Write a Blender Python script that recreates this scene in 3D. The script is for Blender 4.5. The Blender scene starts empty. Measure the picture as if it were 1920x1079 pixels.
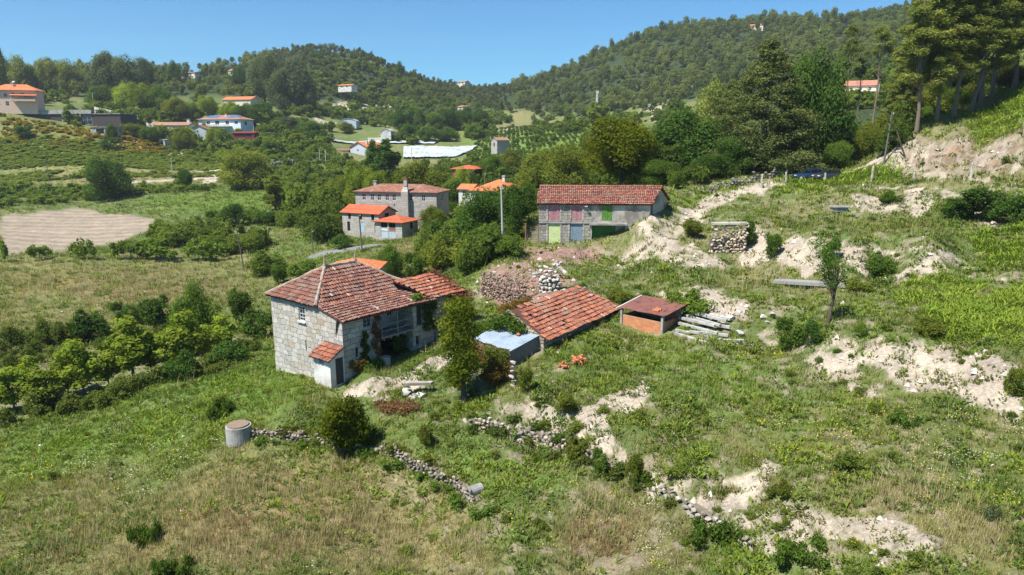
import bpy, bmesh, math, random
import numpy as np
from mathutils import Vector, Matrix
rng = np.random.default_rng(7)
random.seed(7)
SC = bpy.context.scene
COL = SC.collection
F, CU, CV = 1280.0, 960.0, 539.5
PITCH = math.radians(12.0)
CP, SP = math.cos(PITCH), math.sin(PITCH)
CAMZ = 20.0
# ---------------------------------------------------------------- camera maths: photo pixel <-> place in the world
def rv(v):
    t = (540 - v) / F
    return (t * CP - SP) / (CP + t * SP)
def av(u, v):
    t = (540 - v) / F
    return (u - CU) / F / (CP + t * SP)
def P(u, v, Y):
    return Vector((av(u, v) * Y, Y, rv(v) * Y + CAMZ))
# ---------------------------------------------------------------- noise
def _h(ix, iy, s):
    h = (ix * 374761393 + iy * 668265263 + s * 974634777) & 0x7fffffff
    h = ((h ^ (h >> 13)) * 1274126177) & 0x7fffffff
    return ((h ^ (h >> 16)) & 0xffff) / 65535.0
def vnoise(x, y, s=0):
    x = np.asarray(x, float); y = np.asarray(y, float)
    ix = np.floor(x).astype(np.int64); iy = np.floor(y).astype(np.int64)
    fx = x - ix; fy = y - iy
    fx = fx * fx * (3 - 2 * fx); fy = fy * fy * (3 - 2 * fy)
    a = _h(ix, iy, s); b = _h(ix + 1, iy, s); c = _h(ix, iy + 1, s); d = _h(ix + 1, iy + 1, s)
    return (a + (b - a) * fx) * (1 - fy) + (c + (d - c) * fx) * fy
def fbm(x, y, s=0, o=4):
    t = 0.0; w = 0.0; k = 1.0
    for i in range(o):
        t = t + k * vnoise(x * 2 ** i + 17.3 * i, y * 2 ** i - 9.1 * i, s + i); w += k; k *= .55
    return t / w
def sst(a, b, x):
    t = np.clip((x - a) / (b - a), 0, 1); return t * t * (3 - 2 * t)
# ---------------------------------------------------------------- terrain: heights known at places seen in the photo
CTRL = """
-300 1150 29;0 1079 30;300 1079 28.5;640 1079 27.5;960 1079 27;1300 1079 25.5;1600 1079 24;1920 1079 22;2250 1100 20;-300 1500 19;0 1500 18.2;960 1500 16.5;1920 1500 13.5;2250 1500 12.8
0 950 38;0 800 52;300 950 36;300 850 43.5;300 740 55;640 950 34;600 870 39.2;560 803 42.2;560 832 41.4;450 800 44;450 830 41.6;650 760 46.5;770 740 46;880 750 44;720 832 40.4;760 855 38.4;760 888 37.6;880 912 35.4;880 948 33.6
800 790 42;960 850 37.6;1100 900 34.5;1150 980 31;1000 775 41;1000 815 40;1150 830 36.6;1150 880 35.4;1300 900 31.3;1300 960 30.2;1500 960 27.5;1480 1030 26.2;1700 1040 23.8
1300 820 36.4;1300 700 45.5;1300 780 38.6;1500 800 36.2;1700 800 34.6;1700 900 29;1920 900 28.2;1500 900 29.9;1920 800 33.6;2300 900 27;2300 800 32
1560 695 44.0;1700 735 39.4;1850 775 35.4;1560 620 47.7;1700 640 43.4;1880 662 39.3;1450 640 51.7;1450 592 54.5;1380 560 59.8;1250 540 64;1300 640 51.7;2200 700 37
1300 520 66.2;1600 540 58.3;1800 560 51.5;1920 600 45;2250 600 44;1400 490 73.2;1520 522 62.8;1640 522 60.6;1800 510 60
1420 425 78;1520 445 69.3;1620 465 63.8;1750 450 62.8;1920 430 66;2250 430 66
1250 410 86;1180 470 80;1060 470 80.5;1000 490 77;1130 500 76;940 470 82;900 540 72;880 500 85;950 570 65;1000 512 68.5;1100 545 64
860 640 55;800 690 49.7;760 700 48.5;900 610 58.8;860 560 70;1000 690 47.3;1100 680 47.9;1150 720 44;970 720 44.8;1215 628 55
510 690 56.5;560 700 54;722 692 51.8;762 673 53.4;800 656 55.3;745 706 48.8;600 710 52;650 725 49.3;700 700 49.5
0 790 53;200 730 60;350 690 66;480 640 73;100 690 68;0 700 66.5;0 640 79;0 560 103;0 500 131;300 560 102;300 500 130;480 560 98;480 500 125;0 470 147;250 470 147;0 455 156;150 395 215;0 410 197;300 410 190;280 440 165
458 510 122;550 480 130;620 470 125;700 465 118;740 500 100;800 480 105;850 450 118;640 440 146;720 450 138;850 410 150;450 400 190;500 365 225;600 360 235;250 365 240;100 380 225;0 350 250;380 335 275;300 340 268
0 330 285;0 300 300;300 300 310;0 215 345;0 250 330;200 250 340;200 270 325;400 280 350;60 210 365;410 250 385;320 250 380;560 270 370;500 310 300;600 330 280;560 340 265;700 330 270;690 295 360;760 300 350;890 280 400;760 280 400;660 265 430;640 270 410;740 255 450
900 300 340;900 340 250;960 360 200;1050 340 190;1000 300 290;1200 300 220;1100 370 130;1000 400 110;1250 385 90.5;1350 360 98;1450 345 100;1530 330 106;1650 325 97;1920 325 85;1300 400 92;1450 380 94;1700 350 90;1920 355 80
1600 370 86;1600 395 83;1750 365 84;1750 400 79;1900 360 80;1900 410 72;1650 430 73;1500 420 81
1700 330 95;1700 268 100;1800 255 97;1920 240 93;1800 310 92;1920 290 88;1850 220 105;1920 170 112;2300 250 80;2300 100 120;1700 250 115;1800 210 130;1900 100 250
1600 315 112;1650 295 122;1590 290 135;1400 300 150;1550 250 200;1610 190 260;1450 200 250;1300 260 250;1118 280 300;1000 290 330;1000 250 440;900 255 450;1100 240 480;950 235 520;1118 245 560;1200 225 480
700 230 520;700 190 640;800 200 620;850 190 720;980 200 700;600 230 480;540 190 560
-500 158 520;0 158 520;200 158 560;350 158 600;480 152 640;560 128 670;610 116 690;690 126 700;770 152 760;860 172 840;960 169 900;1010 160 920;0 185 440;150 192 450;300 203 460;450 188 500
1100 127 800;1200 87 760;1300 72 760;1450 52 780;1600 47 800;1690 32 800;2000 -20 800;1000 225 650;1100 220 600;1250 200 560;1400 180 450;1300 140 650;1500 130 550;1650 120 480
1212 413 82.5;1170 440 82.5;1130 458 82;1060 458 83.5;1010 458 83.5
-500 800 54;-500 600 88;-500 480 142;-500 400 200;-500 300 300;-500 220 350;2400 600 43;2400 400 68;2500 -20 300
"""
pts = [tuple(map(float, q.split())) for l in CTRL.strip().splitlines() for q in l.split(';') if q.strip()]
ca = np.array([av(u, v) for u, v, Y in pts]); cb = np.array([math.log(Y) for u, v, Y in pts]); cr = np.array([rv(v) for u, v, Y in pts])
# land falls away again behind the ridges
_ridge = [(-500, .095), (0, .075), (300, .075), (600, .1), (800, .083), (960, .07), (1100, .1), (1300, .14), (1600, .155), (2000, .2), (2400, .2)]
ex = [(av(u, 150), math.log(1250), r * .62) for u, r in _ridge] + [(av(u, 150), math.log(1490), r * .5) for u, r in _ridge]
ca = np.append(ca, [e[0] for e in ex]); cb = np.append(cb, [e[1] for e in ex]); cr = np.append(cr, [e[2] for e in ex])
SB = .55
def _phi(d2): return np.where(d2 > 1e-12, .5 * d2 * np.log(np.maximum(d2, 1e-12)), 0)
n = len(ca)
K = _phi((ca[:, None] - ca) ** 2 + ((cb[:, None] - cb) * SB) ** 2) + 4e-6 * np.eye(n)
Q = np.stack([np.ones(n), ca, cb * SB], 1)
A = np.block([[K, Q], [Q.T, np.zeros((3, 3))]])
sol = np.linalg.solve(A, np.append(cr, [0, 0, 0]))
NA, NB = 860, 900
A0, A1, B0, B1 = -1.25, 1.25, math.log(9.0), math.log(1500.0)
ga = np.linspace(A0, A1, NA); gb = np.linspace(B0, B1, NB)
R = np.zeros((NB, NA))
for i in range(0, NB, 50):
    bb = gb[i:i + 50]
    d2 = (ga[None, :, None] - ca) ** 2 + ((bb[:, None, None] - cb) * SB) ** 2
    R[i:i + 50] = _phi(d2) @ sol[:n] + sol[n] + sol[n + 1] * ga[None] + sol[n + 2] * bb[:, None] * SB
GY = np.exp(gb)[:, None] * np.ones(NA)[None]; GX = GY * ga[None]
Zs = R * GY + CAMZ
_fade = sst(170, 500, GY)
Z = Zs + (fbm(GX / 3.1, GY / 3.1, 3) - .5) * .55 * (1 - _fade) + (fbm(GX / .8, GY / .8, 9, 3) - .5) * .28 * (1 - sst(60, 140, GY))
Z += (fbm(GX / 45, GY / 45, 5) - .5) * 7 * _fade
# ground dug level in front of the farmhouse undercroft
_ks = (GX + 20.3) * .63 + (GY - 56) * .777; _ss = (GX + 20.3) * .777 - (GY - 56) * .63
_w = sst(5.0, 6.5, _ss) * (1 - sst(10.6, 12.6, _ss)) * sst(1.2, 2.6, _ks) * (1 - sst(8.2, 9.6, _ks))
Z = Z * (1 - _w) + np.minimum(Z, CAMZ - 17.95 + .14 * np.clip(_ks - 2.6, 0, 7)) * _w
R = (Z - CAMZ) / GY
def gz(x, y, arr=None):
    arr = Z if arr is None else arr
    x = np.asarray(x, float); y = np.maximum(np.asarray(y, float), 9.01)
    fa = np.clip((x / y - A0) / (A1 - A0) * (NA - 1), 0, NA - 1.001); fb = np.clip((np.log(y) - B0) / (B1 - B0) * (NB - 1), 0, NB - 1.001)
    i = fa.astype(int); j = fb.astype(int); fa = fa - i; fb = fb - j
    return (arr[j, i] * (1 - fa) + arr[j, i + 1] * fa) * (1 - fb) + (arr[j + 1, i] * (1 - fa) + arr[j + 1, i + 1] * fa) * fb
def G(u, v, ymin=0):
    a = av(u, v); r = rv(v)
    fa = min(max((a - A0) / (A1 - A0) * (NA - 1), 0), NA - 1.001); i = int(fa); f = fa - i
    c = R[:, i] * (1 - f) + R[:, i + 1] * f
    c = np.where(np.exp(gb) < ymin, -9, c)
    k = np.argmax(c >= r)
    if c[k] < r: k = NB - 1
    if k > 0 and c[k - 1] > -8:
        t = (r - c[k - 1]) / max(c[k] - c[k - 1], 1e-9); b = gb[k - 1] + (gb[k] - gb[k - 1]) * t
    else: b = gb[k]
    Y = math.exp(b)
    return Vector((a * Y, Y, float(gz(a * Y, Y))))
def at(u, Y, v=300):
    x = av(u, v) * Y
    return Vector((x, Y, float(gz(x, Y))))
# ---------------------------------------------------------------- object helpers
def tag(o, label=None, cat=None, group=None, kind=None):
    if label: o['label'] = label
    if cat: o['category'] = cat
    if group: o['group'] = group
    if kind: o['kind'] = kind
    return o
def thing(name, label, cat, loc=(0, 0, 0), rz=0.0, group=None):
    o = bpy.data.objects.new(name, None); COL.objects.link(o)
    o.location = loc; o.rotation_euler = (0, 0, rz); o.empty_display_size = .3
    return tag(o, label, cat, group)
def link(name, me, parent=None, mat=None):
    o = bpy.data.objects.new(name, me); COL.objects.link(o)
    if mat and not me.materials: me.materials.append(mat)
    if parent is not None: o.parent = parent
    return o
def np_mesh(name, V, Fq, col=None, smooth=False, tri=False):
    me = bpy.data.meshes.new(name); k = 3 if tri else 4
    V = np.ascontiguousarray(V, np.float32).reshape(-1, 3); Fq = np.ascontiguousarray(Fq, np.int32).reshape(-1, k)
    me.vertices.add(len(V)); me.vertices.foreach_set('co', V.ravel())
    me.loops.add(Fq.size); me.loops.foreach_set('vertex_index', Fq.ravel())
    me.polygons.add(len(Fq)); me.polygons.foreach_set('loop_start', np.arange(0, Fq.size, k, dtype=np.int32))
    me.polygons.foreach_set('loop_total', np.full(len(Fq), k, np.int32))
    if smooth: me.polygons.foreach_set('use_smooth', np.ones(len(Fq), bool))
    me.update(calc_edges=True)
    if col is not None:
        c = np.ones((len(V), 4), np.float32); c[:, :col.shape[1]] = col
        at_ = me.attributes.new('Col', 'FLOAT_COLOR', 'POINT'); at_.data.foreach_set('color', c.ravel())
    return me
class MB:
    """collects boxes, prisms and tubes; build() links them as ONE mesh object"""
    def __init__(s): s.v = []; s.f = []; s.c = []
    def add(s, vs, fs, c=None):
        k = len(s.v); s.v += [Vector(p) for p in vs]; s.f += [[i + k for i in f] for f in fs]
        s.c += [c or (1, 1, 1)] * len(vs); return s
    def box(s, c, sz, ax=None, ay=None, col=None):
        ax = Vector(ax or (1, 0, 0)).normalized(); ay = Vector(ay or (0, 0, 1).__class__((0, 1, 0))) if ay else Vector((0, 0, 1)).cross(ax)
        if ay.length < 1e-6: ay = Vector((0, 1, 0))
        ay.normalize(); az = ax.cross(ay); c = Vector(c)
        vs = [c + ax * (sz[0] / 2 * i) + ay * (sz[1] / 2 * j) + az * (sz[2] / 2 * k) for k in (-1, 1) for j in (-1, 1) for i in (-1, 1)]
        return s.add(vs, [(0, 2, 3, 1), (4, 5, 7, 6), (0, 1, 5, 4), (2, 6, 7, 3), (0, 4, 6, 2), (1, 3, 7, 5)], col)
    def prism(s, pts, ext, col=None):
        m = len(pts); e = Vector(ext); vs = [Vector(p) for p in pts]; vs = vs + [p + e for p in vs]
        return s.add(vs, [list(range(m))[::-1], list(range(m, 2 * m))] + [(i, (i + 1) % m, m + (i + 1) % m, m + i) for i in range(m)], col)
    def tube(s, pts, rad, n=8, col=None, cap=True):
        pts = [Vector(p) for p in pts]; rad = rad if hasattr(rad, '__len__') else [rad] * len(pts); vs = []; fs = []
        for i, p in enumerate(pts):
            d = (pts[min(i + 1, len(pts) - 1)] - pts[max(i - 1, 0)]).normalized()
            a = d.cross(Vector((0, 1, 0) if abs(d.y) < .9 else (1, 0, 0))).normalized(); b = d.cross(a)
            vs += [p + (a * math.cos(2 * math.pi * j / n) + b * math.sin(2 * math.pi * j / n)) * rad[i] for j in range(n)]
        for i in range(len(pts) - 1):
            fs += [(i * n + j, i * n + (j + 1) % n, (i + 1) * n + (j + 1) % n, (i + 1) * n + j) for j in range(n)]
        if cap: fs += [list(range(n))[::-1], list(range((len(pts) - 1) * n, len(pts) * n))]
        return s.add(vs, fs, col)
    def rock(s, c, r, seed=0, col=None, sub=2):
        bm = bmesh.new(); bmesh.ops.create_icosphere(bm, subdivisions=sub, radius=1)
        q = random.Random(seed); pl = [(Vector((q.gauss(0, 1), q.gauss(0, 1), q.gauss(0, 1))).normalized(), q.uniform(.36, .72)) for _ in range(10)]
        rot = Matrix.Rotation(q.uniform(0, 6.3), 3, 'Z'); vs = []
        for v in bm.verts:
            p = v.co.copy()
            for nn, d in pl:
                t = p.dot(nn)
                if t > d: p -= nn * (t - d)
            p = rot @ Vector((p.x * r[0], p.y * r[1], p.z * r[2])); vs.append(Vector(c) + p)
        bm.verts.index_update(); fs = [[v.index for v in f.verts] for f in bm.faces]; bm.free()
        return s.add(vs, fs, col)
    def mesh(s, name):
        me = bpy.data.meshes.new(name); me.from_pydata([tuple(p) for p in s.v], [], s.f); me.update()
        a = me.attributes.new('Col', 'FLOAT_COLOR', 'POINT')
        a.data.foreach_set('color', np.array([(*c, 1) for c in s.c], np.float32).ravel()); return me
    def build(s, name, mat, parent=None, smooth=False, recalc=True):
        me = s.mesh(name)
        if recalc:
            bm = bmesh.new(); bm.from_mesh(me); bmesh.ops.recalc_face_normals(bm, faces=bm.faces); bm.to_mesh(me); bm.free()
        if smooth: me.polygons.foreach_set('use_smooth', np.ones(len(me.polygons), bool))
        o = link(name, me, None, mat)
        if parent is not None:
            o.parent = parent; m = Matrix.LocRotScale(parent.location, parent.rotation_euler, parent.scale)
            o.matrix_parent_inverse = m.inverted()
        return o
# ---------------------------------------------------------------- material helpers
def nmat(name, rough=.9, spec=.2):
    m = bpy.data.materials.new(name); m.use_nodes = True; nt = m.node_tree
    b = nt.nodes['Principled BSDF']; b.inputs['Roughness'].default_value = rough; b.inputs['Specular IOR Level'].default_value = spec
    return m, nt, b
def nd(nt, typ, **kw):
    x = nt.nodes.new(typ)
    for k, v in kw.items():
        if k == 'ins':
            for i, val in v.items():
                if hasattr(val, 'is_output') or isinstance(val, bpy.types.NodeSocket): nt.links.new(val, x.inputs[i])
                else: x.inputs[i].default_value = val
        else: setattr(x, k, v)
    return x
def mixc(nt, f, a, b, mode='MIX'):
    x = nt.nodes.new('ShaderNodeMix'); x.data_type = 'RGBA'; x.blend_type = mode
    for i, val in ((0, f), (6, a), (7, b)):
        if isinstance(val, bpy.types.NodeSocket): nt.links.new(val, x.inputs[i])
        else: x.inputs[i].default_value = val if i == 0 else (*val[:3], 1)
    return x.outputs[2]
def ramp(nt, f, stops):
    x = nt.nodes.new('ShaderNodeValToRGB'); nt.links.new(f, x.inputs[0]); e = x.color_ramp.elements
    while len(e) < len(stops): e.new(.5)
    for el, (p, c) in zip(e, stops): el.position = p; el.color = (*c, 1) if hasattr(c, '__len__') else (c, c, c, 1)
    return x.outputs[0]
def noise(nt, scale, detail=4, vec=None, rough=.6):
    x = nd(nt, 'ShaderNodeTexNoise', ins={'Scale': scale, 'Detail': detail, 'Roughness': rough})
    if vec is None: vec = nd(nt, 'ShaderNodeNewGeometry').outputs['Position']
    nt.links.new(vec, x.inputs['Vector']); return x.outputs[0]
def math_(nt, op, a, b=0.0):
    x = nt.nodes.new('ShaderNodeMath'); x.operation = op
    for i, val in ((0, a), (1, b)):
        if isinstance(val, bpy.types.NodeSocket): nt.links.new(val, x.inputs[i])
        else: x.inputs[i].default_value = val
    return x.outputs[0]
def vmath(nt, op, a, b=None):
    x = nt.nodes.new('ShaderNodeVectorMath'); x.operation = op
    for i, val in ((0, a), (1, b)):
        if val is None: continue
        if isinstance(val, bpy.types.NodeSocket): nt.links.new(val, x.inputs[i])
        else: x.inputs[i].default_value = val
    return x.outputs['Value'] if op == 'DOT_PRODUCT' else x.outputs[0]
def suv(nt):
    """metres along / up the surface, for walls and roofs alike"""
    g = nd(nt, 'ShaderNodeNewGeometry'); N = g.outputs['True Normal']; p = g.outputs['Position']
    T = vmath(nt, 'NORMALIZE', vmath(nt, 'CROSS_PRODUCT', (0, 0, 1), N)); B = vmath(nt, 'CROSS_PRODUCT', N, T)
    x = nd(nt, 'ShaderNodeCombineXYZ', ins={0: vmath(nt, 'DOT_PRODUCT', p, T), 1: vmath(nt, 'DOT_PRODUCT', p, B)})
    return x.outputs[0]
def bump(nt, b, h, d=.02, s=.6):
    x = nd(nt, 'ShaderNodeBump', ins={'Strength': s, 'Distance': d, 'Height': h}); nt.links.new(x.outputs[0], b.inputs['Normal'])
def setc(nt, b, c): nt.links.new(c, b.inputs['Base Color'])
def m_plain(name, c, rough=.85, var=.25, scale=3.0, spec=.2, dirt=None):
    m, nt, b = nmat(name, rough, spec); f = noise(nt, scale, 5)
    cc = mixc(nt, f, [x * (1 - var) for x in c], [min(x * (1 + var), .95) for x in c])
    if dirt:
        g = ramp(nt, noise(nt, scale * .35, 6), [(.45, 0.), (.62, 1.)]); cc = mixc(nt, g, cc, dirt)
    setc(nt, b, cc); bump(nt, b, noise(nt, scale * 6, 4), .01, .4); return m
# ---------------------------------------------------------------- what grows or lies where on the ground
MW = {k: np.zeros((NB, NA)) for k in ('sand', 'dry', 'brown', 'lush', 'soil', 'dark', 'road', 'fern', 'yellow', 'vine', 'pink', 'stony', 'flower', 'noveg')}
wxn = (fbm(GX / 1.7, GY / 1.7, 21) - .5); wyn = (fbm(GX / 1.7, GY / 1.7, 31) - .5)
wa = (fbm(ga[None] * 45 + 0 * gb[:, None], gb[:, None] * 30 + 0 * ga[None], 41) - .5) * .02
wb = (fbm(ga[None] * 45 + 0 * gb[:, None], gb[:, None] * 30 + 0 * ga[None], 51) - .5) * .05
PA = ga[None] + 0 * gb[:, None] + wa; PB = gb[:, None] + 0 * ga[None] + wb
def inpoly(ps):
    m = np.zeros((NB, NA), bool); k = len(ps)
    for i in range(k):
        x0, y0 = ps[i]; x1, y1 = ps[(i + 1) % k]
        c = ((y0 > PB) != (y1 > PB))
        with np.errstate(divide='ignore', invalid='ignore'):
            m ^= c & (PA < (x1 - x0) * (PB - y0) / (y1 - y0 + 1e-12) + x0)
    return m
def blur(m, k):
    for ax in (0, 1):
        for _ in range(2):
            c = np.cumsum(np.pad(m, [(k + 1, k) if a == ax else (0, 0) for a in (0, 1)], mode='edge'), axis=ax)
            m = (np.take(c, range(2 * k + 1, c.shape[ax]), ax) - np.take(c, range(0, c.shape[ax] - 2 * k - 1), ax)) / (2 * k + 1)
    return m
def paint(kind, st, txt, soft=2):
    ps = []
    for q in txt.split(','):
        u, v = map(float, q.split()); g = G(u, v); ps.append((g.x / g.y, math.log(g.y)))
    m = blur(inpoly(ps).astype(float), soft) * st
    MW[kind][:] = np.maximum(MW[kind], m)
def stroke(kind, txt, w, st=1.0):
    q = [G(*map(float, p.split())) for p in txt.split(',')]
    X = GX + wxn * w * .5; Yy = GY + wyn * w * .5; best = np.full(GX.shape, 1e9)
    for a, b in zip(q[:-1], q[1:]):
        dx, dy = b.x - a.x, b.y - a.y; t = np.clip(((X - a.x) * dx + (Yy - a.y) * dy) / (dx * dx + dy * dy + 1e-9), 0, 1)
        best = np.minimum(best, np.hypot(X - a.x - t * dx, Yy - a.y - t * dy))
    MW[kind][:] = np.maximum(MW[kind], st * (1 - sst(w * .4, w * .62, best)))
# bare sandy ground
for s, t in [(.72, '1130 500,1190 440,1260 395,1330 385,1320 420,1270 440,1330 475,1380 500,1300 505,1200 495'),
             (.8, '1290 380,1380 355,1450 345,1440 360,1340 392'), (1, '1395 430,1430 425,1470 450,1440 500,1385 492'), (1, '1440 445,1560 452,1625 470,1625 525,1540 525,1470 505,1440 480'),
             (.8, '1590 368,1700 355,1760 362,1750 395,1700 405,1600 392'), (.7, '1780 395,1920 375,1920 420,1800 420'), (1, '1690 322,1860 318,1920 300,1920 318,1850 338,1700 342'),
             (.95, '1560 620,1700 640,1880 665,1920 680,1920 790,1840 770,1700 730,1600 700,1540 650'), (1, '1230 545,1330 545,1410 565,1400 600,1330 610,1280 580,1240 565'),
             (.95, '1000 750,1110 760,1220 715,1230 750,1190 780,1140 800,1160 850,1130 840,1070 800,1000 785,940 765'), (.42, '1130 840,1200 860,1260 900,1380 960,1500 1040,1560 1079,1480 1079,1340 980,1220 900'),
             (.6, '1560 1020,1640 1010,1760 1040,1800 1079,1640 1079'), (.6, '1320 870,1450 860,1470 910,1370 930'), (.55, '560 770,640 745,760 720,850 660,880 690,800 740,700 765,600 790'), (.5, '860 760,990 790,1150 830,1260 900,1230 920,1100 860,900 800'),
             (.8, '150 235,300 270,420 300,440 330,400 330,300 300,180 260'), (.8, '620 190,760 185,760 205,640 215'), (.45, '1560 350,1920 345,1920 372,1600 372'), (.5, '870 520,930 510,930 560,880 570'), (.7, '1690 260,1800 255,1920 240,1920 300,1800 325,1700 330')]: paint('sand', s, t)
stroke('sand', '1290 400,1380 362,1440 350,1480 338,1560 330,1610 318,1650 298', 2.6, .95)
stroke('sand', '215 345,300 340,400 332,390 345,375 352', 5, .9); stroke('sand', '690 215,735 205,760 190', 8, .8)
stroke('sand', '1000 775,1080 815,1150 850,1230 900,1330 950,1430 1010,1540 1090', 1.0, .75); stroke('sand', '900 800,1000 812,1100 850,1180 890,1250 930', 1.2, .6); stroke('sand', '1300 905,1420 945,1500 985,1640 1000,1780 1035', 1.6, .65); stroke('sand', '660 740,760 715,850 665', 1.8, .8); stroke('sand', '1440 632,1560 690,1640 730', 1.6, .6); stroke('sand', '1700 520,1800 500,1900 520', 2.2, .6); stroke('sand', '1640 470,1740 470,1840 480', 1.6, .6)
stroke('road', '600 478,640 470,690 462', 5, 1); stroke('noveg', '600 478,640 470,690 462', 6, 1)
for t in ['0 408,150 391,300 412,270 435,240 452,120 470,0 475', '380 432,500 428,520 440,400 448', '700 500,750 510,760 525,700 520', '20 690,200 650,420 640,480 640,350 700,120 770,0 800']: paint('soil', 1 if t[:3] == '0 4' else .5, t, 1)
paint('pink', 1, '950 468,1120 458,1128 490,1040 496,960 490', 1); paint('pink', .9, '930 520,1050 515,1060 540,1010 575,930 575', 1); paint('pink', .8, '905 500,1040 495,1080 530,980 575,900 560', 2)
for s, t in [(.9, '1430 75,1470 85,1475 105,1440 100'), (.8, '1205 195,1260 190,1265 215,1225 232'), (.7, '1180 205,1210 200,1215 220,1185 225'), (.9, '500 172,560 178,552 196,505 188'), (.8, '545 205,580 215,640 235,600 240'), (.7, '690 118,720 125,715 140,690 135'), (.8, '850 185,900 190,905 200,850 198'), (.7, '930 245,970 235,990 240,950 252'), (.8, '1290 150,1310 145,1316 160,1296 166')]: paint('sand', s, t)
for s, t in [(.9, '540 150,620 125,700 130,770 160,720 190,600 190'), (.8, '700 215,960 200,1000 215,960 240,760 235')]: paint('dry', s, t, 6)
# meadow tones
for s, t in [(.9, '420 840,600 850,760 900,880 960,950 1079,200 1079,280 960'), (.6, '0 950,200 900,330 980,250 1079,0 1079'), (.6, '1480 930,1700 890,1900 950,1920 1079,1700 1030'), (.7, '1420 500,1600 540,1500 545,1330 520'), (.5, '0 480,500 480,500 560,300 600,0 640'), (.9, '700 480,820 440,850 460,760 520'),
             (.8, '0 325,400 318,420 335,200 345,0 345'), (.6, '1100 900,1250 920,1200 1079,1000 1079'), (.7, '640 295,900 300,760 310,640 320'), (.8, '500 365,640 360,640 378,560 380')]: paint('dry', s, t, 6)
for s, t in [(.8, '1070 960,1330 950,1310 1079,1060 1079'), (.5, '1150 900,1250 900,1240 960,1120 960'), (.7, '300 980,600 930,700 1040,420 1079'), (.7, '1250 920,1450 880,1500 960,1330 980'), (.6, '690 745,780 745,800 775,720 785'), (.6, '0 520,300 500,480 540,200 580'), (.8, '560 700,640 705,620 730,560 720'), (.6, '1850 240,1920 230,1920 330,1690 330,1690 280')]: paint('brown', s, t, 5)
for s, t in [(1, '0 810,250 760,420 700,510 650,600 730,540 790,430 780,300 850,120 880,0 930'), (.7, '620 800,820 800,1000 850,1100 900,960 940,820 880'), (.7, '1040 640,1300 640,1450 700,1600 760,1500 830,1280 760,1080 690'), (.8, '880 440,950 470,920 530,830 560,820 520'), (.6, '1450 940,1560 1010,1700 1079,1350 1079,1240 960'), (1, '870 245,1110 235,1110 290,900 300'), (.8, '250 370,600 352,650 372,480 400,300 400'), (.7, '0 260,440 300,440 325,0 325'), (.8, '0 735,200 700,500 640,520 660,380 720,180 790,0 830')]: paint('lush', s, t, 5)
for s, t in [(1, '1480 325,1680 318,1680 345,1560 352,1450 360'), (1, '1740 590,1850 560,1920 540,1920 650,1800 640,1740 625'), (1, '1820 440,1920 420,1920 500,1840 490'), (1, '1810 225,1860 205,1920 160,1920 235,1820 262'), (.8, '1680 545,1780 520,1860 520,1800 575,1690 570'), (.8, '930 445,980 440,965 480,930 490'), (.7, '1240 380,1330 360,1380 352,1300 385')]: paint('fern', s, t, 2)
for s, t in [(.9, '20 905,110 850,125 857,40 920'), (.7, '1490 800,1580 780,1620 830,1500 850'), (.5, '1380 760,1920 760,1920 960,1500 900'), (.6, '0 520,120 505,140 530,0 575'), (.9, '90 240,420 275,440 290,230 285,80 270'), (.3, '1150 600,1500 640,1480 700,1250 680')]: paint('yellow', s, t, 3)
paint('vine', 1, '860 245,1120 236,1120 262,1000 300,880 300', 1); paint('vine', 1, '300 255,600 268,640 300,420 300', 1); paint('vine', .8, '620 190,900 180,960 215,700 235', 1)
paint('flower', .8, '1700 780,1920 780,1920 930,1700 900', 6); paint('flower', .7, '100 780,430 780,420 900,150 900', 8); paint('flower', .7, '1180 900,1320 960,1300 1079,1100 1079', 8)
# woodland floor, and slopes too steep for grass
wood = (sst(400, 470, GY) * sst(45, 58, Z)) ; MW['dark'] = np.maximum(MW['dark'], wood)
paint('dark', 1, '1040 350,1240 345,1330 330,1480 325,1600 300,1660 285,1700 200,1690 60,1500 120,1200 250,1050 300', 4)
_trk = '1000 765,1075 808,1150 848,1230 902,1310 942,1390 985,1470 1030,1550 1090'
gyb = np.gradient(Z, axis=0) / np.gradient(GY, axis=0); gxb = np.gradient(Z, axis=1) / np.gradient(GX, axis=1)
slope = blur(np.hypot(gyb, gxb), 2)
near = 1 - sst(110, 160, GY)
MW['sand'] = np.maximum(MW['sand'], .75 * sst(.62, .95, slope) * near * sst(-8, 4, GX) * sst(.35, .6, fbm(GX / 2.5, GY / 2.5, 77)))
patch = fbm(GX / 1.3, GY / 1.3, 88, 5)
rag = fbm(GX / .55, GY / .55, 89, 4); big = fbm(GX / 4.5, GY / 4.5, 90, 4)
MW['sand'] = sst(.42, .62, MW['sand'] * 1.0 + (patch - .5) * 1.1 + (rag - .5) * .8 + (big - .5) * .5 - .06) * sst(.02, .2, MW['sand'])
_keep = MW['sand'].copy(); MW['sand'][:] = 0; stroke('sand', _trk, 1.15, .8); stroke('sand', '950 768,1010 775,1060 790', 1.0, .7); MW['sand'] = np.maximum(_keep, MW['sand'] * sst(.3, .5, patch * .5 + rag * .5))
stag = fbm(GX / 9, GY / 9, 61, 5); med = fbm(GX / 2.2, GY / 2.2, 62, 5); fine = fbm(GX / .45, GY / .45, 63, 3)
def C(*c): return np.array(c)[None, None, :]
def lay(col, m, c): return col * (1 - m[..., None]) + c * m[..., None]
col = C(0.109, 0.143, 0.045) + 0 * Z[..., None]
col = lay(col, sst(.42, .68, stag) * .7, C(0.189, 0.175, 0.077))
col = lay(col, sst(.5, .72, med) * .6, C(0.084, 0.133, 0.031))
col = lay(col, MW['lush'] * .8, C(0.105, 0.175, 0.031))
col = lay(col, np.clip(MW['dry'] * (.45 + .8 * med), 0, 1), C(0.26, 0.215, 0.101))
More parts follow.
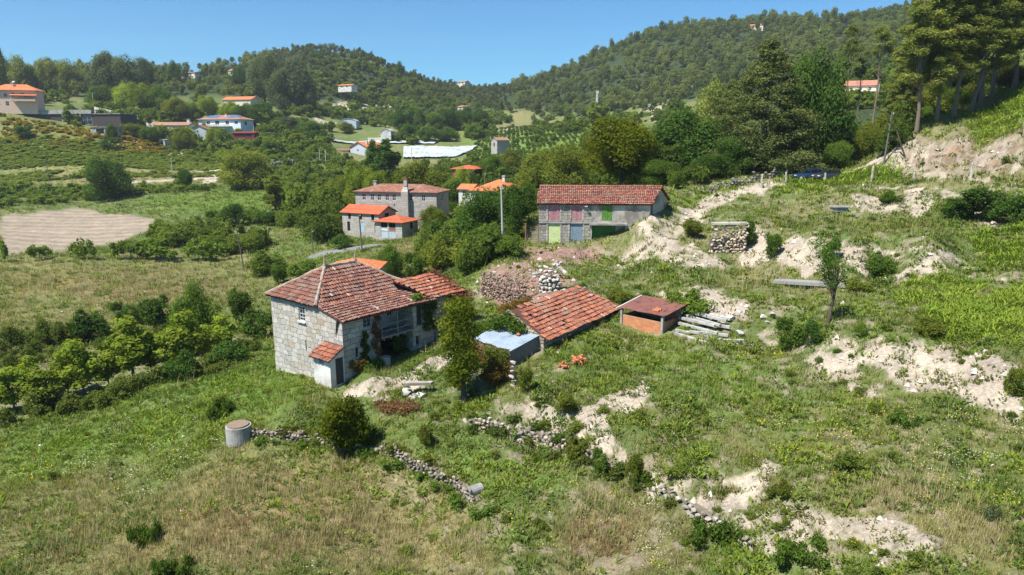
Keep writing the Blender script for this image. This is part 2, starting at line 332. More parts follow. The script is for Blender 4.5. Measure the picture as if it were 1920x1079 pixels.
col = lay(col, np.clip(MW['brown'] * (.2 + med), 0, 1) * .8, C(0.202, 0.137, 0.078))
col = lay(col, MW['fern'], C(0.126, 0.175, 0.028)); col = lay(col, MW['vine'] * .7, C(0.119, 0.189, 0.042)); col = lay(col, np.clip(MW['yellow'] * sst(.45, .7, med), 0, 1) * .6, C(.26, .19, .02))
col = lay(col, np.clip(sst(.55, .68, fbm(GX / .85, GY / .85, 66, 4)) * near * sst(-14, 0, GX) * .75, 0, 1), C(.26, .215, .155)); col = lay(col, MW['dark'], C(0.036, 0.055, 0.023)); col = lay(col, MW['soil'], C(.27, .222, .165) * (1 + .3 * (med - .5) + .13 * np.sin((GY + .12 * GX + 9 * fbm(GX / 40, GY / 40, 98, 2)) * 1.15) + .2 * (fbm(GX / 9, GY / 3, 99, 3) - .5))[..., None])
col = lay(col, np.clip(MW['sand'], 0, 1), C(.37, .315, .245) * (.62 + .8 * fbm(GX / 1.9, GY / 1.9, 64, 5))[..., None]); col = lay(col, np.clip(MW['pink'] * (.4 + .9 * med), 0, 1), C(.33, .2, .175) * (.8 + .5 * (fine - .5))[..., None])
col = lay(col, MW['road'], C(.2, .2, .205))
# cut bank under the pines: broken earth with rust and white streaks
bk = np.zeros((NB, NA)); q = [G(*p) for p in ((1690, 262), (1800, 252), (1925, 236), (1925, 300), (1800, 322), (1690, 328))]
bk = blur(inpoly([(p.x / p.y, math.log(p.y)) for p in q]).astype(float), 2); MW['noveg'] = np.maximum(MW['noveg'], bk * .75 * sst(.4, .55, med))
col = lay(col, bk * sst(.35, .6, fine * .5 + med * .5), C(.17, .125, .088)); col = lay(col, bk * sst(.6, .72, med), C(.33, .21, .13)); col = lay(col, bk * sst(.5, .6, fbm(GX / 1.1, GY / 1.1, 97, 4)) * .55, C(.33, .28, .225))
col *= (.82 + .36 * fine)[..., None]
Z += (fbm(GX / 1.6, GY / 1.6, 95, 4) - .5) * np.clip(bk + MW['sand'] * near * .45, 0, 1) * 1.7
R = (Z - CAMZ) / GY
def mv(k, x, y): return gz(x, y, MW[k])
V = np.stack([GX, GY, Z], -1).reshape(-1, 3); ii = np.arange(NB * NA).reshape(NB, NA)
Fq = np.stack([ii[:-1, :-1], ii[:-1, 1:], ii[1:, 1:], ii[1:, :-1]], -1).reshape(-1, 4)
m_ground, nt, b = nmat('ground', .95, .1)
c0 = nd(nt, 'ShaderNodeAttribute', attribute_name='Col').outputs['Color']
f1 = noise(nt, 5.0, 6, rough=.7); f2 = noise(nt, .6, 4)
c1 = mixc(nt, 1.0, c0, ramp(nt, f1, [(.25, .55), (.5, .98), (.75, 1.5)]), 'MULTIPLY')
c1 = mixc(nt, 1.0, c1, ramp(nt, f2, [(.3, .85), (.7, 1.15)]), 'MULTIPLY')
setc(nt, b, c1); bump(nt, b, f1, .16, .9)
ground = link('ground', np_mesh('ground', V, Fq, col.reshape(-1, 3), smooth=True), mat=m_ground); ground['kind'] = 'structure'
# ---------------------------------------------------------------- sky, sun, camera
W = bpy.data.worlds.new('World'); SC.world = W; W.use_nodes = True
SUN_AZ = math.atan2(-.79, -.61); SUN_EL = math.radians(58)     # azimuth from +Y towards +X
wt = W.node_tree; sky = wt.nodes.new('ShaderNodeTexSky'); sky.sky_type = 'NISHITA'; sky.sun_disc = False
sky.sun_elevation = SUN_EL; sky.sun_rotation = SUN_AZ; sky.air_density = 1.0; sky.dust_density = 0.0; sky.ozone_density = 5.0; sky.altitude = 300
wt.links.new(mixc(wt, 1.0, sky.outputs[0], (.46, .83, 1.0), 'MULTIPLY'), wt.nodes['Background'].inputs[0]); wt.nodes['Background'].inputs[1].default_value = .068
ld = bpy.data.lights.new('sun', 'SUN'); ld.energy = 4.4; ld.angle = math.radians(.5); ld.color = (1, .955, .88)
sun = bpy.data.objects.new('sun', ld); COL.objects.link(sun)
sd = Vector((math.sin(SUN_AZ) * math.cos(SUN_EL), math.cos(SUN_AZ) * math.cos(SUN_EL), math.sin(SUN_EL)))
sun.rotation_euler = sd.to_track_quat('Z', 'Y').to_euler(); sun.location = (-40, -20, 80)
cd = bpy.data.cameras.new('camera'); cam = bpy.data.objects.new('camera', cd); COL.objects.link(cam)
cam.location = (0, 0, CAMZ); cam.rotation_euler = (math.pi / 2 - PITCH, 0, 0); cd.sensor_width = 36; cd.lens = 24; cd.clip_start = .5; cd.clip_end = 6000
SC.camera = cam
SC.view_settings.view_transform = 'Standard'; SC.view_settings.look = 'None'; SC.view_settings.gamma = 1; SC.view_settings.exposure = 1.05
mh = bpy.data.materials.new('haze_air'); mh.use_nodes = True; ht = mh.node_tree; ht.nodes.remove(ht.nodes['Principled BSDF'])
pv = ht.nodes.new('ShaderNodeVolumePrincipled'); pv.inputs['Color'].default_value = (.86, .92, 1, 1); pv.inputs['Density'].default_value = .00012; pv.inputs['Anisotropy'].default_value = .2; ht.links.new(pv.outputs[0], ht.nodes['Material Output'].inputs['Volume'])
hz_lo, hz_hi = float(Z.min()) - 1, max(float(Z.max()) + 40, CAMZ + 60); bmh = MB(); bmh.box((0, 735, (hz_lo + hz_hi) / 2), (4000, 1550, hz_hi - hz_lo)); haze = bmh.build('haze', mh); haze['kind'] = 'stuff'; haze['label'] = 'thin summer haze over the valley'
# ---------------------------------------------------------------- foliage
def leafmat(name, c1, c2, trans=.35, ov=.35):
    """two leaf colours chosen leaf by leaf, a shift per plant, light through the blade"""
    m = bpy.data.materials.new(name); m.use_nodes = True; nt = m.node_tree
    out = nt.nodes['Material Output']; nt.nodes.remove(nt.nodes['Principled BSDF'])
    a = nd(nt, 'ShaderNodeAttribute', attribute_name='Col').outputs['Color']
    sp = nd(nt, 'ShaderNodeSeparateColor', ins={0: a})
    r = nd(nt, 'ShaderNodeObjectInfo').outputs['Random']
    cc = mixc(nt, sp.outputs[0], c1, c2)
    cc = mixc(nt, 1.0, cc, ramp(nt, r, [(0, 1 - ov * .6), (.5, 1.), (1, 1 + ov * .6)]), 'MULTIPLY')
    cc = mixc(nt, sp.outputs[1], cc, mixc(nt, .55, cc, (.12, .085, .035)))
    d = nd(nt, 'ShaderNodeBsdfDiffuse', ins={'Color': cc}); t = nd(nt, 'ShaderNodeBsdfTranslucent', ins={'Color': mixc(nt, 1.0, cc, (1.45, 1.4, .6), 'MULTIPLY')})
    mx = nd(nt, 'ShaderNodeMixShader', ins={0: min(trans + .12, .5), 1: d.outputs[0], 2: t.outputs[0]})
    nt.links.new(mx.outputs[0], out.inputs[0]); return m
LM = dict(
    oak=leafmat('leaf_oak', (0.068, 0.124, 0.021), (0.125, 0.201, 0.032)), dark=leafmat('leaf_dark', (0.046, 0.098, 0.019), (0.086, 0.155, 0.027), .25),
    lime=leafmat('leaf_lime', (.15, .22, .03), (.29, .35, .05), .42), olivine=leafmat('leaf_olivine', (0.115, 0.151, 0.023), (0.192, 0.217, 0.038)), sun=leafmat('leaf_sun', (.045, .075, .01), (.19, .225, .018), .4),
    cedar=leafmat('leaf_cedar', (.075, .11, .032), (.2, .225, .075), .15), pine=leafmat('leaf_pine', (0.104, 0.144, 0.038), (0.253, 0.276, 0.067), .2), olive=leafmat('leaf_olive', (0.084, 0.109, 0.053), (0.154, 0.182, 0.098), .2),
    vine=leafmat('leaf_vine', (0.105, 0.168, 0.025), (0.168, 0.238, 0.042), .4), bramble=leafmat('leaf_bramble', (0.073, 0.12, 0.024), (0.146, 0.18, 0.04), .3), gum=leafmat('leaf_gum', (0.073, 0.106, 0.044), (0.131, 0.167, 0.068), .2),
    gold=leafmat('leaf_gold', (.08, .11, .01), (.24, .27, .02), .42), ivy=leafmat('leaf_ivy', (0.038, 0.086, 0.016), (0.104, 0.163, 0.024), .25), dead=leafmat('leaf_dead', (0.144, 0.072, 0.036), (0.24, 0.132, 0.072), .2), rust=leafmat('leaf_rust', (0.168, 0.098, 0.028), (0.224, 0.168, 0.042), .3), broom=leafmat('leaf_broom', (.2, .175, .03), (.38, .285, .035), .2))
def m_bark(name, c):
    m, nt, b = nmat(name, .95, .1); f = noise(nt, 14, 5)
    setc(nt, b, mixc(nt, f, [x * .55 for x in c], [x * 1.35 for x in c])); bump(nt, b, f, .03, .8); return m
BARK = m_bark('bark', (.1, .08, .06)); BARKP = m_bark('bark_pine', (.2, .15, .12)); BARKG = m_bark('bark_grey', (.2, .185, .16))
def leaves(cen, rad, nleaf, size, up=.25, out=.6, asp=.62, flat=1.0, seed=0, shell=.55, brown=.03, droop=0.0):
    """leaf blades through a set of clumps: cen (k,3) rad (k,) ; nleaf in all"""
    q = np.random.default_rng(seed); cen = np.asarray(cen, float); rad = np.asarray(rad, float)
    w = rad ** 2 / np.sum(rad ** 2); k = q.choice(len(cen), nleaf, p=w)
    d = q.normal(size=(nleaf, 3)); d /= np.linalg.norm(d, axis=1)[:, None]
    rr = (shell + (1 - shell) * q.random(nleaf) ** .7) * (1 + .18 * q.normal(size=nleaf))
    p = cen[k] + d * (rad[k] * rr)[:, None] * np.array([1, 1, flat])
    nrm = q.normal(size=(nleaf, 3)) * .75 + d * out + np.array([0, 0, up]); nrm /= np.linalg.norm(nrm, axis=1)[:, None]
    t = np.cross(nrm, q.normal(size=(nleaf, 3))); t[:, 2] -= droop; t -= nrm * np.sum(t * nrm, 1)[:, None]; t /= np.linalg.norm(t, axis=1)[:, None] + 1e-9; bt = np.cross(nrm, t)
    s = size * np.exp(q.normal(size=nleaf) * .3)
    T = t * s[:, None]; B = bt * (s * asp)[:, None]; N = nrm * (s * .18)[:, None]
    V = np.stack([p - T, p + B * .9 + N, p + T, p - B * .9 + N], 1).reshape(-1, 3)
    ctone = q.random(len(cen))[k] * .55 + q.random(nleaf) * .45
    c = np.stack([ctone, (q.random(nleaf) < brown) * 1.0, np.zeros(nleaf)], 1)
    return V, np.repeat(c, 4, 0)
def leafmesh(name, parts):
    V = np.concatenate([p[0] for p in parts]); c = np.concatenate([p[1] for p in parts])
    return np_mesh(name, V, np.arange(len(V)).reshape(-1, 4), c)
def limbs(cen, h, r0, base=(0, 0, 0), fork=.35, lean=(0, 0), seed=0, n=7, trunk_top=.75, rl=.35):
    q = random.Random(seed); m = MB(); b = Vector(base); L = Vector((lean[0], lean[1], 0))
    sp = [b + Vector((q.uniform(-.05, .05) * h * .4, q.uniform(-.05, .05) * h * .4, 0)) * (t * (1 - t) * 2) + L * t + Vector((0, 0, h * trunk_top * t)) for t in (0, .12, .3, .5, .75, 1)]
    m.tube([sp[0] - Vector((0, 0, .4))] + sp, [r0 * 1.5, r0 * 1.25, r0, r0 * .85, r0 * .65, r0 * .45, r0 * .2], 8)
    for c in sorted([tuple(c) for c in cen], key=lambda c: q.random())[:n]:
        c = Vector(c); t = max(fork, min(.95, (c.z - b.z) / (h * trunk_top) * .7)); i = min(int(t * 5), 4); a = sp[i].lerp(sp[i + 1], t * 5 - i) if i < 5 else sp[5]
        mid = a.lerp(c, .5) + Vector((0, 0, -.06 * h * q.random())); m.tube([a, mid, c], [r0 * rl, r0 * rl * .6, r0 * .08], 5)
    return m
def crown_round(seed, h, r, z0, nc, nl, size, sq=1.0, cr=(.28, .45), **kw):
    q = np.random.default_rng(seed); cen = []; rad = []
    zc = (h + z0) / 2; hz = (h - z0) / 2
    lop = q.uniform(.6, 1.22, 6)
    while len(cen) < nc:
        d = q.normal(size=3); d /= np.linalg.norm(d); ang = math.atan2(d[1], d[0])
        k = lop[int((ang + math.pi) / 6.2832 * 6) % 6] * q.uniform(.45, .92)
        rr = q.uniform(*cr) * r
        prof = 1.0 - .35 * max(d[2], 0) ** 2 * sq
        cen.append((d[0] * (r - rr * .5) * k * prof, d[1] * (r - rr * .5) * k * prof, zc + d[2] * (hz - rr * .55) * min(k * 1.15, 1))); rad.append(rr)
    top = max(c[2] + a * .9 for c, a in zip(cen, rad)); cen = [(x, y, z + (h - top) * (z > zc)) for x, y, z in cen]
    return cen, rad, leaves(cen, rad, nl, size, seed=seed, **kw)
PROTO = {}
def proto(kind, parts, trunk, h, w, bark=BARK):
    PROTO.setdefault(kind, []).append((leafmesh(kind + '_crown', parts), trunk.mesh(kind + '_trunk') if trunk else None, h, w, bark))
for s in range(4):   # broad oak-like trees
    cen, rad, L = crown_round(100 + s, 9, 4.2, .35 + .5 * (s % 2), 42, 20000, .125, cr=(.18, .38), shell=.7, out=1.3, up=.45)
    proto('oak', [L], limbs(cen, 9, .26, seed=s, n=9), 9, 8.4)
for s in range(3):   # young open plane trees
    cen, rad, L = crown_round(200 + s, 5.6, 1.9, .7, 26, 3000, .14, sq=1.8, cr=(.18, .36), out=1.0, up=.3, brown=.01)
    proto('plane', [L], limbs(cen, 5.6, .09, seed=20 + s, n=12), 5.6, 3.8, BARKG)
for s in range(2):   # tall upright
    q = np.random.default_rng(300 + s); cen = []; rad = []
    for i in range(34):
        t = q.random() ** .8; w = 1.9 * (math.sin(math.pi * min(.08 + t * .95, 1)) ** .6) ; a = q.uniform(0, 6.28); k = q.uniform(.2, 1) * w * .7
        cen.append((math.cos(a) * k, math.sin(a) * k, 1 + t * 8.6)); rad.append(.45 + .5 * (1 - t))
    proto('poplar', [leaves(cen, rad, 5500, .17, seed=s, up=.1, droop=.3)], limbs(cen, 10, .16, seed=30 + s, n=10, trunk_top=.9), 10, 3.6)
for s in range(2):   # big layered cedar / cypress
    q = np.random.default_rng(400 + s); cen = []; rad = []; m = MB()
    for i in range(330):
        t = ((i + q.random()) / 330) ** 1.15; z = 1.5 + t * 15.6; w = 5.6 * (1 - t) ** .72 + .2; a = q.uniform(0, 6.28); k = w * (1 - .4 * q.random() ** 2) * (.88 + .16 * math.sin(a * 3 + z) + q.uniform(-.08, .1))
        cen.append((math.cos(a) * k, math.sin(a) * k, z - .22 * k)); rad.append((.55 + .55 * (1 - t)) * q.uniform(.8, 1.3))
    L = leaves(cen, rad, 42000, .15, seed=s, flat=.6, out=.7, up=.6, asp=.4, droop=.9, shell=.3)
    proto('cedar', [L], limbs(cen, 17, .36, seed=41 + s, n=24, trunk_top=.97, fork=.1, rl=.2), 17.3, 11)
for s in range(4):   # tall pines, bare below
    q = np.random.default_rng(500 + s); cen = []; rad = []; h = 19
    for i in range(84):
        t = q.random(); z = 7.2 + t * 11.5 - (2 if i % 9 == 0 else 0); w = 2.6 * (1 - t * .62) * (.5 + .5 * math.sin(min(1, t * 3 + .25) * 1.57)); a = q.uniform(0, 6.28); k = w * q.uniform(.25, 1)
        cen.append((math.cos(a) * k, math.sin(a) * k, z)); rad.append(q.uniform(.35, .78))
    proto('pine', [leaves(cen, rad, 22000, .15, seed=s, asp=.24, shell=.25, up=.6, out=1.0, flat=.95)], limbs(cen, h, .15, seed=51 + s, n=22, trunk_top=.97, fork=.4, rl=.22, lean=(q.uniform(-.9, .9), q.uniform(-.5, .5))), h, 5.6, BARKP)
for s in range(2):   # thin pines with only a small crown at the top
    q = np.random.default_rng(560 + s); cen = []; rad = []; h = 19
    for i in range(22):
        t = q.random(); z = 13.2 + t * 5.5; w = 2.4 * (1 - t * .6); a = q.uniform(0, 6.28); k = w * q.uniform(.2, 1); cen.append((math.cos(a) * k, math.sin(a) * k, z)); rad.append(q.uniform(.5, .9))
    proto('thinpine', [leaves(cen, rad, 7000, .17, seed=s, asp=.22, shell=.15, up=.5, flat=.75)], limbs(cen, h, .17, seed=57 + s, n=14, trunk_top=.97, fork=.6, rl=.2), h, 5.2, BARKP)
for s in range(4):   # round shrubs to the ground
    cen, rad, L = crown_round(600 + s, 2.0, 1.3, .02, 26, 4200, .062, cr=(.14, .42), shell=.5, out=1.0, up=.4)
    sh = [(x * .8, y * .8, z + .25) for x, y, z in cen if z > 1.0][:7]; L2 = leaves(sh + [(x * 1.25, y * 1.25, z * .7 + .1) for x, y, z in cen[:6]], [.16] * len(sh) + [.2] * 6, 700, .06, seed=s + 5, shell=.1, up=.5)
    proto('bush', [L, L2], limbs(cen, 2, .04, seed=60 + s, n=8), 2.0, 2.5)
cen, rad, L = crown_round(655, 2.0, 1.3, .0, 34, 8200, .055, cr=(.16, .38), shell=.5)
L2 = leaves([(x * 1.15, y * 1.15, max(z * 1.08, .1)) for x, y, z in cen[::2]], [.14] * 17, 1300, .055, seed=6, shell=.1, up=.5)
proto('citrus', [L, L2], limbs(cen, 2, .05, seed=65, n=8), 2.0, 2.6)
for s in range(3):   # loose brambles and tangled scrub
    q = np.random.default_rng(700 + s); cen = [(q.uniform(-1.6, 1.6), q.uniform(-1.1, 1.1), q.uniform(.1, .75)) for _ in range(14)]; rad = [q.uniform(.3, .65) for _ in cen]
    proto('scrub', [leaves(cen, rad, 2400, .1, seed=s, flat=.8, shell=.3, brown=.1)], None, 1.4, 4)
for s in range(3):   # grape vines on wires
    q = np.random.default_rng(800 + s); cen = [(q.uniform(-1.7, 1.7), q.uniform(-.35, .35), q.uniform(.75, 1.75) + .25 * math.sin(i)) for i in range(15)]; rad = [q.uniform(.25, .5) for _ in cen]
    m = MB()
    for x in (-1.1, 0, 1.0): pass
    m.tube([(0, 0, -.3), (.06, .03, .6), (-.05, 0, 1.3)], [.06, .05, .04], 5)
    proto('vine', [leaves(cen, rad, 1500, .12, seed=s, up=.5)], m, 2.1, 4)
# dense forest trees for the far slopes, light in faces
FT = []
for s in range(6):
    tall = s % 3
    q = np.random.default_rng(900 + s); h = (7.5, 10, 8.5)[tall]; r = (3.6, 2.8, 3.3)[tall]
    cen, rad, L = crown_round(900 + s, h, r, (1.2, 4.5, 2.5)[tall], (9, 8, 9)[tall], 300, .5, cr=(.36, .6), shell=.75, up=.35, out=1.6, brown=.01)
    FT.append(L)
USED = {}
def tree(name, kind, mat, p, h, w=None, label='', cat='tree', group=None, rz=None, var=None, lean=None, sub=None, dz=0.0):
    i = USED.get(kind, 0); USED[kind] = i + 1; pl = PROTO[kind]; cr, tr, ph, pw, bark = pl[(var if var is not None else i) % len(pl)]
    sz = h / ph; sx = (w / pw) if w else sz
    o = thing(name, label, cat, (p[0], p[1], p[2] - .05 * h * 0 + dz), rz if rz is not None else random.uniform(0, 6.28), group)
    o.scale = (sx, sx, sz)
    if lean: o.rotation_euler[0], o.rotation_euler[1] = lean
    for nm, me, mm in (('crown' if cat == 'tree' else 'foliage', cr, LM[mat]), ('trunk' if cat == 'tree' else 'stem', tr, bark)):
        if me is None: continue
        if not me.materials: me.materials.append(mm)
        c = link(nm, me, o); c.material_slots[0].link = 'OBJECT'; c.material_slots[0].material = mm
    return o
def place(name, kind, mat, u, vtop, wpx, label, v=None, Y=None, cat='tree', group=None, **kw):
    """stand a plant where the photo shows it: base at pixel row v (or at distance Y), top at vtop"""
    p = G(u, v) if v else at(u, Y)
    if kind == 'oak': p.z -= .16 * max(rv(vtop) * p.y + CAMZ - p.z, .5)      # broad crowns that sweep the ground
    h = max(rv(vtop) * p.y + CAMZ - p.z, .5); w = wpx / F * p.y * 1.02
    return tree(name, kind, mat, p, h, w, label, cat, group, **kw)
# ---------------------------------------------------------------- the woods on the far slopes: nobody could count them
def forest(name, label, test, num, seed, sc=(.7, 1.25), mats=('dark', 'gum', 'oak')):
    q = np.random.default_rng(seed)
    a = q.uniform(-1.0, 1.0, num * 14); bq = q.uniform(math.log(360), math.log(1150), num * 14); y = np.exp(bq); x = a * y
    keep = q.random(len(x)) < np.clip(.25 + y / 900, 0, 1); x, y = x[keep], y[keep]; a = a[keep]
    z = gz(x, y); u = CU + a * F * .99; r = (z - CAMZ) / y
    ok = test(x, y, z, u, r); x, y, z = x[ok][:num], y[ok][:num], z[ok][:num]
    print(name, len(x)); k = len(x); Vs = []; Cs = []; kind = q.integers(0, len(FT), k)
    sec = fbm(x / 60, y / 60, seed, 3)
    for f in range(len(FT)):
        ix = np.where(kind == f)[0]
        if not len(ix): continue
        V, c = FT[f]; th = q.uniform(0, 6.28, len(ix)); s = q.uniform(*sc, len(ix)) * (1 + y[ix] / 2500); ct, st = np.cos(th) * s, np.sin(th) * s
        sz = s * q.uniform(.85, 1.3, len(ix))
        X = V[None, :, 0] * ct[:, None] - V[None, :, 1] * st[:, None] + x[ix][:, None]; Y_ = V[None, :, 0] * st[:, None] + V[None, :, 1] * ct[:, None] + y[ix][:, None]; Z_ = V[None, :, 2] * sz[:, None] + z[ix][:, None]
        Vs.append(np.stack([X, Y_, Z_], -1).reshape(-1, 3))
        cc = np.repeat(c[None], len(ix), 0).copy(); tone = np.clip(sst(.35, .65, sec[ix]) * .6 + q.normal(size=len(ix)) * .25 + .2, 0, 1)
        cc[..., 0] = np.clip(cc[..., 0] * .5 + tone[:, None] * .6, 0, 1); Cs.append(cc.reshape(-1, 3))
    V = np.concatenate(Vs); me = np_mesh(name, V, np.arange(len(V)).reshape(-1, 4), np.concatenate(Cs))
    o = link(name, me, None, FORM); tag(o, label, 'woodland', kind='stuff'); return o
FORM = leafmat('leaf_forest', (.05, .08, .028), (.17, .2, .055), .4)
def gap(x, y): return fbm(x / 35, y / 35, 300, 4)
forest('forest', 'dark dense wood covering the big hill on the right', lambda x, y, z, u, r: (u > 960) & (r > np.interp(u, [960, 1000, 1100, 1250, 1400, 1500, 1700, 2400], [.05, .036, .034, .055, .075, .075, .06, .1])) & (y > 420) & (gap(x, y) > .25), 7000, 11, (.5, 1.15))
forest('forest', 'green wood along the low saddle in the middle distance', lambda x, y, z, u, r: (u > 520) & (u <= 960) & (r > np.interp(u, [520, 600, 700, 800, 860, 960], [.09, .078, .07, .052, .055, .04])) & (y > 480) & (gap(x, y) > np.interp(u, [520, 780, 820], [.46, .44, .3])), 2100, 12, (.35, .7))
forest('forest', 'dark mixed wood along the left skyline', lambda x, y, z, u, r: (u <= 540) & (r > np.interp(u, [-200, 0, 130, 300, 400, 540], [.09, .075, .06, .058, .05, .062])) & (y > 430) & (y < 760) & (gap(x, y) > np.interp(u, [0, 300, 380, 540], [.25, .25, .4, .45])), 1050, 13, (.5, 1.0))
# ---------------------------------------------------------------- building materials
def m_granite(name, c1, c2, scale=(.62, .34), stain=(.3, .2, .11), amt=.35, mort=(.16, .145, .125), msize=.022):
    m, nt, b = nmat(name, .9, .15); p = suv(nt)
    wob = nd(nt, 'ShaderNodeTexNoise', ins={'Scale': 1.3, 'Detail': 3.0, 'Vector': p}).outputs['Color']
    q = vmath(nt, 'ADD', p, vmath(nt, 'MULTIPLY', vmath(nt, 'SUBTRACT', wob, (.5, .5, .5)), (.8, .55, 0)))
    br = nd(nt, 'ShaderNodeTexBrick', ins={'Vector': q, 'Color1': (0, 0, 0, 1), 'Color2': (1, 1, 1, 1), 'Mortar': (.5, .5, .5, 1), 'Scale': 1.0, 'Mortar Size': msize, 'Mortar Smooth': .35, 'Bias': 0.0, 'Brick Width': scale[0], 'Row Height': scale[1]})
    br.offset_frequency = 2; br.squash = .7; br.squash_frequency = 3
    n1 = noise(nt, 9, 6); n2 = noise(nt, .7, 5); n3 = noise(nt, 30, 3)
    c = mixc(nt, br.outputs['Color'], c1, c2); c = mixc(nt, 1.0, c, ramp(nt, n1, [(.25, .68), (.55, 1.0), (.8, 1.2)]), 'MULTIPLY'); c = mixc(nt, 1.0, c, ramp(nt, n3, [(.3, .85), (.7, 1.12)]), 'MULTIPLY')
    c = mixc(nt, ramp(nt, n2, [(.5, 0.), (.68, amt)]), c, stain); c = mixc(nt, br.outputs['Fac'], c, mort); setc(nt, b, c)
    h = math_(nt, 'SUBTRACT', math_(nt, 'MULTIPLY', n1, .5), br.outputs['Fac']); bump(nt, b, h, .05, .8); return m
def m_wave_tile(name, c1, c2, du=.25, dv=.4, lich=(.35, .3, .22)):
    m, nt, b = nmat(name, .85, .2); p = suv(nt); s = nd(nt, 'ShaderNodeSeparateXYZ', ins={0: p})
    wv = math_(nt, 'SINE', math_(nt, 'MULTIPLY', s.outputs[0], 6.283 / du)); fr = math_(nt, 'FRACT', math_(nt, 'DIVIDE', s.outputs[1], dv))
    cell = nd(nt, 'ShaderNodeCombineXYZ', ins={0: math_(nt, 'FLOOR', math_(nt, 'DIVIDE', s.outputs[0], du)), 1: math_(nt, 'FLOOR', math_(nt, 'DIVIDE', s.outputs[1], dv))})
    w = nd(nt, 'ShaderNodeTexWhiteNoise', ins={'Vector': cell.outputs[0]}); n1 = noise(nt, .8, 5)
    c = mixc(nt, w.outputs['Value'], c1, c2); c = mixc(nt, ramp(nt, n1, [(.48, 0.), (.7, .55)]), c, lich); c = mixc(nt, ramp(nt, fr, [(.0, .5), (.14, 0.)]), c, [x * .3 for x in c1]); setc(nt, b, c)
    bump(nt, b, math_(nt, 'ADD', math_(nt, 'MULTIPLY', wv, .5), math_(nt, 'MULTIPLY', fr, -.6)), .08, 1.0); return m
def m_vcol(name, rough=.85, bs=12):
    m, nt, b = nmat(name, rough, .2); c = nd(nt, 'ShaderNodeAttribute', attribute_name='Col').outputs['Color']; n1 = noise(nt, bs, 5)
    c = mixc(nt, 1.0, c, ramp(nt, n1, [(.25, .62), (.5, 1.0), (.75, 1.3)]), 'MULTIPLY'); setc(nt, b, c); bump(nt, b, n1, .02, .5); return m
def m_paint(name, c, wear, amt=.5, plank=.14):
    m, nt, b = nmat(name, .7, .25); p = suv(nt); s = nd(nt, 'ShaderNodeSeparateXYZ', ins={0: p}); fr = math_(nt, 'FRACT', math_(nt, 'DIVIDE', s.outputs[0], plank))
    st = nd(nt, 'ShaderNodeMapping', ins={0: p, 3: (6, 1.2, 1)}); n1 = noise(nt, 2.2, 6, st.outputs[0], .7)
    cc = mixc(nt, ramp(nt, n1, [(.62 - amt * .3, 0.), (.66, .9)]), c, wear); cc = mixc(nt, 1.0, cc, ramp(nt, noise(nt, 5, 4), [(.3, .75), (.7, 1.15)]), 'MULTIPLY')
    cc = mixc(nt, ramp(nt, fr, [(0., .75), (.07, 0.)]), cc, [x * .25 for x in c]); setc(nt, b, cc); return m
GRAN = m_granite('granite_masonry', (.36, .34, .3), (.53, .505, .46), (.85, .43), stain=(.34, .23, .12), amt=.65, mort=(.12, .105, .085), msize=.017)
GRAND = m_granite('granite_mossy', (.27, .245, .2), (.42, .39, .33), (.6, .36), (.07, .075, .045), .6)
GRANF = m_granite('granite_far', (.36, .34, .3), (.47, .45, .41), (.9, .45), amt=.3, mort=(.25, .235, .21))
RUBBLE = m_granite('rubble_masonry', (.3, .26, .2), (.47, .42, .34), (.42, .26), (.36, .2, .09), .5, (.1, .085, .06), .035)
PLAST = m_plain('grey_plaster', (.44, .41, .35), .95, .2, 1.5, dirt=(.2, .18, .15)); PLASTW = m_plain('white_plaster', (.6, .59, .56), .9, .14, 1.6, dirt=(.4, .38, .34))
PLASTB = m_plain('pale_blue_plaster', (.6, .68, .74), .9, .06, .6); PINKP = m_plain('pink_plaster', (.66, .47, .37), .9, .08, .6); CREAM = m_plain('cream_plaster', (.62, .57, .47), .9, .1, .6); GREYB = m_plain('blue_grey_plaster', (.42, .45, .5), .9, .08, .7)
CONC = m_plain('concrete', (.33, .32, .3), .95, .25, 2.5, dirt=(.2, .19, .17)); DARKM = m_plain('dark_void_shade', (.012, .012, .012), .95, .2); CLAD = m_plain('dark_cladding', (.055, .045, .045), .7, .3, 1.0)  # DARKM: near-black colour painted for the shade inside openings
TILE = m_vcol('clay_tile'); TILEU = m_plain('tile_bedding', (.1, .05, .035), .95, .4, 4); MORT = m_plain('lime_mortar', (.36, .27, .22), .95, .35, 5, dirt=(.2, .17, .13))
TFAR = m_wave_tile('old_tile', (.2, .085, .06), (.33, .14, .09), .35, .5); TORANGE = m_wave_tile('orange_tile', (.5, .15, .06), (.6, .2, .085), .4, .6, (.5, .2, .1)); TRED = m_wave_tile('red_sheet_roof', (.4, .095, .045), (.46, .12, .055), .6, 3., (.4, .13, .07)); TBROWN = m_wave_tile('brown_tile', (.27, .14, .1), (.36, .2, .14), .4, .6)
SHEET = None
GLASS, _nt, _b = nmat('window_glass', .08, .5); _b.inputs['Base Color'].default_value = (.02, .028, .035, 1)
WOODW = m_plain('weathered_wood', (.24, .215, .185), .9, .35, 6); WOODD = m_plain('dark_wood', (.06, .055, .055), .85, .4, 5); WOODP = m_plain('white_painted_wood', (.55, .55, .53), .7, .25, 6); POLEW = m_plain('pole_wood', (.13, .115, .1), .95, .4, 6); POLEC = m_plain('pole_concrete', (.42, .41, .39), .9, .15, 4)
METAL = m_plain('grey_metal', (.5, .52, .55), .45, .1, 2, .5)
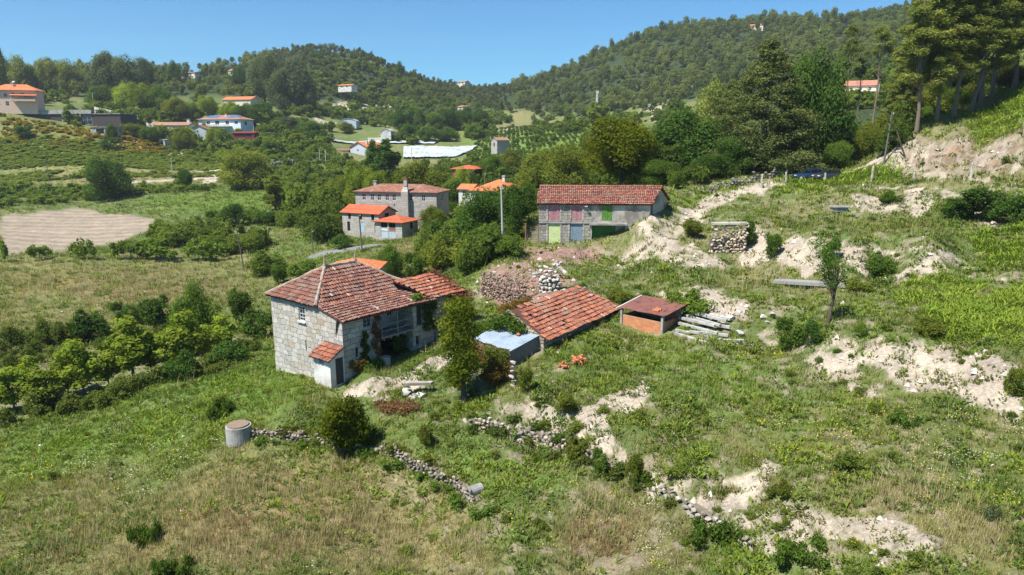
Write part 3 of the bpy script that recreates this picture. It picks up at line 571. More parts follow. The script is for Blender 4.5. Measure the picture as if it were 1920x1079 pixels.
# ---------------------------------------------------------------- building helpers
class Fr:
    """local frame of a building: s along e1, k along e2, heights absolute"""
    def __init__(f, o, e1, e2=None):
        f.o = Vector((o[0], o[1], 0)); f.e1 = Vector((e1[0], e1[1], 0)).normalized(); f.e2 = Vector((-f.e1.y, f.e1.x, 0)) if e2 is None else Vector((e2[0], e2[1], 0)).normalized()
    def __call__(f, s, k, z): return f.o + f.e1 * s + f.e2 * k + Vector((0, 0, z))
def wall(mb, p0, p1, z0, z1, holes=(), rev=.2, top=(), col=None):
    """p0->p1 runs left to right seen from outside; holes (s0,s1,za,zb); top = extra (s,z) points above z1"""
    p0 = Vector((p0[0], p0[1], 0)); p1 = Vector((p1[0], p1[1], 0)); L = (p1 - p0).length; d = (p1 - p0) / L; nn = Vector((d.y, -d.x, 0))
    S = sorted({0, L, *[h[0] for h in holes], *[h[1] for h in holes]}); H = sorted({z0, z1, *[h[2] for h in holes], *[h[3] for h in holes]})
    at_ = lambda s, z, w=0: p0 + d * s + nn * w + Vector((0, 0, z))
    for a, b in zip(S[:-1], S[1:]):
        for c, e in zip(H[:-1], H[1:]):
            if any(h[0] - 1e-6 <= a and b <= h[1] + 1e-6 and h[2] - 1e-6 <= c and e <= h[3] + 1e-6 for h in holes): continue
            mb.add([at_(a, c), at_(b, c), at_(b, e), at_(a, e)], [(0, 1, 2, 3)], col)
    for a, b, c, e in holes:
        q = [(a, c), (b, c), (b, e), (a, e)]
        for (s0, h0), (s1, h1) in zip(q, q[1:] + q[:1]): mb.add([at_(s0, h0), at_(s1, h1), at_(s1, h1, -rev), at_(s0, h0, -rev)], [(0, 1, 2, 3)], col)
    if top: mb.add([at_(0, z1), at_(L, z1)] + [at_(s, z) for s, z in top], [list(range(2 + len(top)))], col)
    return lambda s, z, w=0: at_(s, z, w)
def slab(mb, pts, th, col=None):
    a, b, c = [Vector(p) for p in pts[:3]]; n_ = (b - a).cross(c - a).normalized()
    if n_.z < 0: n_ = -n_
    return mb.prism(pts, -n_ * th, col)
def window(parent, f, s0, s1, z0, z1, dep=.12, bars=(1, 1), frame=None, glass=None, fw=.06, name='window', pane='pane', label=None):
    m = MB(); d = (f(1, 0) - f(0, 0)).normalized(); nn = (f(0, 0, 1) - f(0, 0)).normalized()
    def bar(a, b, c, e): m.box(f((a + b) / 2, (c + e) / 2, -dep + .03), (b - a, .06, e - c), d, col=(1, 1, 1))
    bar(s0, s0 + fw, z0, z1); bar(s1 - fw, s1, z0, z1); bar(s0 + fw, s1 - fw, z0, z0 + fw); bar(s0 + fw, s1 - fw, z1 - fw, z1)
    for i in range(bars[0]): c = s0 + (s1 - s0) * (i + 1) / (bars[0] + 1); bar(c - fw * .3, c + fw * .3, z0 + fw, z1 - fw)
    for i in range(bars[1]): c = z0 + (z1 - z0) * (i + 1) / (bars[1] + 1); m.box(f((s0 + s1) / 2, c, -dep + .025), (s1 - s0 - 2 * fw, .045, fw * .6), d)
    o = m.build(name, frame or WOODP, parent)
    if label: o['label'] = label
    g = MB(); g.add([f(s0, z0, -dep - .02), f(s1, z0, -dep - .02), f(s1, z1, -dep - .02), f(s0, z1, -dep - .02)], [(0, 1, 2, 3)])
    go = g.build(pane, glass or GLASS, None, recalc=False); go.parent = o; go.matrix_parent_inverse = (Matrix.LocRotScale(parent.location, parent.rotation_euler, parent.scale)).inverted() if False else Matrix.Identity(4)
    go.matrix_parent_inverse = (Matrix.LocRotScale(parent.location, parent.rotation_euler, parent.scale) @ o.matrix_parent_inverse).inverted(); return o
def panel(parent, f, s0, s1, z0, z1, mat, name='door', dep=.1, label=None, th=.05):
    m = MB(); d = (f(1, 0) - f(0, 0)).normalized(); m.box(f((s0 + s1) / 2, (z0 + z1) / 2, -dep), (s1 - s0, th, z1 - z0), d)
    o = m.build(name, mat, parent)
    if label: o['label'] = label
    return o
PAL_OLD = [(0.172, 0.075, 0.054), (0.206, 0.088, 0.063), (0.241, 0.101, 0.068), (0.146, 0.066, 0.052), (0.267, 0.119, 0.081), (0.189, 0.097, 0.077), (0.215, 0.084, 0.059), (0.241, 0.136, 0.104), (0.129, 0.075, 0.063), (0.206, 0.114, 0.09)]
PAL_MID = [(.3, .1, .055), (.35, .13, .07), (.26, .09, .055), (.22, .08, .05), (.32, .12, .075)]
PAL_NEW = [(0.302, 0.11, 0.06), (0.336, 0.132, 0.074), (0.26, 0.092, 0.055), (0.302, 0.132, 0.083), (0.227, 0.084, 0.055), (0.202, 0.079, 0.055)]
def tiles(parent, O, eu, ev, poly, pal, du=.235, dv=.4, seed=0, sag=.06, gapf=0.0, name='roof_tiles', lich=.12, jit=.02):
    """barrel tiles laid in courses over one roof plane, each tile its own little shell in one mesh"""
    q = np.random.default_rng(seed); O = np.array(O); eu = np.array(Vector(eu).normalized()); ev = np.array(Vector(ev).normalized()); en = np.cross(eu, ev); en = en if en[2] > 0 else -en
    ss = [p[0] for p in poly]; tt = [p[1] for p in poly]
    S, T = np.meshgrid(np.arange(min(ss), max(ss), du) + du / 2, np.arange(min(tt), max(tt), dv) + dv / 2); S = S.ravel(); T = T.ravel()
    ins = np.zeros(len(S), bool)
    for (x0, y0), (x1, y1) in zip(poly, poly[1:] + poly[:1]):
        with np.errstate(divide='ignore', invalid='ignore'): ins ^= ((y0 > T) != (y1 > T)) & (S < (x1 - x0) * (T - y0) / (y1 - y0 + 1e-12) + x0)
    ins &= q.random(len(S)) >= gapf; S = S[ins]; T = T[ins]; k = len(S)
    row = np.round(T / dv).astype(int); S = S + q.normal(size=k) * jit * .6 + .02 * np.sin(row * 1.7); T = T + q.normal(size=k) * jit
    sg = (fbm(S / 1.8 + seed, T / 1.8, seed, 3) - .5) * 2 * sag; ang = np.linspace(0, math.pi, 5)
    prof = np.stack([-np.cos(ang) * du * .5, np.sin(ang) * du * .34], -1); tw = q.normal(size=k) * .025
    vs = []
    for end, (dt, sc, lift) in enumerate(((-dv * .58, 1.0, .085), (dv * .55, .84, 0))):
        a = S[:, None] + prof[None, :, 0] * sc + (tw * dt)[:, None]; h = prof[None, :, 1] * sc + lift + sg[:, None] + .01
        vs.append(O[None, None] + a[..., None] * eu + (T[:, None] + dt + 0 * a)[..., None] * ev + h[..., None] * en)
    V = np.concatenate(vs, 1); F1 = np.array([[i, i + 1, i + 6, i + 5] for i in range(4)]); Fa = (np.arange(k)[:, None, None] * 10 + F1[None]).reshape(-1, 4)
    pal = np.array(pal); c = pal[q.integers(0, len(pal), k)] * q.uniform(.8, 1.2, (k, 1)); ln = fbm(S / 1.1 + 9 * seed, T / 1.1, 5 + seed, 3); lm = np.clip((ln - .52) * 6, 0, 1) * (q.random(k) < .6); c = c * (1 - lm[:, None] * .6) + np.array((.24, .195, .15)) * lm[:, None] * .6
    wht = q.random(k) < lich * .1; c[wht] = (.36, .29, .23)
    me = np_mesh(name, V.reshape(-1, 3), Fa, np.repeat(c, 10, 0), smooth=False); o = link(name, me, None, TILE)
    if parent is not None: o.parent = parent; o.matrix_parent_inverse = Matrix.LocRotScale(parent.location, parent.rotation_euler, parent.scale).inverted()
    return o
def keep_clear(f, s0, s1, k0, k1, m=.1):
    c = f((s0 + s1) / 2, (k0 + k1) / 2, 0); EXCL.append((c.x, c.y, f.e1.x, f.e1.y, abs(s1 - s0) / 2 + m, abs(k1 - k0) / 2 + m))
EXCL = []
def clear(x, y):
    m = np.ones(len(x), bool)
    for cx, cy_, ux, uy, hx, hy in EXCL:
        dx, dy = x - cx, y - cy_; m &= ~((np.abs(dx * ux + dy * uy) < hx) & (np.abs(-dx * uy + dy * ux) < hy))
    return m
def ivy(name, label, cat, blobs, mat, nl, size, seed=0, flat=1.0, group=None, **kw):
    cen = [tuple(b[0]) for b in blobs]; rad = [b[1] for b in blobs]
    me = leafmesh(name, [leaves(cen, rad, nl, size, seed=seed, flat=flat, **kw)]); return tag(link(name, me, None, LM[mat]), label, cat, group)
Zb = CAMZ
# ================================================================ the old stone house in the middle
f = Fr((-20.3, 56), (.777, -.63), (.63, .777)); ZE, ZL, ZR = Zb - 12.35, Zb - 13.1, Zb - 10.25
H = thing('stone_house', 'old two storey granite farmhouse with red hipped tile roof and wooden balcony', 'house', f(0, 0, Zb - 18.8))
w = MB(); SC_ = 9.55
fl = wall(w, f(0, 0, 0), f(SC_, 0, 0), Zb - 20.5, ZL, [(3.95, 4.75, Zb - 14.05, Zb - 13.15), (4.62, 4.76, Zb - 16.5, Zb - 15.6)][1:], .25)
w2 = MB()
w.v.clear(); w.f.clear(); w.c.clear()
fl = wall(w, f(0, 0, 0), f(SC_, 0, 0), Zb - 20.5, ZL, [(3.95, 4.78, Zb - 14.1, ZL), (4.62, 4.76, Zb - 16.5, Zb - 15.6)], .25)
L_ = lambda s, z: f(s, 0, z)
w.add([L_(0, ZL), L_(3.95, ZL), L_(3.95, ZE), L_(0, ZE)], [(0, 1, 2, 3)]); w.add([L_(4.78, ZL), L_(9.55, ZL), L_(6.7, ZE), L_(4.78, ZE)], [(0, 1, 2, 3)]); w.add([L_(3.95, Zb - 12.9), L_(4.78, Zb - 12.9), L_(4.78, ZE), L_(3.95, ZE)], [(0, 1, 2, 3)])
fr = wall(w, f(SC_, 0, 0), f(SC_, 3.6, 0), Zb - 20, ZL + .05, [(2.0, 2.8, Zb - 14.2, Zb - 13.25), (1.15, 1.45, Zb - 16.4, Zb - 15.6)], .25)
wall(w, f(SC_, 3.6, 0), f(7.6, 3.6, 0), Zb - 20, ZL + .3)                          # return beside the balcony
f2 = wall(w, f(SC_, 7.2, 0), f(SC_, 9.6, 0), Zb - 20, ZL + .05, [(.45, 1.15, Zb - 15.2, Zb - 13.25), (.3, .75, Zb - 16.9, Zb - 16.1)], .3)
wall(w, f(7.6, 7.2, 0), f(SC_, 7.2, 0), Zb - 20, ZL + .3)
wall(w, f(5.4, 3.6, 0), f(5.4, 7.2, 0), Zb - 20, Zb - 15.3)                         # back of the undercroft
wall(w, f(0, 9.6, 0), f(0, 0, 0), Zb - 20.5, ZE); wall(w, f(SC_, 9.6, 0), f(0, 9.6, 0), Zb - 20, ZL)
w.build('wall', GRAN, H, recalc=False)
pb = MB(); fb_ = wall(pb, f(7.6, 3.6, 0), f(7.6, 7.2, 0), Zb - 15.3, ZL + .3, [(.15, 1.05, Zb - 15.26, Zb - 13.2), (2.5, 3.1, Zb - 14.4, Zb - 13.4)], .2); o = pb.build('balcony_wall', PLASTW, H, recalc=False)
panel(H, fb_, .15, 1.05, Zb - 15.26, Zb - 13.2, WOODD, 'door', .3); window(H, fb_, 2.5, 3.1, Zb - 14.4, Zb - 13.4)
window(H, fl, 3.95, 4.78, Zb - 14.1, Zb - 12.9, .15, (1, 3)); window(H, fr, 2.0, 2.8, Zb - 14.2, Zb - 13.25, .12, (1, 2), frame=m_plain('faded_blue_wood', (.25, .3, .36), .8, .2))
panel(H, f2, .45, 1.15, Zb - 15.2, Zb - 13.25, WOODD, 'door', .25, 'dark plank door beside the ivy'); panel(H, fl, 4.62, 4.76, Zb - 16.5, Zb - 15.6, DARKM, 'vent', .22); panel(H, fr, 1.15, 1.45, Zb - 16.4, Zb - 15.6, DARKM, 'vent', .22)
si = MB(); si.box(fl(4.36, Zb - 14.16, .06), (1.1, .2, .1), f.e1); si.build('sill', PLASTW, H); si = MB(); si.box(fl(4.36, Zb - 12.83, .012), (1.15, .06, .16), f.e1); si.build('lintel', GRAN, H)
dk = MB(); dk.prism([f(7.6, 3.62, Zb - 15.3), f(9.75, 3.62, Zb - 15.3), f(9.75, 7.18, Zb - 15.3), f(7.6, 7.18, Zb - 15.3)], (0, 0, -.14)); 
for k in np.linspace(3.9, 6.9, 5): dk.box(f(8.7, k, Zb - 15.53), (2.1, .12, .16), f.e1)
dk.build('balcony_deck', WOODW, H)
rl = MB()
for k in (3.7, 5.4, 7.1): rl.box(f(9.68, k, Zb - 14.8 + (.85 if k == 5.4 else 0)), (.09, .09, 1.0 + (1.5 if k == 5.4 else 0)), f.e1)
for z in (-14.33, -14.85): rl.tube([f(9.68, 3.65, Zb + z), f(9.68, 5.4, Zb + z - .03), f(9.68, 7.15, Zb + z + .02)], .04, 6)
rl.tube([f(9.68, 3.75, Zb - 15.2), f(9.68, 5.3, Zb - 14.5)], .025, 5); rl.tube([f(9.68, 5.5, Zb - 15.2), f(9.68, 7.0, Zb - 14.4)], .025, 5); rl.build('railing', WOODW, H)
rf = MB(); ov = .3; SW = [f(-ov, -ov, ZE - .15), f(6.7, -ov, ZE - .15), f(3.3, 3.2, ZR), f(3.3, 6.4, ZR), f(-ov, 9.9, ZE - .15), f(6.7, 9.9, ZE - .15)]
slab(rf, [SW[0], SW[1], SW[2]], .12); slab(rf, [SW[1], SW[5], SW[3], SW[2]], .12); slab(rf, [SW[0], SW[2], SW[3], SW[4]], .12); slab(rf, [SW[4], SW[3], SW[5]], .12)
slab(rf, [f(6.7, -.15, ZE - .15), f(9.95, -.15, ZL - .12), f(9.95, 9.7, ZL - .12), f(6.7, 9.9, ZE - .15)], .12); RF = rf.build('roof', TILEU, H)
tiles(H, f(-ov, -ov, ZE - .15), f.e1, SW[2] - f(3.3, -ov, ZE - .15), [(0, 0), (7.05, 0), (3.6, 4.05)], PAL_OLD, seed=1)
tiles(H, f(6.7, -ov, ZE - .15), f.e2, f(3.3, 0, ZR) - f(6.7, 0, ZE - .15), [(0.05, -.1), (10.2, -.1), (6.8, 4.02), (3.45, 4.02)], PAL_OLD, seed=2, sag=.09)
tiles(H, f(10.0, -.2, ZL - .12), f.e2, f(6.7, 0, ZE - .15) - f(9.95, 0, ZL - .12), [(0.05, 0), (9.8, 0), (10.1, 3.35), (0, 3.35)], PAL_OLD, seed=3, sag=.1)
tiles(H, SW[4], f.e2 * -1, SW[3] - f(-ov, 6.4, ZE - .15), [(0, 0), (10.2, 0), (6.7, 4.1), (3.5, 4.1)], PAL_OLD, seed=4, lich=.02)
tiles(H, f(6.7, 9.9, ZE - .15), f.e1 * -1, SW[3] - f(3.3, 9.9, ZE - .15), [(0, 0), (7.0, 0), (3.5, 4.05)], PAL_OLD, seed=5)
rc = MB()
for a, b in ((SW[0], SW[2]), (SW[1], SW[2]), (SW[2], SW[3]), (SW[3], SW[4]), (SW[3], SW[5])):
    q = random.Random(3); rc.tube([a.lerp(b, t) + Vector((0, 0, .07 + q.uniform(-.02, .03))) for t in np.linspace(0, 1, 10)], [.13 + q.uniform(-.03, .03) for _ in range(10)], 7)
rc.build('ridge_cap', MORT, H)
for p in (SW[2], SW[3]): fi = MB(); fi.tube([p + Vector((0, 0, z)) for z in (.05, .25, .35, .5, .62, .85, .95)], [.16, .13, .07, .12, .07, .03, .01], 8); fi.build('finial', MORT, H, smooth=True)
gb_ = MB(); gb_.tube([f(9.25, -.1, ZL + .05), f(9.0, -.08, ZL - .6), f(8.75, -.06, ZL - 1.5)], [.12, .07, .02], 6); gb_.build('broken_beam', WOODD, H)
keep_clear(f, 0, 9.6, 0, 9.6, .55)
# wing of the house, buried in dead creeper
AX = thing('house_wing', 'low tiled stone wing joined to the farmhouse and smothered in dead creeper', 'house', f(6.8, 11.6, Zb - 17))
w = MB(); ZA = Zb - 13.05; ZAR = Zb - 11.7; fa = wall(w, f(9.3, 9.62, 0), f(9.3, 13.6, 0), Zb - 19, ZA, [(2.7, 3.3, Zb - 15.5, Zb - 14)]); wall(w, f(9.3, 13.6, 0), f(4.4, 13.6, 0), Zb - 19, ZA); wall(w, f(4.4, 13.6, 0), f(4.4, 9.62, 0), Zb - 19, ZA); w.build('wall', GRAND, AX, recalc=False)
panel(AX, fa, 2.7, 3.3, Zb - 15.5, Zb - 14, WOODD, 'door')
r_ = MB(); slab(r_, [f(9.6, 9.72, ZA - .1), f(9.6, 13.9, ZA - .1), f(6.8, 12.2, ZAR), f(6.8, 7.6, ZAR)], .12); slab(r_, [f(4.1, 9.72, ZA - .1), f(6.8, 7.6, ZAR), f(6.8, 12.2, ZAR), f(4.1, 13.9, ZA - .1)], .12); slab(r_, [f(9.6, 13.9, ZA - .1), f(4.1, 13.9, ZA - .1), f(6.8, 12.2, ZAR)], .12); r_.build('roof', TILEU, AX)
tiles(AX, f(9.6, 9.65, ZA - .1), f.e2, f(6.8, 9.65, ZAR) - f(9.6, 9.65, ZA - .1), [(0, 0), (4.2, 0), (2.55, 3.2), (-2.1, 3.2)], PAL_MID, seed=6, sag=.12, gapf=.03); tiles(AX, f(9.6, 13.9, ZA - .1), f.e1 * -1, f(6.8, 12.2, ZAR) - f(6.8, 13.9, ZA - .1), [(0, 0), (5.5, 0), (2.75, 2.5)], PAL_OLD, seed=7, gapf=.05)
keep_clear(f, 4.3, 9.4, 9.6, 13.7)
ivy('creeper', 'brown dead creeper heaped over the end of the tiled wing', 'creeper', [(f(6.8 + a, 12.4 + b, ZAR - .05 - abs(a) * .6 - abs(b - .2) * .35), r) for a, b, r in ((1.4, .1, .55), (2.1, .5, .55), (2.8, 0, .45), (2.6, -.6, .4), (1.2, -.4, .5), (2.0, .2, .5), (.6, -1.2, .4), (0, -.6, .45), (0, 0, .6), (0.2, .6, .55), (.9, .6, .5), (1.6, .9, .5), (2.3, 1.1, .45), (2.7, 1.2, .5), (-.8, .8, .5), (-1.6, 1.1, .5), (.5, 1.2, .5), (1.2, 1.3, .5), (2.75, .5, .4), (2.75, 1.3, .9))] + [(f(9.5, 13.2, ZA - .9), .55), (f(9.45, 13.5, ZA - 1.6), .45), (f(9.4, 12.2, ZA - .5), .4)], 'dead', 8500, .075, 1, brown=.3, droop=.6, shell=.2)
ivy('ivy', 'dark green ivy hanging down the corner pillar between balcony and wing', 'ivy', [(f(9.62, 8.7 + .25 * math.sin(i * 2.1), ZA - .1 - i * .27), .3 + .1 * (i % 2)) for i in range(10)] + [(f(9.62, 9.3 + .3 * math.sin(i), ZA - .2 - i * .3), .33) for i in range(9)], 'ivy', 3200, .075, 2)
ivy('ivy', 'bright green fern tuft sprouting on the roof edge above the balcony end', 'fern', [(f(9.3, 7.6 + i * .22, ZL + .3), .3) for i in range(4)], 'vine', 700, .075, 3)
ivy('ivy', 'narrow strip of dark ivy below the shuttered side window', 'ivy', [(f(9.63, 2.0 + .18 * math.sin(i * 1.7), Zb - 14.6 - i * .28), .22 + .09 * (i / 11)) for i in range(12)], 'ivy', 2000, .07, 4)
ivy('creeper', 'rust brown dead creeper running up the balcony pillar', 'creeper', [(f(9.63, 3.15 + .22 * math.sin(i * 1.3), Zb - 13.3 - i * .29), .25 + .06 * (i % 3)) for i in range(12)], 'dead', 2100, .06, 5, brown=.5)
ivy('creeper', 'low reddish creeper at the foot of the side wall next to the privy', 'creeper', [(f(9.75, .7 + i * .3, Zb - 16.8 - .25 * (i % 3)), .38) for i in range(6)], 'rust', 1300, .07, 6)
ivy('bramble', 'green bramble growing at the foot of the balcony pillar', 'bush', [(f(9.9, 1.6 + i * .28, Zb - 17.4 + .2 * (i % 2)), .42) for i in range(7)], 'oak', 1800, .075, 7)
ivy('ivy', 'shaded ivy hanging inside the undercroft opening', 'ivy', [(f(8.6 + .2 * (i % 3), 6.2 + .3 * math.sin(i), Zb - 15.9 - i * .16), .4) for i in range(9)], 'ivy', 2000, .09, 8)
t = thing('water_barrel', 'pale round stone drum standing beside the undercroft opening', 'drum', f(9.9, 3.75, Zb - 17.8)); m = MB(); m.tube([f(9.9, 3.8, Zb + z) for z in (-18.3, -17.6, -17.05, -16.98)], [.4, .42, .4, .36], 14); m.build('barrel', CONC, t, smooth=False); m = MB(); m.tube([f(9.9, 3.8, Zb - 16.97), f(9.9, 3.8, Zb - 16.9)], [.43, .43], 14); m.build('lid', PLAST, t)
# privy
PV = thing('privy', 'small white rendered outhouse with tiled lean-to roof against the farmhouse corner', 'outhouse', f(8.6, -.7, Zb - 18)); w = MB(); zf, zk = Zb - 15.95, Zb - 15.2
fp = wall(w, f(7.5, -1.3, 0), f(9.6, -1.3, 0), Zb - 19.5, zf, [(.75, 1.3, Zb - 16.45, zf - .12)], .12); fd = wall(w, f(9.6, -1.3, 0), f(9.6, -.012, 0), Zb - 19.5, zf, [(.48, 1.22, Zb - 18.1, zf - .05)], .12, top=[(1.288, zk), (0, zf)]); wall(w, f(7.5, -.012, 0), f(7.5, -1.3, 0), Zb - 19.5, zf, top=[(1.288, zf), (0, zk)]); w.build('wall', PLASTW, PV, recalc=False)
panel(PV, fd, .48, 1.22, Zb - 18.1, zf - .05, WOODD, 'door', .1); panel(PV, fp, .75, 1.3, Zb - 16.45, zf - .12, m_plain('blue_grey_wood', (.2, .26, .3), .8), 'shutter', .08)
r_ = MB(); slab(r_, [f(7.3, -1.6, zf - .08), f(9.8, -1.6, zf - .08), f(9.8, -.05, zk + .06), f(7.3, -.05, zk + .06)], .08); r_.build('roof', TILEU, PV); tiles(PV, f(7.3, -1.62, zf - .08), f.e1, f(7.3, -.05, zk + .06) - f(7.3, -1.6, zf - .08), [(0, 0), (2.5, 0), (2.5, 1.72), (0, 1.72)], PAL_NEW, seed=9, sag=.03); keep_clear(f, 7.4, 9.7, -1.4, 0)
# ================================================================ the barn with coloured doors
B0_, B1_ = Vector((3.3, 84, 0)), Vector((16.72, 83, 0)); f = Fr(B0_, B1_ - B0_); bw = (B1_ - B0_).length
BN = thing('barn', 'long two storey barn with red tile roof, pink shutters and green doors', 'barn', (10, 87, Zb - 12.2)); w = MB(); z0, zm, ze, zr = Zb - 13.5, Zb - 9.62, Zb - 7.25, Zb - 5.45
sx = lambda u: (u - 1010) / 205 * bw
zv = lambda v, Y=83.5: rv(v) * Y + Zb
hl = [(sx(1027), sx(1050), Zb - 12.2, zv(422)), (sx(1068), sx(1092), Zb - 12.2, zv(421)), (sx(1109.5), sx(1154), Zb - 12.2, zv(420.5))]
wm = sx(1108)
fw1 = wall(w, B0_, f(wm, 0, 0), z0, zm - .11, hl[:2], .18); w.build('lower_wall', GRAND, BN, recalc=False)
w = MB(); hu = [(sx(1027), sx(1049.5), zv(415.5), zv(386.5)), (sx(1070.5), sx(1091), zv(415.5), zv(386.5))]; fw2 = wall(w, B0_, f(wm, 0, 0), zm - .11, ze, hu, .15); w.build('upper_wall', GRAND, BN, recalc=False)
w = MB(); fw3 = wall(w, f(wm, 0, 0), B1_, z0, zm - .11, [(hl[2][0] - wm, sx(1171) - wm, z0 + .02, zm - .3)], 1.3); fw4 = wall(w, f(wm, 0, 0), B1_, zm - .11, ze, [(sx(1127.5) - wm, sx(1146.5) - wm, zv(415), ze - .06)], .12)
RR, RL = Vector((20.3, 89.6, 0)), Vector((4.2, 91, 0)); fg = wall(w, B1_, RR, z0, ze, [(.45, 1.35, Zb - 9.6, ze - .15)], .25, top=[((RR - B1_).length, ze), ((RR - B1_).length * .5, zr)]); wall(w, RR, RL, z0, ze); wall(w, RL, B0_, z0, ze, top=[((RL - B0_).length, ze), ((RL - B0_).length * .5, zr)])
w.add([f(hl[2][0], 1.3, z0), f(sx(1171), 1.3, z0), f(sx(1171), 1.3, zm - .3), f(hl[2][0], 1.3, zm - .3)], [(0, 1, 2, 3)]); w.build('rendered_wall', PLAST, BN, recalc=False)
for (a, b_, c, e), g_ in [(h_, fw1) for h_ in hl[:2]] + [(h_, fw2) for h_ in hu]:
    m = MB(); m.box(g_((a + b_) / 2, e + .1, .012), (b_ - a + .36, .05, .2), f.e1); m.box(g_(a - .09, (c + e) / 2, .012), (.18, .05, e - c), f.e1); m.box(g_(b_ + .09, (c + e) / 2, .012), (.18, .05, e - c), f.e1); m.build('stone_surround', GRAN, BN)
st = MB(); st.box(f(wm / 2, -.03, zm - .05), (wm, .14, .12), f.e1); st.build('string_course', CONC, BN)
lt = MB(); lt.box(f((hl[2][0] + sx(1171)) / 2 - .1, -.35, zm - .12), (sx(1171) - hl[2][0] + .5, .8, .24), f.e1); lt.build('canopy', CONC, BN)
mp = m_paint('faded_pink_paint', (.34, .125, .15), (.48, .34, .33), .75, .3); mg = m_paint('green_paint', (.06, .2, .035), (.3, .33, .06), .45, .9); mgd = m_paint('dark_green_paint', (.05, .17, .03), (.12, .2, .05), .4, .45)
for a in hu:
    panel(BN, fw2, a[0], (a[0] + a[1]) / 2 - .015, a[2], a[3], mp, 'shutter', .06, 'faded pink shutter'); panel(BN, fw2, (a[0] + a[1]) / 2 + .015, a[1], a[2], a[3], mp, 'shutter', .06, 'faded pink shutter')
panel(BN, fw4, sx(1127.5) - wm, sx(1146.5) - wm, zv(415), ze - .06, mg, 'door', .05, 'narrow bright green upper door')
panel(BN, fw1, *hl[0], m_paint('lime_flaking_paint', (.42, .55, .06), (.66, .68, .55), .95, 3), 'door', .1, 'flaking lime and white door'); panel(BN, fw1, *hl[1], m_paint('blue_grey_paint', (.16, .24, .31), (.26, .27, .27), .6, 1.2), 'door', .1, 'blue grey metal door')
g0 = hl[2][0]; gw = sx(1154) - g0
for i in range(2): panel(BN, lambda s, z, w=0: f(s, -w, z), g0 + gw * i / 2 + .01, g0 + gw * (i + 1) / 2 - .01, Zb - 12.25, zm - .42, mgd, 'garage_door', .55, 'green timber garage leaf')
panel(BN, lambda s, z, w=0: f(s, -w, z), sx(1154), sx(1171), z0, zm - .3, CONC, 'side_panel', .55); panel(BN, fg, .45, 1.35, Zb - 9.6, ze - .15, DARKM, 'door', .22, 'dark doorway in the gable end')  # gable doorway: inner shade painted as a near-black panel
r_ = MB(); gv = (RR - B1_).normalized(); gl = (RL - B0_).normalized(); e0, e1_, q0, q1 = f(-.25, -.3, ze - .12), f(bw + .3, -.3, ze - .12), B0_ + (RL - B0_) * .5 + Vector((-.25, 0, zr)), B1_ + (RR - B1_) * .5 + Vector((.3, 0, zr)); h0, h1 = RL + gl * .4 + Vector((-.25, 0, ze - .12)), RR + gv * .4 + Vector((.3, 0, ze - .12))
slab(r_, [e0, e1_, q1, q0], .1); slab(r_, [q0, q1, h1, h0], .1); r_.build('roof', TILEU, BN)
PAL_B = [(.3, .11, .075), (.36, .14, .095), (.26, .1, .075), (.4, .17, .12), (.33, .16, .12), (.22, .09, .07)]
eu = (e1_ - e0).normalized(); vv = (q0 - e0); evv = vv - eu * vv.dot(eu); T_ = evv.length; o_ = vv.dot(eu); tiles(BN, e0, eu, evv, [(0, 0), ((e1_ - e0).length, 0), ((q1 - e0).dot(eu), T_), (o_, T_)], PAL_B, .25, .37, seed=11, sag=.03, lich=.25)
vv = (q1 - h1); eu2 = (h0 - h1).normalized(); ev2 = vv - eu2 * vv.dot(eu2); tiles(BN, h1, eu2, ev2, [(0, 0), ((h0 - h1).length, 0), ((q0 - h1).dot(eu2), ev2.length), (vv.dot(eu2), ev2.length)], PAL_B, .25, .37, seed=12, sag=.03)
rc = MB(); rc.tube([q0.lerp(q1, t) + Vector((0, 0, .06)) for t in np.linspace(0, 1, 12)], .13, 7); rc.build('ridge_cap', TFAR, BN); EXCL.append((10.5, 87, 1, -.07, 8.5, 3.6))
lm_ = MB(); lm_.tube([f(sx(1096), -.03, ze - .5), f(sx(1096), -.35, ze - .35)], .03, 6); lm_.box(f(sx(1096) + .12, -.42, ze - .36), (.35, .16, .1), f.e1); lm_.build('wall_lamp', METAL, BN)
t = thing('stone_steps', 'mossy stone outdoor staircase climbing beside the barn', 'stairs', f(-.9, .5, Zb - 12.3)); m = MB()
for i in range(11): m.box(f(-.86, .3 + i * .3, Zb - 12.4 + i * .135), (1.5, .34, .27 + i * .27), f.e1)
m.build('steps', m_plain('mossy_stone', (.24, .2, .15), .95, .4, 3, dirt=(.12, .15, .05)), t)
m = MB(); m.box(f(-1.66, 2.2, Zb - 11.5), (.14, 3.4, 3.2), f.e1); m.build('side_wall', m_plain('brick_red_rubble', (.24, .13, .09), .95, .4, 4), t)
# ================================================================ tiled shed, tin lean-to, rusty hut
A_, Bq = Vector((2.43, 50, 0)), Vector((9.44, 59.9, 0)); f = Fr(A_, Bq - A_); ze, zr = Zb - 14.6, Zb - 12.9; ln = 12.1
SH = thing('tiled_shed', 'long low stone shed with a sagging orange red tile roof missing tiles', 'shed', f(6, 1.7, Zb - 15.7)); w = MB()
fs = wall(w, A_, f(ln, 0, 0), Zb - 17.2, ze, [(7.6, 8.5, Zb - 16.4, ze - .15)]); wall(w, f(ln, 0, 0), f(ln, 6.2, 0), Zb - 17, ze - .2, top=[(6.2, ze - .2), (3.3, zr - .1)]); wall(w, f(ln, 6.2, 0), f(0, 6.2, 0), Zb - 17, ze - .3); wall(w, f(0, 6.2, 0), f(0, 0, 0), Zb - 17.2, ze, top=[(6.2, ze), (2.9, zr + .12)]); w.build('wall', RUBBLE, SH, recalc=False); panel(SH, fs, 7.6, 8.5, Zb - 16.4, ze - .15, WOODD, 'door', .2)
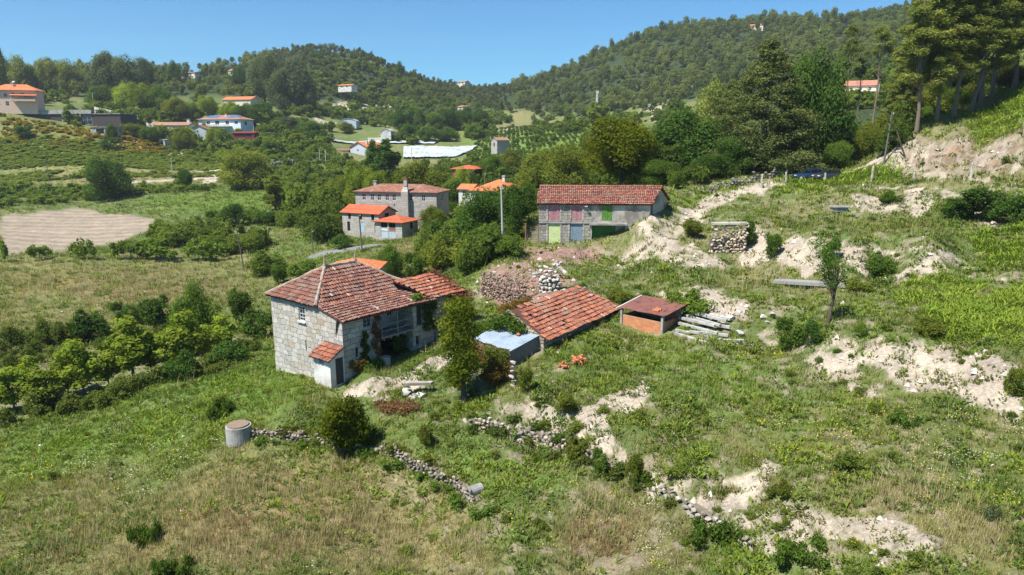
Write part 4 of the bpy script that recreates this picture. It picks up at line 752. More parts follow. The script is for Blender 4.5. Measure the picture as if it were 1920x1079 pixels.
r_ = MB(); slab(r_, [f(.1, -.3, ze - .1), f(ln + .2, -.3, ze - .1), f(ln - .3, 3.3, zr - .1), f(.15, 3.3, zr)], .09); slab(r_, [f(.15, 3.3, zr), f(ln - .3, 3.3, zr - .1), f(ln + .1, 6.5, ze - .35), f(.1, 6.5, ze - .3)], .09); r_.build('roof', TILEU, SH)
ev = f(0, 3.3, zr - .05) - f(0, -.3, ze - .1); tiles(SH, f(0, -.4, ze - .12), f.e1, ev, [(.05, 0), (ln + .3, 0), (ln, 2.4), (ln - .9, 3.1), (ln - 1.0, 4.1), (1.2, 4.1), (.5, 2.7)], PAL_NEW, .25, .43, seed=21, sag=.13, gapf=.008, jit=.014); tiles(SH, f(ln, 6.6, ze - .38), f.e1 * -1, f(0, 3.3, zr - .05) - f(0, 6.5, ze - .35), [(.3, 0), (ln, 0), (ln - 2, 3.6), (1, 3.4)], PAL_NEW, .25, .43, seed=22, sag=.13, gapf=.06)
rb = MB()
for i in range(6): rb.box(f(9.2 + i * .42, 3.25, zr - .06), (.08, 1.1, .06), f.e1)
rb.tube([f(11.3, 2.6, zr - .5), f(12.3, 3.6, zr - .3), f(13.0, 4.4, zr - .75)], .05, 5); rb.build('rafter', WOODW, SH); keep_clear(f, 0, ln, 0, 6.2)
ivy('ivy', 'dark ivy mound climbing the gable end behind the tin roof', 'ivy', [(f(-.25 - .3 * (i % 2), 2.0 + i * .38, zr - .5 - .22 * abs(i - 3)), .55) for i in range(9)] + [(f(-.5, 5 + i * .5, Zb - 14.8), .6) for i in range(4)], 'ivy', 4200, .085, 11)
ivy('creeper', 'rust and yellow creeper over the back of the tiled shed roof', 'creeper', [(f(.6 + i * .5, 3.9 + .5 * (i % 3), zr - .15 - .15 * (i % 3)), .5) for i in range(9)], 'rust', 3200, .08, 12)
m = MB(); m.tube([f(2.4, -.45, Zb - 15.9), f(2.1, -.4, ze - .35)], .07, 6); tag(m.build('clay_pipe', TORANGE), 'orange clay drainpipe leaning on the shed wall under the eave', 'pipe')
def m_tin():
    m, nt, b = nmat('bluish_tin_sheet', .45, .4); p = suv(nt); s = nd(nt, 'ShaderNodeSeparateXYZ', ins={0: p}); c = mixc(nt, ramp(nt, noise(nt, 1.6, 6), [(.5, 0.), (.62, 1.)]), (.29, .37, .45), (.22, .28, .34)); c = mixc(nt, ramp(nt, noise(nt, 3.5, 5), [(.62, 0.), (.68, .9)]), c, (.1, .1, .1)); c = mixc(nt, ramp(nt, noise(nt, .9, 3), [(.4, 0.), (.6, .5)]), c, (.4, .46, .52)); setc(nt, b, c); b.inputs['Metallic'].default_value = .15
    bump(nt, b, math_(nt, 'SINE', math_(nt, 'MULTIPLY', s.outputs[0], 6.283 / .18)), .012, .35); return m
LT = thing('tin_lean_to', 'low shelter under a dented pale blue tin roof beside the tall leafy tree', 'shed', (0, 50, Zb - 16)); TP = [P(1014, 628, 50.4), P(957, 659, 47.6), P(888, 636, 50.6), P(938, 606, 53.6)]
n_ = 18; r_ = MB(); q = random.Random(4); gd = [[TP[2].lerp(TP[1], j / n_).lerp(TP[3].lerp(TP[0], j / n_), i / 6) + Vector((0, 0, .05 * math.sin(j * .9) * (1 - i / 8) + q.uniform(-.01, .01))) for j in range(n_ + 1)] for i in range(7)]
for i in range(6):
    for j in range(n_): r_.add([gd[i][j], gd[i][j + 1], gd[i + 1][j + 1], gd[i + 1][j]], [(0, 1, 2, 3)])
o = r_.build('tin_roof', m_tin(), LT, recalc=False); sm = o.modifiers.new('thickness', 'SOLIDIFY'); sm.thickness = .02
w = MB(); i_ = (TP[0] + TP[1] + TP[2] + TP[3]) / 4; ins = [p.lerp(i_, .06) for p in TP]
for a, b in ((1, 0), (2, 1), (3, 2)): A1_, B1__ = ins[a], ins[b]; w.add([Vector((A1_.x, A1_.y, Zb - 17.4)), Vector((B1__.x, B1__.y, Zb - 17.4)), B1__ - Vector((0, 0, .08)), A1_ - Vector((0, 0, .08))], [(0, 1, 2, 3)])
w.build('wall', m_plain('shade_dark_render', (.19, .175, .155), .95, .35, 3), LT, recalc=False); ivy('creeper', 'curtain of green and reddish creeper hanging below the front edge of the tin roof', 'creeper', [(TP[2].lerp(TP[1], t) + Vector((-.25, -.35, -.25 - d)), .42) for t in np.linspace(-.1, .95, 7) for d in (0, .55, 1.1, 1.7)], 'rust', 3600, .075, 21); ivy('ivy', 'bright green ivy spilling over the corner of the tin roof', 'ivy', [(TP[2].lerp(TP[1], t) + Vector((-.3, -.5, -.2 - d)), .4) for t in (.55, .75, .95) for d in (0, .5, 1.0)], 'vine', 1600, .075, 22)  # lean-to wall: its shade is put into the darkened render colour
EXCL.append((i_.x, i_.y, (TP[0] - TP[3]).normalized().x, (TP[0] - TP[3]).normalized().y, 2.3, 1.9))
m = MB(); c = TP[0].lerp(TP[2], .33) + Vector((0, 0, .16)); m.rock(c, (.24, .18, .14), 5); tag(m.build('broken_tile', TORANGE), 'broken orange tile lying on the tin roof', 'tile')
def m_rust():
    m, nt, b = nmat('rusty_sheet', .75, .3); p = suv(nt); s = nd(nt, 'ShaderNodeSeparateXYZ', ins={0: p}); c = mixc(nt, noise(nt, 1.2, 6), (.13, .05, .04), (.24, .1, .075)); c = mixc(nt, ramp(nt, noise(nt, 1.7, 6), [(.54, 0.), (.63, .9)]), c, (.05, .042, .04)); c = mixc(nt, ramp(nt, noise(nt, 2.6, 5), [(.66, 0.), (.72, .8)]), c, (.42, .36, .32)); setc(nt, b, c); bump(nt, b, math_(nt, 'SINE', math_(nt, 'MULTIPLY', s.outputs[0], 6.283 / .2)), .02, .5); return m
def m_brickw():
    m, nt, b = nmat('hollow_brick', .9, .2); p = suv(nt); br = nd(nt, 'ShaderNodeTexBrick', ins={'Vector': p, 'Color1': (.46, .17, .07, 1), 'Color2': (.58, .24, .11, 1), 'Mortar': (.3, .24, .19, 1), 'Scale': 1.0, 'Mortar Size': .012, 'Brick Width': .4, 'Row Height': .24}); c = mixc(nt, ramp(nt, noise(nt, 2, 5), [(.5, 0.), (.72, .5)]), br.outputs['Color'], (.26, .15, .09)); setc(nt, b, c); bump(nt, b, noise(nt, 20, 3), .01, .5); return m
BRK = m_brickw(); RUST = m_rust()
f = Fr((9.5, 57.3), (.707, -.707)); HT = thing('brick_hut', 'small open brick hut on concrete posts under a rusty sheet metal roof', 'hut', f(2, 1.3, Zb - 15.5)); w = MB()
def lowall(mb, a, b, z0, z1, th=.13): d = (b - a); mb.box((a + b) / 2 + Vector((0, 0, (z0 + z1) / 2)), (d.length, th, z1 - z0), d)
lowall(w, f(.1, .08, 0), f(4.0, .08, 0), Zb - 16.4, Zb - 14.55); lowall(w, f(4.02, .2, 0), f(4.02, 2.5, 0), Zb - 16.4, Zb - 14.52); lowall(w, f(.08, .2, 0), f(.08, 2.5, 0), Zb - 16.4, Zb - 14.55); lowall(w, f(.1, 2.6, 0), f(4.0, 2.6, 0), Zb - 16.4, Zb - 13.85); w.build('brick_wall', BRK, HT)
for s, k, zt in ((0, 0, -13.95), (4.1, 0, -13.9), (0, 2.6, -13.6), (4.1, 2.6, -13.5)): m = MB(); m.box(f(s, k, Zb + (zt - 16.3) / 2), (.2, .2, zt + 16.3), f.e1); m.build('post', CONC, HT)
r_ = MB(); q = random.Random(5); RP = [f(-.35, -.22, Zb - 13.95), f(4.45, -.25, Zb - 13.9), f(4.6, 3.2, Zb - 13.35), f(-.3, 3.3, Zb - 13.42)]
for i in range(8):
    for j in range(10):
        z_ = lambda i, j: RP[0].lerp(RP[1], j / 10).lerp(RP[3].lerp(RP[2], j / 10), i / 8) + Vector((0, 0, .05 * vnoise(i * 1.3, j * 1.3, 5)))
        r_.add([z_(i, j), z_(i, j + 1), z_(i + 1, j + 1), z_(i + 1, j)], [(0, 1, 2, 3)])
o = r_.build('rusty_roof', RUST, HT, recalc=False); o.modifiers.new('thickness', 'SOLIDIFY').thickness = .035
m = MB(); m.tube([f(-.3, -.45, Zb - 13.98), f(-.2, 3.2, Zb - 13.4)], .06, 5); m.build('edge_batten', WOODP, HT)
for i in range(2): m = MB(); c = f(3.2 + .02 * i, .35 + .35 * i, Zb - 13.72 + .06 * i); m.tube([c - f.e1 * .28, c + f.e1 * .28], [.11, .1], 8); tag(m.build('loose_tile', TORANGE), ('orange roof tile resting on the rusty roof, nearer the front edge', 'orange roof tile resting on the rusty roof, farther up the slope')[i], 'tile')
keep_clear(f, -.4, 4.6, -.7, 2.8)
# ================================================================ houses of the hamlet and hillside
def house(name, label, FL, FR, dep, h, rise, wallm, roofm, roof='gable', over=.4, wins=(), zb=None, chim=(), cat='house', axis='long', skew=0.0, frame=None, extra=None):
    FL = Vector((*FL[:2], 0)); FR = Vector((*FR[:2], 0)); f = Fr(FL, FR - FL); L = (FR - FL).length
    zb = zb if zb is not None else min(float(gz(p.x, p.y)) for p in (FL, FR)); ze = zb + h; z0 = zb - 3
    t = thing(name, label, cat, f(L / 2, dep / 2, zb)); w = MB(); cs = [(0, 0), (L, 0), (L, dep), (0, dep)]; fn = {}
    for i, side in enumerate('frbl'):
        a, b = cs[i], cs[(i + 1) % 4]; wl = L if i % 2 == 0 else dep
        hs = [(s0 * wl, s1 * wl, zb + h0 * h, zb + h1 * h) for sd_, s0, s1, h0, h1, *k in wins if sd_ == side]; gab = roof == 'gable' and ((axis == 'long') == (i % 2 == 1))
        fn[side] = (wall(w, f(*a, 0), f(*b, 0), z0, ze, hs, .15, top=[(wl, ze), (wl / 2, ze + rise)] if gab else ()), wl)
    w.build('wall', wallm, t, recalc=False)
    for sd_, s0, s1, h0, h1, *k in wins:
        g, wl = fn[sd_]; k = k[0] if k else 'w'
        if k == 'w': window(t, g, s0 * wl, s1 * wl, zb + h0 * h, zb + h1 * h, .1, (1, 1), frame or WOODP, fw=.1)
        else: panel(t, g, s0 * wl, s1 * wl, zb + h0 * h, zb + h1 * h, k, 'door' if h0 < .05 else 'shutter', .08)  # DARKM panels are openings, their inner shade painted as a near-black sheet
    r = MB(); o = over; th = .16
    if roof == 'gable' and axis == 'long':
        s_ = rise / (dep / 2) * o; e = ze - s_
        slab(r, [f(-o, -o, e), f(L + o, -o, e), f(L + o, dep / 2, ze + rise), f(-o, dep / 2, ze + rise)], th); slab(r, [f(-o, dep / 2, ze + rise), f(L + o, dep / 2, ze + rise), f(L + o, dep + o, e), f(-o, dep + o, e)], th)
    elif roof == 'gable':
        s_ = rise / (L / 2) * o; e = ze - s_
        slab(r, [f(-o, -o, e), f(L / 2, -o, ze + rise), f(L / 2, dep + o, ze + rise), f(-o, dep + o, e)], th); slab(r, [f(L / 2, -o, ze + rise), f(L + o, -o, e), f(L + o, dep + o, e), f(L / 2, dep + o, ze + rise)], th)
    elif roof == 'hip':
        i_ = min(dep, L) / 2; ra, rb_ = (f(i_, dep / 2, ze + rise), f(L - i_, dep / 2, ze + rise)) if L >= dep else (f(L / 2, i_, ze + rise), f(L / 2, dep - i_, ze + rise)); c4 = [f(-o, -o, ze - .1), f(L + o, -o, ze - .1), f(L + o, dep + o, ze - .1), f(-o, dep + o, ze - .1)]
        if L >= dep: fs_ = [[c4[0], c4[1], rb_, ra], [c4[1], c4[2], rb_], [c4[2], c4[3], ra, rb_], [c4[3], c4[0], ra]]
        else: fs_ = [[c4[0], c4[1], ra], [c4[1], c4[2], rb_, ra], [c4[2], c4[3], rb_], [c4[3], c4[0], ra, rb_]]
        for q in fs_: slab(r, q, th)
    else: slab(r, [f(-o, -o, ze), f(L + o, -o, ze), f(L + o, dep + o, ze + rise), f(-o, dep + o, ze + rise)], .25)
    ro = r.build('roof', roofm, t)
    for s, k, hh, wd in chim: m = MB(); m.box(f(s * L, k * dep, ze + rise * .5 + hh / 2 - .3), (wd, wd, hh + rise * .4), f.e1); m.box(f(s * L, k * dep, ze + rise * .7 + hh), (wd * 1.3, wd * 1.3, .15), f.e1); m.build('chimney', wallm if wallm is not GRANF else CONC, t)
    c = f(L / 2, dep / 2, 0); EXCL.append((c.x, c.y, f.e1.x, f.e1.y, L / 2, dep / 2))
    if extra: extra(t, f, L, dep, zb, ze, rise, fn)
    return t
def px(u, Y, v=300): return (av(u, v) * Y, Y)
D, Wn = DARKM, 'w'
def long_extra(t, f, L, dep, zb, ze, rise, fn):
    m = MB(); m.box(f(L * .635, -.55, (zb + ze) / 2), (1.5, 1.1, ze - zb + .1), f.e1); m.prism([f(L * .635 - .75, -1.1, ze), f(L * .635 + .75, -1.1, ze), f(L * .635 + .35, -.1, ze + 1.3), f(L * .635 - .35, -.1, ze + 1.3)], f.e2 * .5); m.box(f(L * .635, -.1, ze + 1.9), (.7, .7, 1.6), f.e1); m.build('chimney_breast', GRANF, t); m = MB(); m.box(f(L * .635, -.1, ze + 2.75), (.95, .95, .2), f.e1); m.build('chimney_cap', TFAR, t)
house('stone_house', 'long two storey granite house with weathered brown tile roof and row of windows', px(668, 150, 405), px(819, 146, 405), 8.5, 5.3, 1.35, GRANF, TFAR, 'hip', .45, [('f', a, a + .05, .62, .9) for a in (.085, .19, .275, .375, .46, .665, .82)] + [('f', .475, .495, .42, .48, D), ('f', .06, .085, .36, .45, D), ('f', .87, .9, .18, .27, D), ('r', .35, .55, .6, .88)], zb=Zb - 15.6, chim=[(.17, .45, 1.0, .7)], extra=long_extra)
house('stone_house', 'two storey stone house with flat red roof left of the garage', px(643, 143, 433), px(711, 139, 433), 6, 4.1, 1.3, GRANF, TRED, 'gable', .4, [('f', .17, .24, .63, .92, D), ('f', .47, .55, .63, .92, D), ('f', .8, .88, .63, .92, D), ('f', .13, .21, 0.03, .5, D), ('f', .5, .6, 0.02, .5, m_paint('light_blue_door', (.3, .45, .55), (.5, .6, .65), .4)), ('f', .88, .95, .02, .5, D), ('r', .35, .6, .6, .95, D)], zb=Zb - 18.2)
house('garage', 'square stone garage with low red roof and pale blue double doors', px(704, 136.5, 440), px(754, 134, 440), 6, 3.4, 1.0, GRANF, TRED, 'hip', .5, [('f', .22, .46, .62, .95, D), ('f', .52, .76, .62, .95, D), ('f', .22, .46, .02, .42, m_paint('pale_blue_door', (.4, .48, .56), (.55, .6, .63), .3)), ('f', .5, .76, .02, .42, m_paint('grey_blue_door', (.38, .45, .52), (.5, .55, .58), .3)), ('r', .5, .68, .5, .85, D), ('f', .22, .46, .44, .6, m_plain('white_blue_board', (.55, .6, .65), .6, .2, 3)), ('f', .52, .76, .44, .6, m_plain('rust_red_board', (.28, .1, .06), .7))], zb=Zb - 18.7, cat='garage')
house('small_house', 'low building with clean orange hip roof right behind the old farmhouse', px(612, 82, 500), px(706, 82, 500), 5.5, 3.0, .9, PLASTW, TORANGE, 'hip', .3, [('f', .2, .35, .3, .8)], zb=Zb - 18.1)
house('orange_house', 'bungalow with bright orange hipped roof to the right of the long granite house', px(884, 152, 370), px(956, 148, 370), 9, 2.6, 2.2, PLASTW, TORANGE, 'hip', .6, [('f', .1, .2, .35, .8), ('f', .5, .65, .35, .8)], zb=rv(357) * 152 + Zb - 2.6, chim=[(.62, .5, 1.4, .6)])
house('orange_house', 'small orange roofed outbuilding attached left of the orange bungalow', px(860, 154, 370), px(884, 153, 370), 5, 2.4, .9, PLASTW, TORANGE, 'gable', .4, [('f', .3, .6, .3, .8)], zb=rv(354) * 154 + Zb - 2.4)
house('shed', 'dark red timber chalet half hidden among trees above the orange bungalow', px(848, 215, 320), px(890, 212, 320), 7, 2.2, 1.0, m_plain('red_brown_timber', (.2, .06, .04), .8), TRED, 'hip', .6, [('f', .2, .5, .2, .85)], zb=rv(317) * 213 + Zb - 2.2, cat='chalet')
def pink_extra(t, f, L, dep, zb, ze, rise, fn):
    m = MB(); m.box(f(L * .75, -1.4, zb + 3.0), (L * .55, 2.6, .3), f.e1); m.box(f(L * .75, -2.65, zb + 3.6), (L * .55, .2, 1.1), f.e1); m.build('balcony', PINKP, t); m = MB(); slab(m, [f(L * .45, -3.2, zb + 5.7), f(L * 1.05, -3.2, zb + 5.7), f(L * 1.05, .0, zb + 6.5), f(L * .45, 0, zb + 6.5)], .2); m.build('porch_roof', TORANGE, t); m = MB(); m.tube([f(L * .45, dep * .5, ze + rise), f(L * .45, dep * .5, ze + rise + 1)], .08, 5); m.tube([f(L * .45, dep * .5, ze + rise + 1.0), f(L * .45, dep * .5 - .1, ze + rise + 1.3), f(L * .45, dep * .5 - .2, ze + rise + 1.35)], [.7, .6, .1], 8); m.build('satellite_dish', PLASTW, t)
    m = MB(); [m.box(f(L * x, -2.5, zb + 4.5), (.35, .35, 2.8), f.e1) for x in (.48, .75, 1.0)]; m.build('porch_column', PINKP, t)
house('villa', 'three storey pink villa with orange hipped roof on the far left hillside', px(-14, 345, 200), px(70, 350, 200), 10, 8.4, 3.0, PINKP, TORANGE, 'hip', 1.0, [('f', .1, .18, .6, .8), ('f', .28, .36, .6, .8), ('f', .45, .53, .62, .85), ('f', .65, .75, .65, .85), ('f', .1, .18, .1, .3), ('f', .3, .38, .1, .35), ('f', .55, .65, .32, .52), ('f', .8, .9, .32, .52)], zb=rv(208) * 347 + Zb + 1.4, chim=[(.45, .3, 1.6, 1.0)], extra=pink_extra)
def white_extra(t, f, L, dep, zb, ze, rise, fn):
    for j, (a, b) in enumerate(((.16, .42), (.64, .9))):
        m = MB(); k0, k1 = dep * .12, dep * .42; zz = lambda k: ze + rise * k / (dep / 2) + .22
        for i in range(6): s0 = L * (a + (b - a) * i / 6) + .08; s1 = L * (a + (b - a) * (i + 1) / 6) - .08; slab(m, [f(s0, k0, zz(k0)), f(s1, k0, zz(k0)), f(s1, k1, zz(k1)), f(s0, k1, zz(k1))], .08)
        m.build('solar_panel', m_plain('solar_blue', (.1, .16, .3), .25, .1, 1, .6), t)
    m = MB(); m.box(f(L * .5, -1.2, zb + 3.2), (L * .6, 2.4, .25), f.e1); m.box(f(L * .5, -2.35, zb + 3.75), (L * .6, .12, .9), f.e1); m.build('balcony', PLASTW, t)
house('white_house', 'large pale blue and white house with brown roof carrying solar panels', px(373, 388, 245), px(452, 382, 245), 12, 7.0, 2.4, PLASTB, TBROWN, 'hip', .9, [('f', .2, .28, .62, .85), ('f', .4, .5, .5, .88), ('f', .65, .73, .5, .88), ('f', .86, .94, .62, .85), ('f', .1, .2, .05, .35, D), ('r', .3, .5, .55, .85)], zb=rv(249) * 385 + Zb, extra=white_extra, chim=[(.55, .4, 1.2, .9)])
house('shed', 'dark red roofed shed and pergola below the white house', px(436, 372, 258), px(477, 370, 258), 5, 2.2, .8, m_plain('dark_red_wall', (.13, .03, .03), .8), m_plain('dark_red_tin', (.2, .03, .03), .7), 'mono', .4, [('f', .1, .9, .1, .7, D)], zb=rv(258) * 371 + Zb, cat='shed')
house('stone_cottage', 'low long cottage with brown tile roof left of the white house', px(281, 385, 245), px(353, 383, 245), 8, 3.4, 1.6, CREAM, TBROWN, 'gable', .5, [('f', .15, .25, .3, .75), ('f', .6, .7, .3, .75)], zb=rv(247) * 384 + Zb, chim=[(.93, .5, 2.0, 1.4)])
house('stone_cottage', 'small grey gabled cottage squeezed between long cottage and white house', px(358, 372, 252), px(388, 372, 252), 8, 3.0, 2.0, GREYB, TFAR, 'gable', .5, [('f', .35, .5, .3, .7)], zb=rv(253) * 372 + Zb, axis='deep')
def mod_extra(t, f, L, dep, zb, ze, rise, fn):
    m = MB(); m.box(f(L * .34, -.4, ze + .9), (L * .7, .6, 1.9), f.e1); m.build('parapet', CONC, t)
    for x in (.36, .48, .56): m = MB(); m.box(f(L * x, -.3, (zb + ze) / 2), (.5, .5, ze - zb), f.e1); m.build('column', PLAST, t)
house('modern_house', 'long dark flat roofed modern house below the pink villa', px(62, 352, 240), px(228, 346, 240), 12, 5.6, .2, CLAD, CONC, 'mono', .5, [('f', .38, .47, .08, .85), ('f', .5, .55, .08, .85), ('f', .58, .68, .08, .85)], zb=rv(236) * 349 + Zb, extra=mod_extra)
house('flat_shed', 'flat roofed concrete carport in front of the dark modern house', px(170, 335, 248), px(212, 334, 248), 7, 3.3, .2, PLAST, CONC, 'mono', .4, [('f', .25, .6, .03, .7, D), ('f', .65, .95, .03, .7, D)], zb=rv(252) * 335 + Zb, cat='carport')
house('white_house', 'house with orange roof and dark solar panels above the white house', px(418, 470, 195), px(470, 466, 195), 12, 3.0, 2.2, CREAM, TORANGE, 'gable', .6, [('f', .2, .3, .3, .8)], zb=rv(196) * 468 + Zb)
for nm, lb, u0, u1, vb, Y, h, ri, wm, rm in (('ridge_house', 'house with dark red roof on the left skyline', 428, 449, 141, 640, 3.5, 1.8, CREAM, TBROWN), ('ridge_house', 'white house among trees on the left skyline', 340, 366, 146, 600, 3.5, 1, PLASTW, TBROWN), ('white_house', 'small white house with orange roof high on the middle of the left hill', 634, 659, 167, 610, 2.5, 1.2, PLASTW, TORANGE),
        ('ridge_house', 'tiny red roofed house on the saddle of the skyline', 858, 872, 160, 860, 3, 1.6, CREAM, TBROWN), ('stone_hut', 'small stone hut with pink roof among the terraced vineyards', 858, 876, 209, 560, 3.2, 1.2, CREAM, TBROWN), ('hilltop_house', 'long orange roofed house high on the right hill', 1406, 1431, 49, 740, 3.2, 1.6, CREAM, TORANGE)):
    house(nm, lb, px(u0, Y, vb), px(u1, Y * .99, vb), 8, h, ri, wm, rm, 'gable', .5, [('f', .2, .35, .3, .75), ('f', .6, .75, .3, .75)], zb=rv(vb) * Y + Zb - (3.2 if nm == 'hilltop_house' else 0))
house('grey_house', 'blue grey gabled house with white verges beside the tall poplar', px(657, 362, 295), px(689, 356, 295), 13, 5.4, 2.6, GREYB, TORANGE, 'gable', .7, [('f', .42, .5, .6, .75, D), ('f', .28, .4, .05, .3, D), ('r', .3, .5, .3, .7)], zb=rv(296) * 359 + Zb, axis='deep', chim=[(.75, .25, 1.4, .8)])
house('shed', 'low grey stone shed left of the blue grey gabled house', px(620, 362, 295), px(652, 360, 295), 7, 3.6, .8, PLAST, TFAR, 'mono', .3, [('f', .75, .95, .05, .7, D)], zb=rv(296) * 361 + Zb, cat='shed')
house('stone_hut', 'small stone field hut at the right end of the white netting', px(921, 330, 276), px(932, 326, 276), 7, 3.4, 1.2, GRANF, TBROWN, 'gable', .3, [('f', .4, .6, .1, .6, D)], zb=rv(277) * 328 + Zb, axis='deep', cat='hut')
house('white_house', 'cream house with pale roof half hidden behind the yellow green trees', px(1098, 232, 280), px(1127, 228, 280), 12, 4.2, 1.7, CREAM, CONC, 'gable', .8, [('f', .6, .75, .35, .7, D)], zb=rv(282) * 230 + Zb, axis='deep', chim=[(.55, .1, 1.3, .6)])
house('pink_house', 'house with pink roof glimpsed above the trees right of the mast', px(1219, 460, 234), px(1240, 456, 234), 9, 3.0, 1.6, CREAM, TBROWN, 'gable', .5, [('f', .3, .5, .3, .7)], zb=rv(236) * 458 + Zb)
def red_extra(t, f, L, dep, zb, ze, rise, fn):
    m = MB(); m.box(f(L * .5, -1.2, zb + 2.6), (L * 1.02, 2.4, .25), f.e1); m.build('balcony', CREAM, t); m = MB(); [m.box(f(L * x, -2.2, zb + 1.3), (.35, .35, 2.7), f.e1) for x in (.02, .3, .65, .98)]; m.build('porch_column', PLASTW, t)
house('red_roof_house', 'cream two storey house with salmon tile roof seen between thin pines', px(1583, 255, 186), px(1641, 251, 186), 9, 4.9, 1.9, CREAM, m_wave_tile('salmon_tile', (.42, .16, .1), (.5, .21, .14), .4, .6), 'gable', .5, [('f', .15, .25, .6, .85), ('f', .45, .55, .6, .85), ('f', .75, .85, .6, .85), ('f', .4, .6, .05, .4, D)], zb=rv(187) * 253 + Zb, extra=red_extra)
house('pavilion', 'red roofed garden shelter at the left edge above the ploughed field', px(-22, 250, 362), px(7, 249, 362), 5, 2.3, 1.2, WOODW, TRED, 'hip', .5, [('f', .1, .9, .1, .8, D)], zb=rv(363) * 250 + Zb, cat='shelter')
house('shed', 'little white shed among vines on the left slope', px(299, 345, 272), px(309, 344, 272), 3, 2.3, .3, PLASTW, CONC, 'mono', .2, [('f', .3, .7, .05, .7, D)], zb=rv(272) * 345 + Zb, cat='shed')
# arched white shed and polytunnel
def arched(name, label, cat, u0, u1, v, Y, dep, h, mats, axis='f'):
    a, b = Vector((*px(u0, Y, v), 0)), Vector((*px(u1, Y, v), 0)); f = Fr(a, b - a); L = (b - a).length; zb = rv(v) * Y + Zb; t = thing(name, label, cat, f(L / 2, dep / 2, zb)); ang = np.linspace(0, math.pi, 13)
    pr = [(L / 2 - math.cos(x) * L / 2, h * .55 + math.sin(x) * h * .45) for x in ang]; m = MB()
    for (s0, z0), (s1, z1) in zip(pr[:-1], pr[1:]): slab(m, [f(s0, -.3, zb + z0), f(s1, -.3, zb + z1), f(s1, dep, zb + z1), f(s0, dep, zb + z0)], .12)
    m.build('arched_roof', mats[1], t); m = MB(); m.prism([f(0, 0, zb - 2), f(L, 0, zb - 2)] + [f(s, 0, zb + z - .15) for s, z in pr[::-1]], f.e2 * (dep - .3)); m.build('wall', mats[0], t)
    m = MB(); m.box(f(L * .35, -.05, zb + h * .25), (L * .4, .1, h * .5), f.e1); m.build('door', METAL, t)
arched('arched_shed', 'white barrel roofed farm shed above the white netting', 'shed', 714, 733, 256, 415, 14, 4.2, (PLASTW, PLASTW)); arched('polytunnel', 'pale polytunnel greenhouse left of the arched shed', 'greenhouse', 638, 668, 236, 470, 10, 4.5, (m_plain('tunnel_film', (.45, .52, .55), .4, .1), m_plain('tunnel_film_roof', (.5, .57, .6), .4, .1)))
# white crop netting
def netting(label, poly):
    q = [G(*p) for p in poly]; cx = sum(p.x for p in q) / len(q); cyy = sum(p.y for p in q) / len(q); N = 60; V = []; Fx = []
    a, b, c, d = q
    for i in range(N + 1):
        for j in range(N + 1):
            p = a.lerp(b, j / N).lerp(d.lerp(c, j / N), i / N); z = float(gz(p.x, p.y)) + .7 + .12 * math.sin(j / N * 75) + .6 * vnoise(p.x / 4, p.y / 4, 4); V.append((p.x, p.y, z))
    Fx = [[i * (N + 1) + j, i * (N + 1) + j + 1, (i + 1) * (N + 1) + j + 1, (i + 1) * (N + 1) + j] for i in range(N) for j in range(N)]
    m, nt, bb = nmat('white_netting', .8, .2); setc(nt, bb, mixc(nt, ramp(nt, noise(nt, .3, 7, vmath(nt, 'MULTIPLY', nd(nt, 'ShaderNodeNewGeometry').outputs['Position'], (.35, 1.6, 1)), .75), [(.48, 0.), (.58, .8)]), (.44, .47, .5), (.2, .25, .18))); tag(link('crop_netting', np_mesh('crop_netting', V, Fx), None, m), label, 'netting')
netting('broad sheet of white crop netting over the vineyard in mid valley', [(756, 299), (850, 297), (896, 276), (757, 279)]); netting('thin strip of white netting on the terrace above the larger sheet', [(622, 268), (815, 272), (820, 267), (622, 263)])
# lattice mast
t = thing('lattice_mast', 'tall slim grey lattice mast rising in front of the right hill', 'mast', at(1118, 470, 250)); b_ = at(1118, 470, 250); top = rv(172) * 470 + Zb; m = MB(); hh = top - b_.z; n_ = 14; lg = []
cor = lambda z: [(b_ + Vector((sx_ * (.9 - .6 * z), sy_ * (.9 - .6 * z), hh * z))) for sx_, sy_ in ((-1, -1), (1, -1), (1, 1), (-1, 1))]
for c in range(4): m.tube([cor(0)[c], cor(1)[c]], .26, 4)
m.build('leg_frame', METAL, t); m = MB()
for i in range(n_):
    a, c = cor(i / n_), cor((i + 1) / n_)
    for k in range(4): m.tube([a[k], c[(k + 1) % 4]], .13, 4); m.tube([c[k], c[(k + 1) % 4]], .13, 4)
m.build('bracing', METAL, t); m = MB(); [m.box(b_ + Vector((x, -.5, hh * z)), (.4, .3, 1.8)) for x, z in ((-.7, .98), (.7, .98), (0, .9))]; m.build('antenna', PLASTW, t)
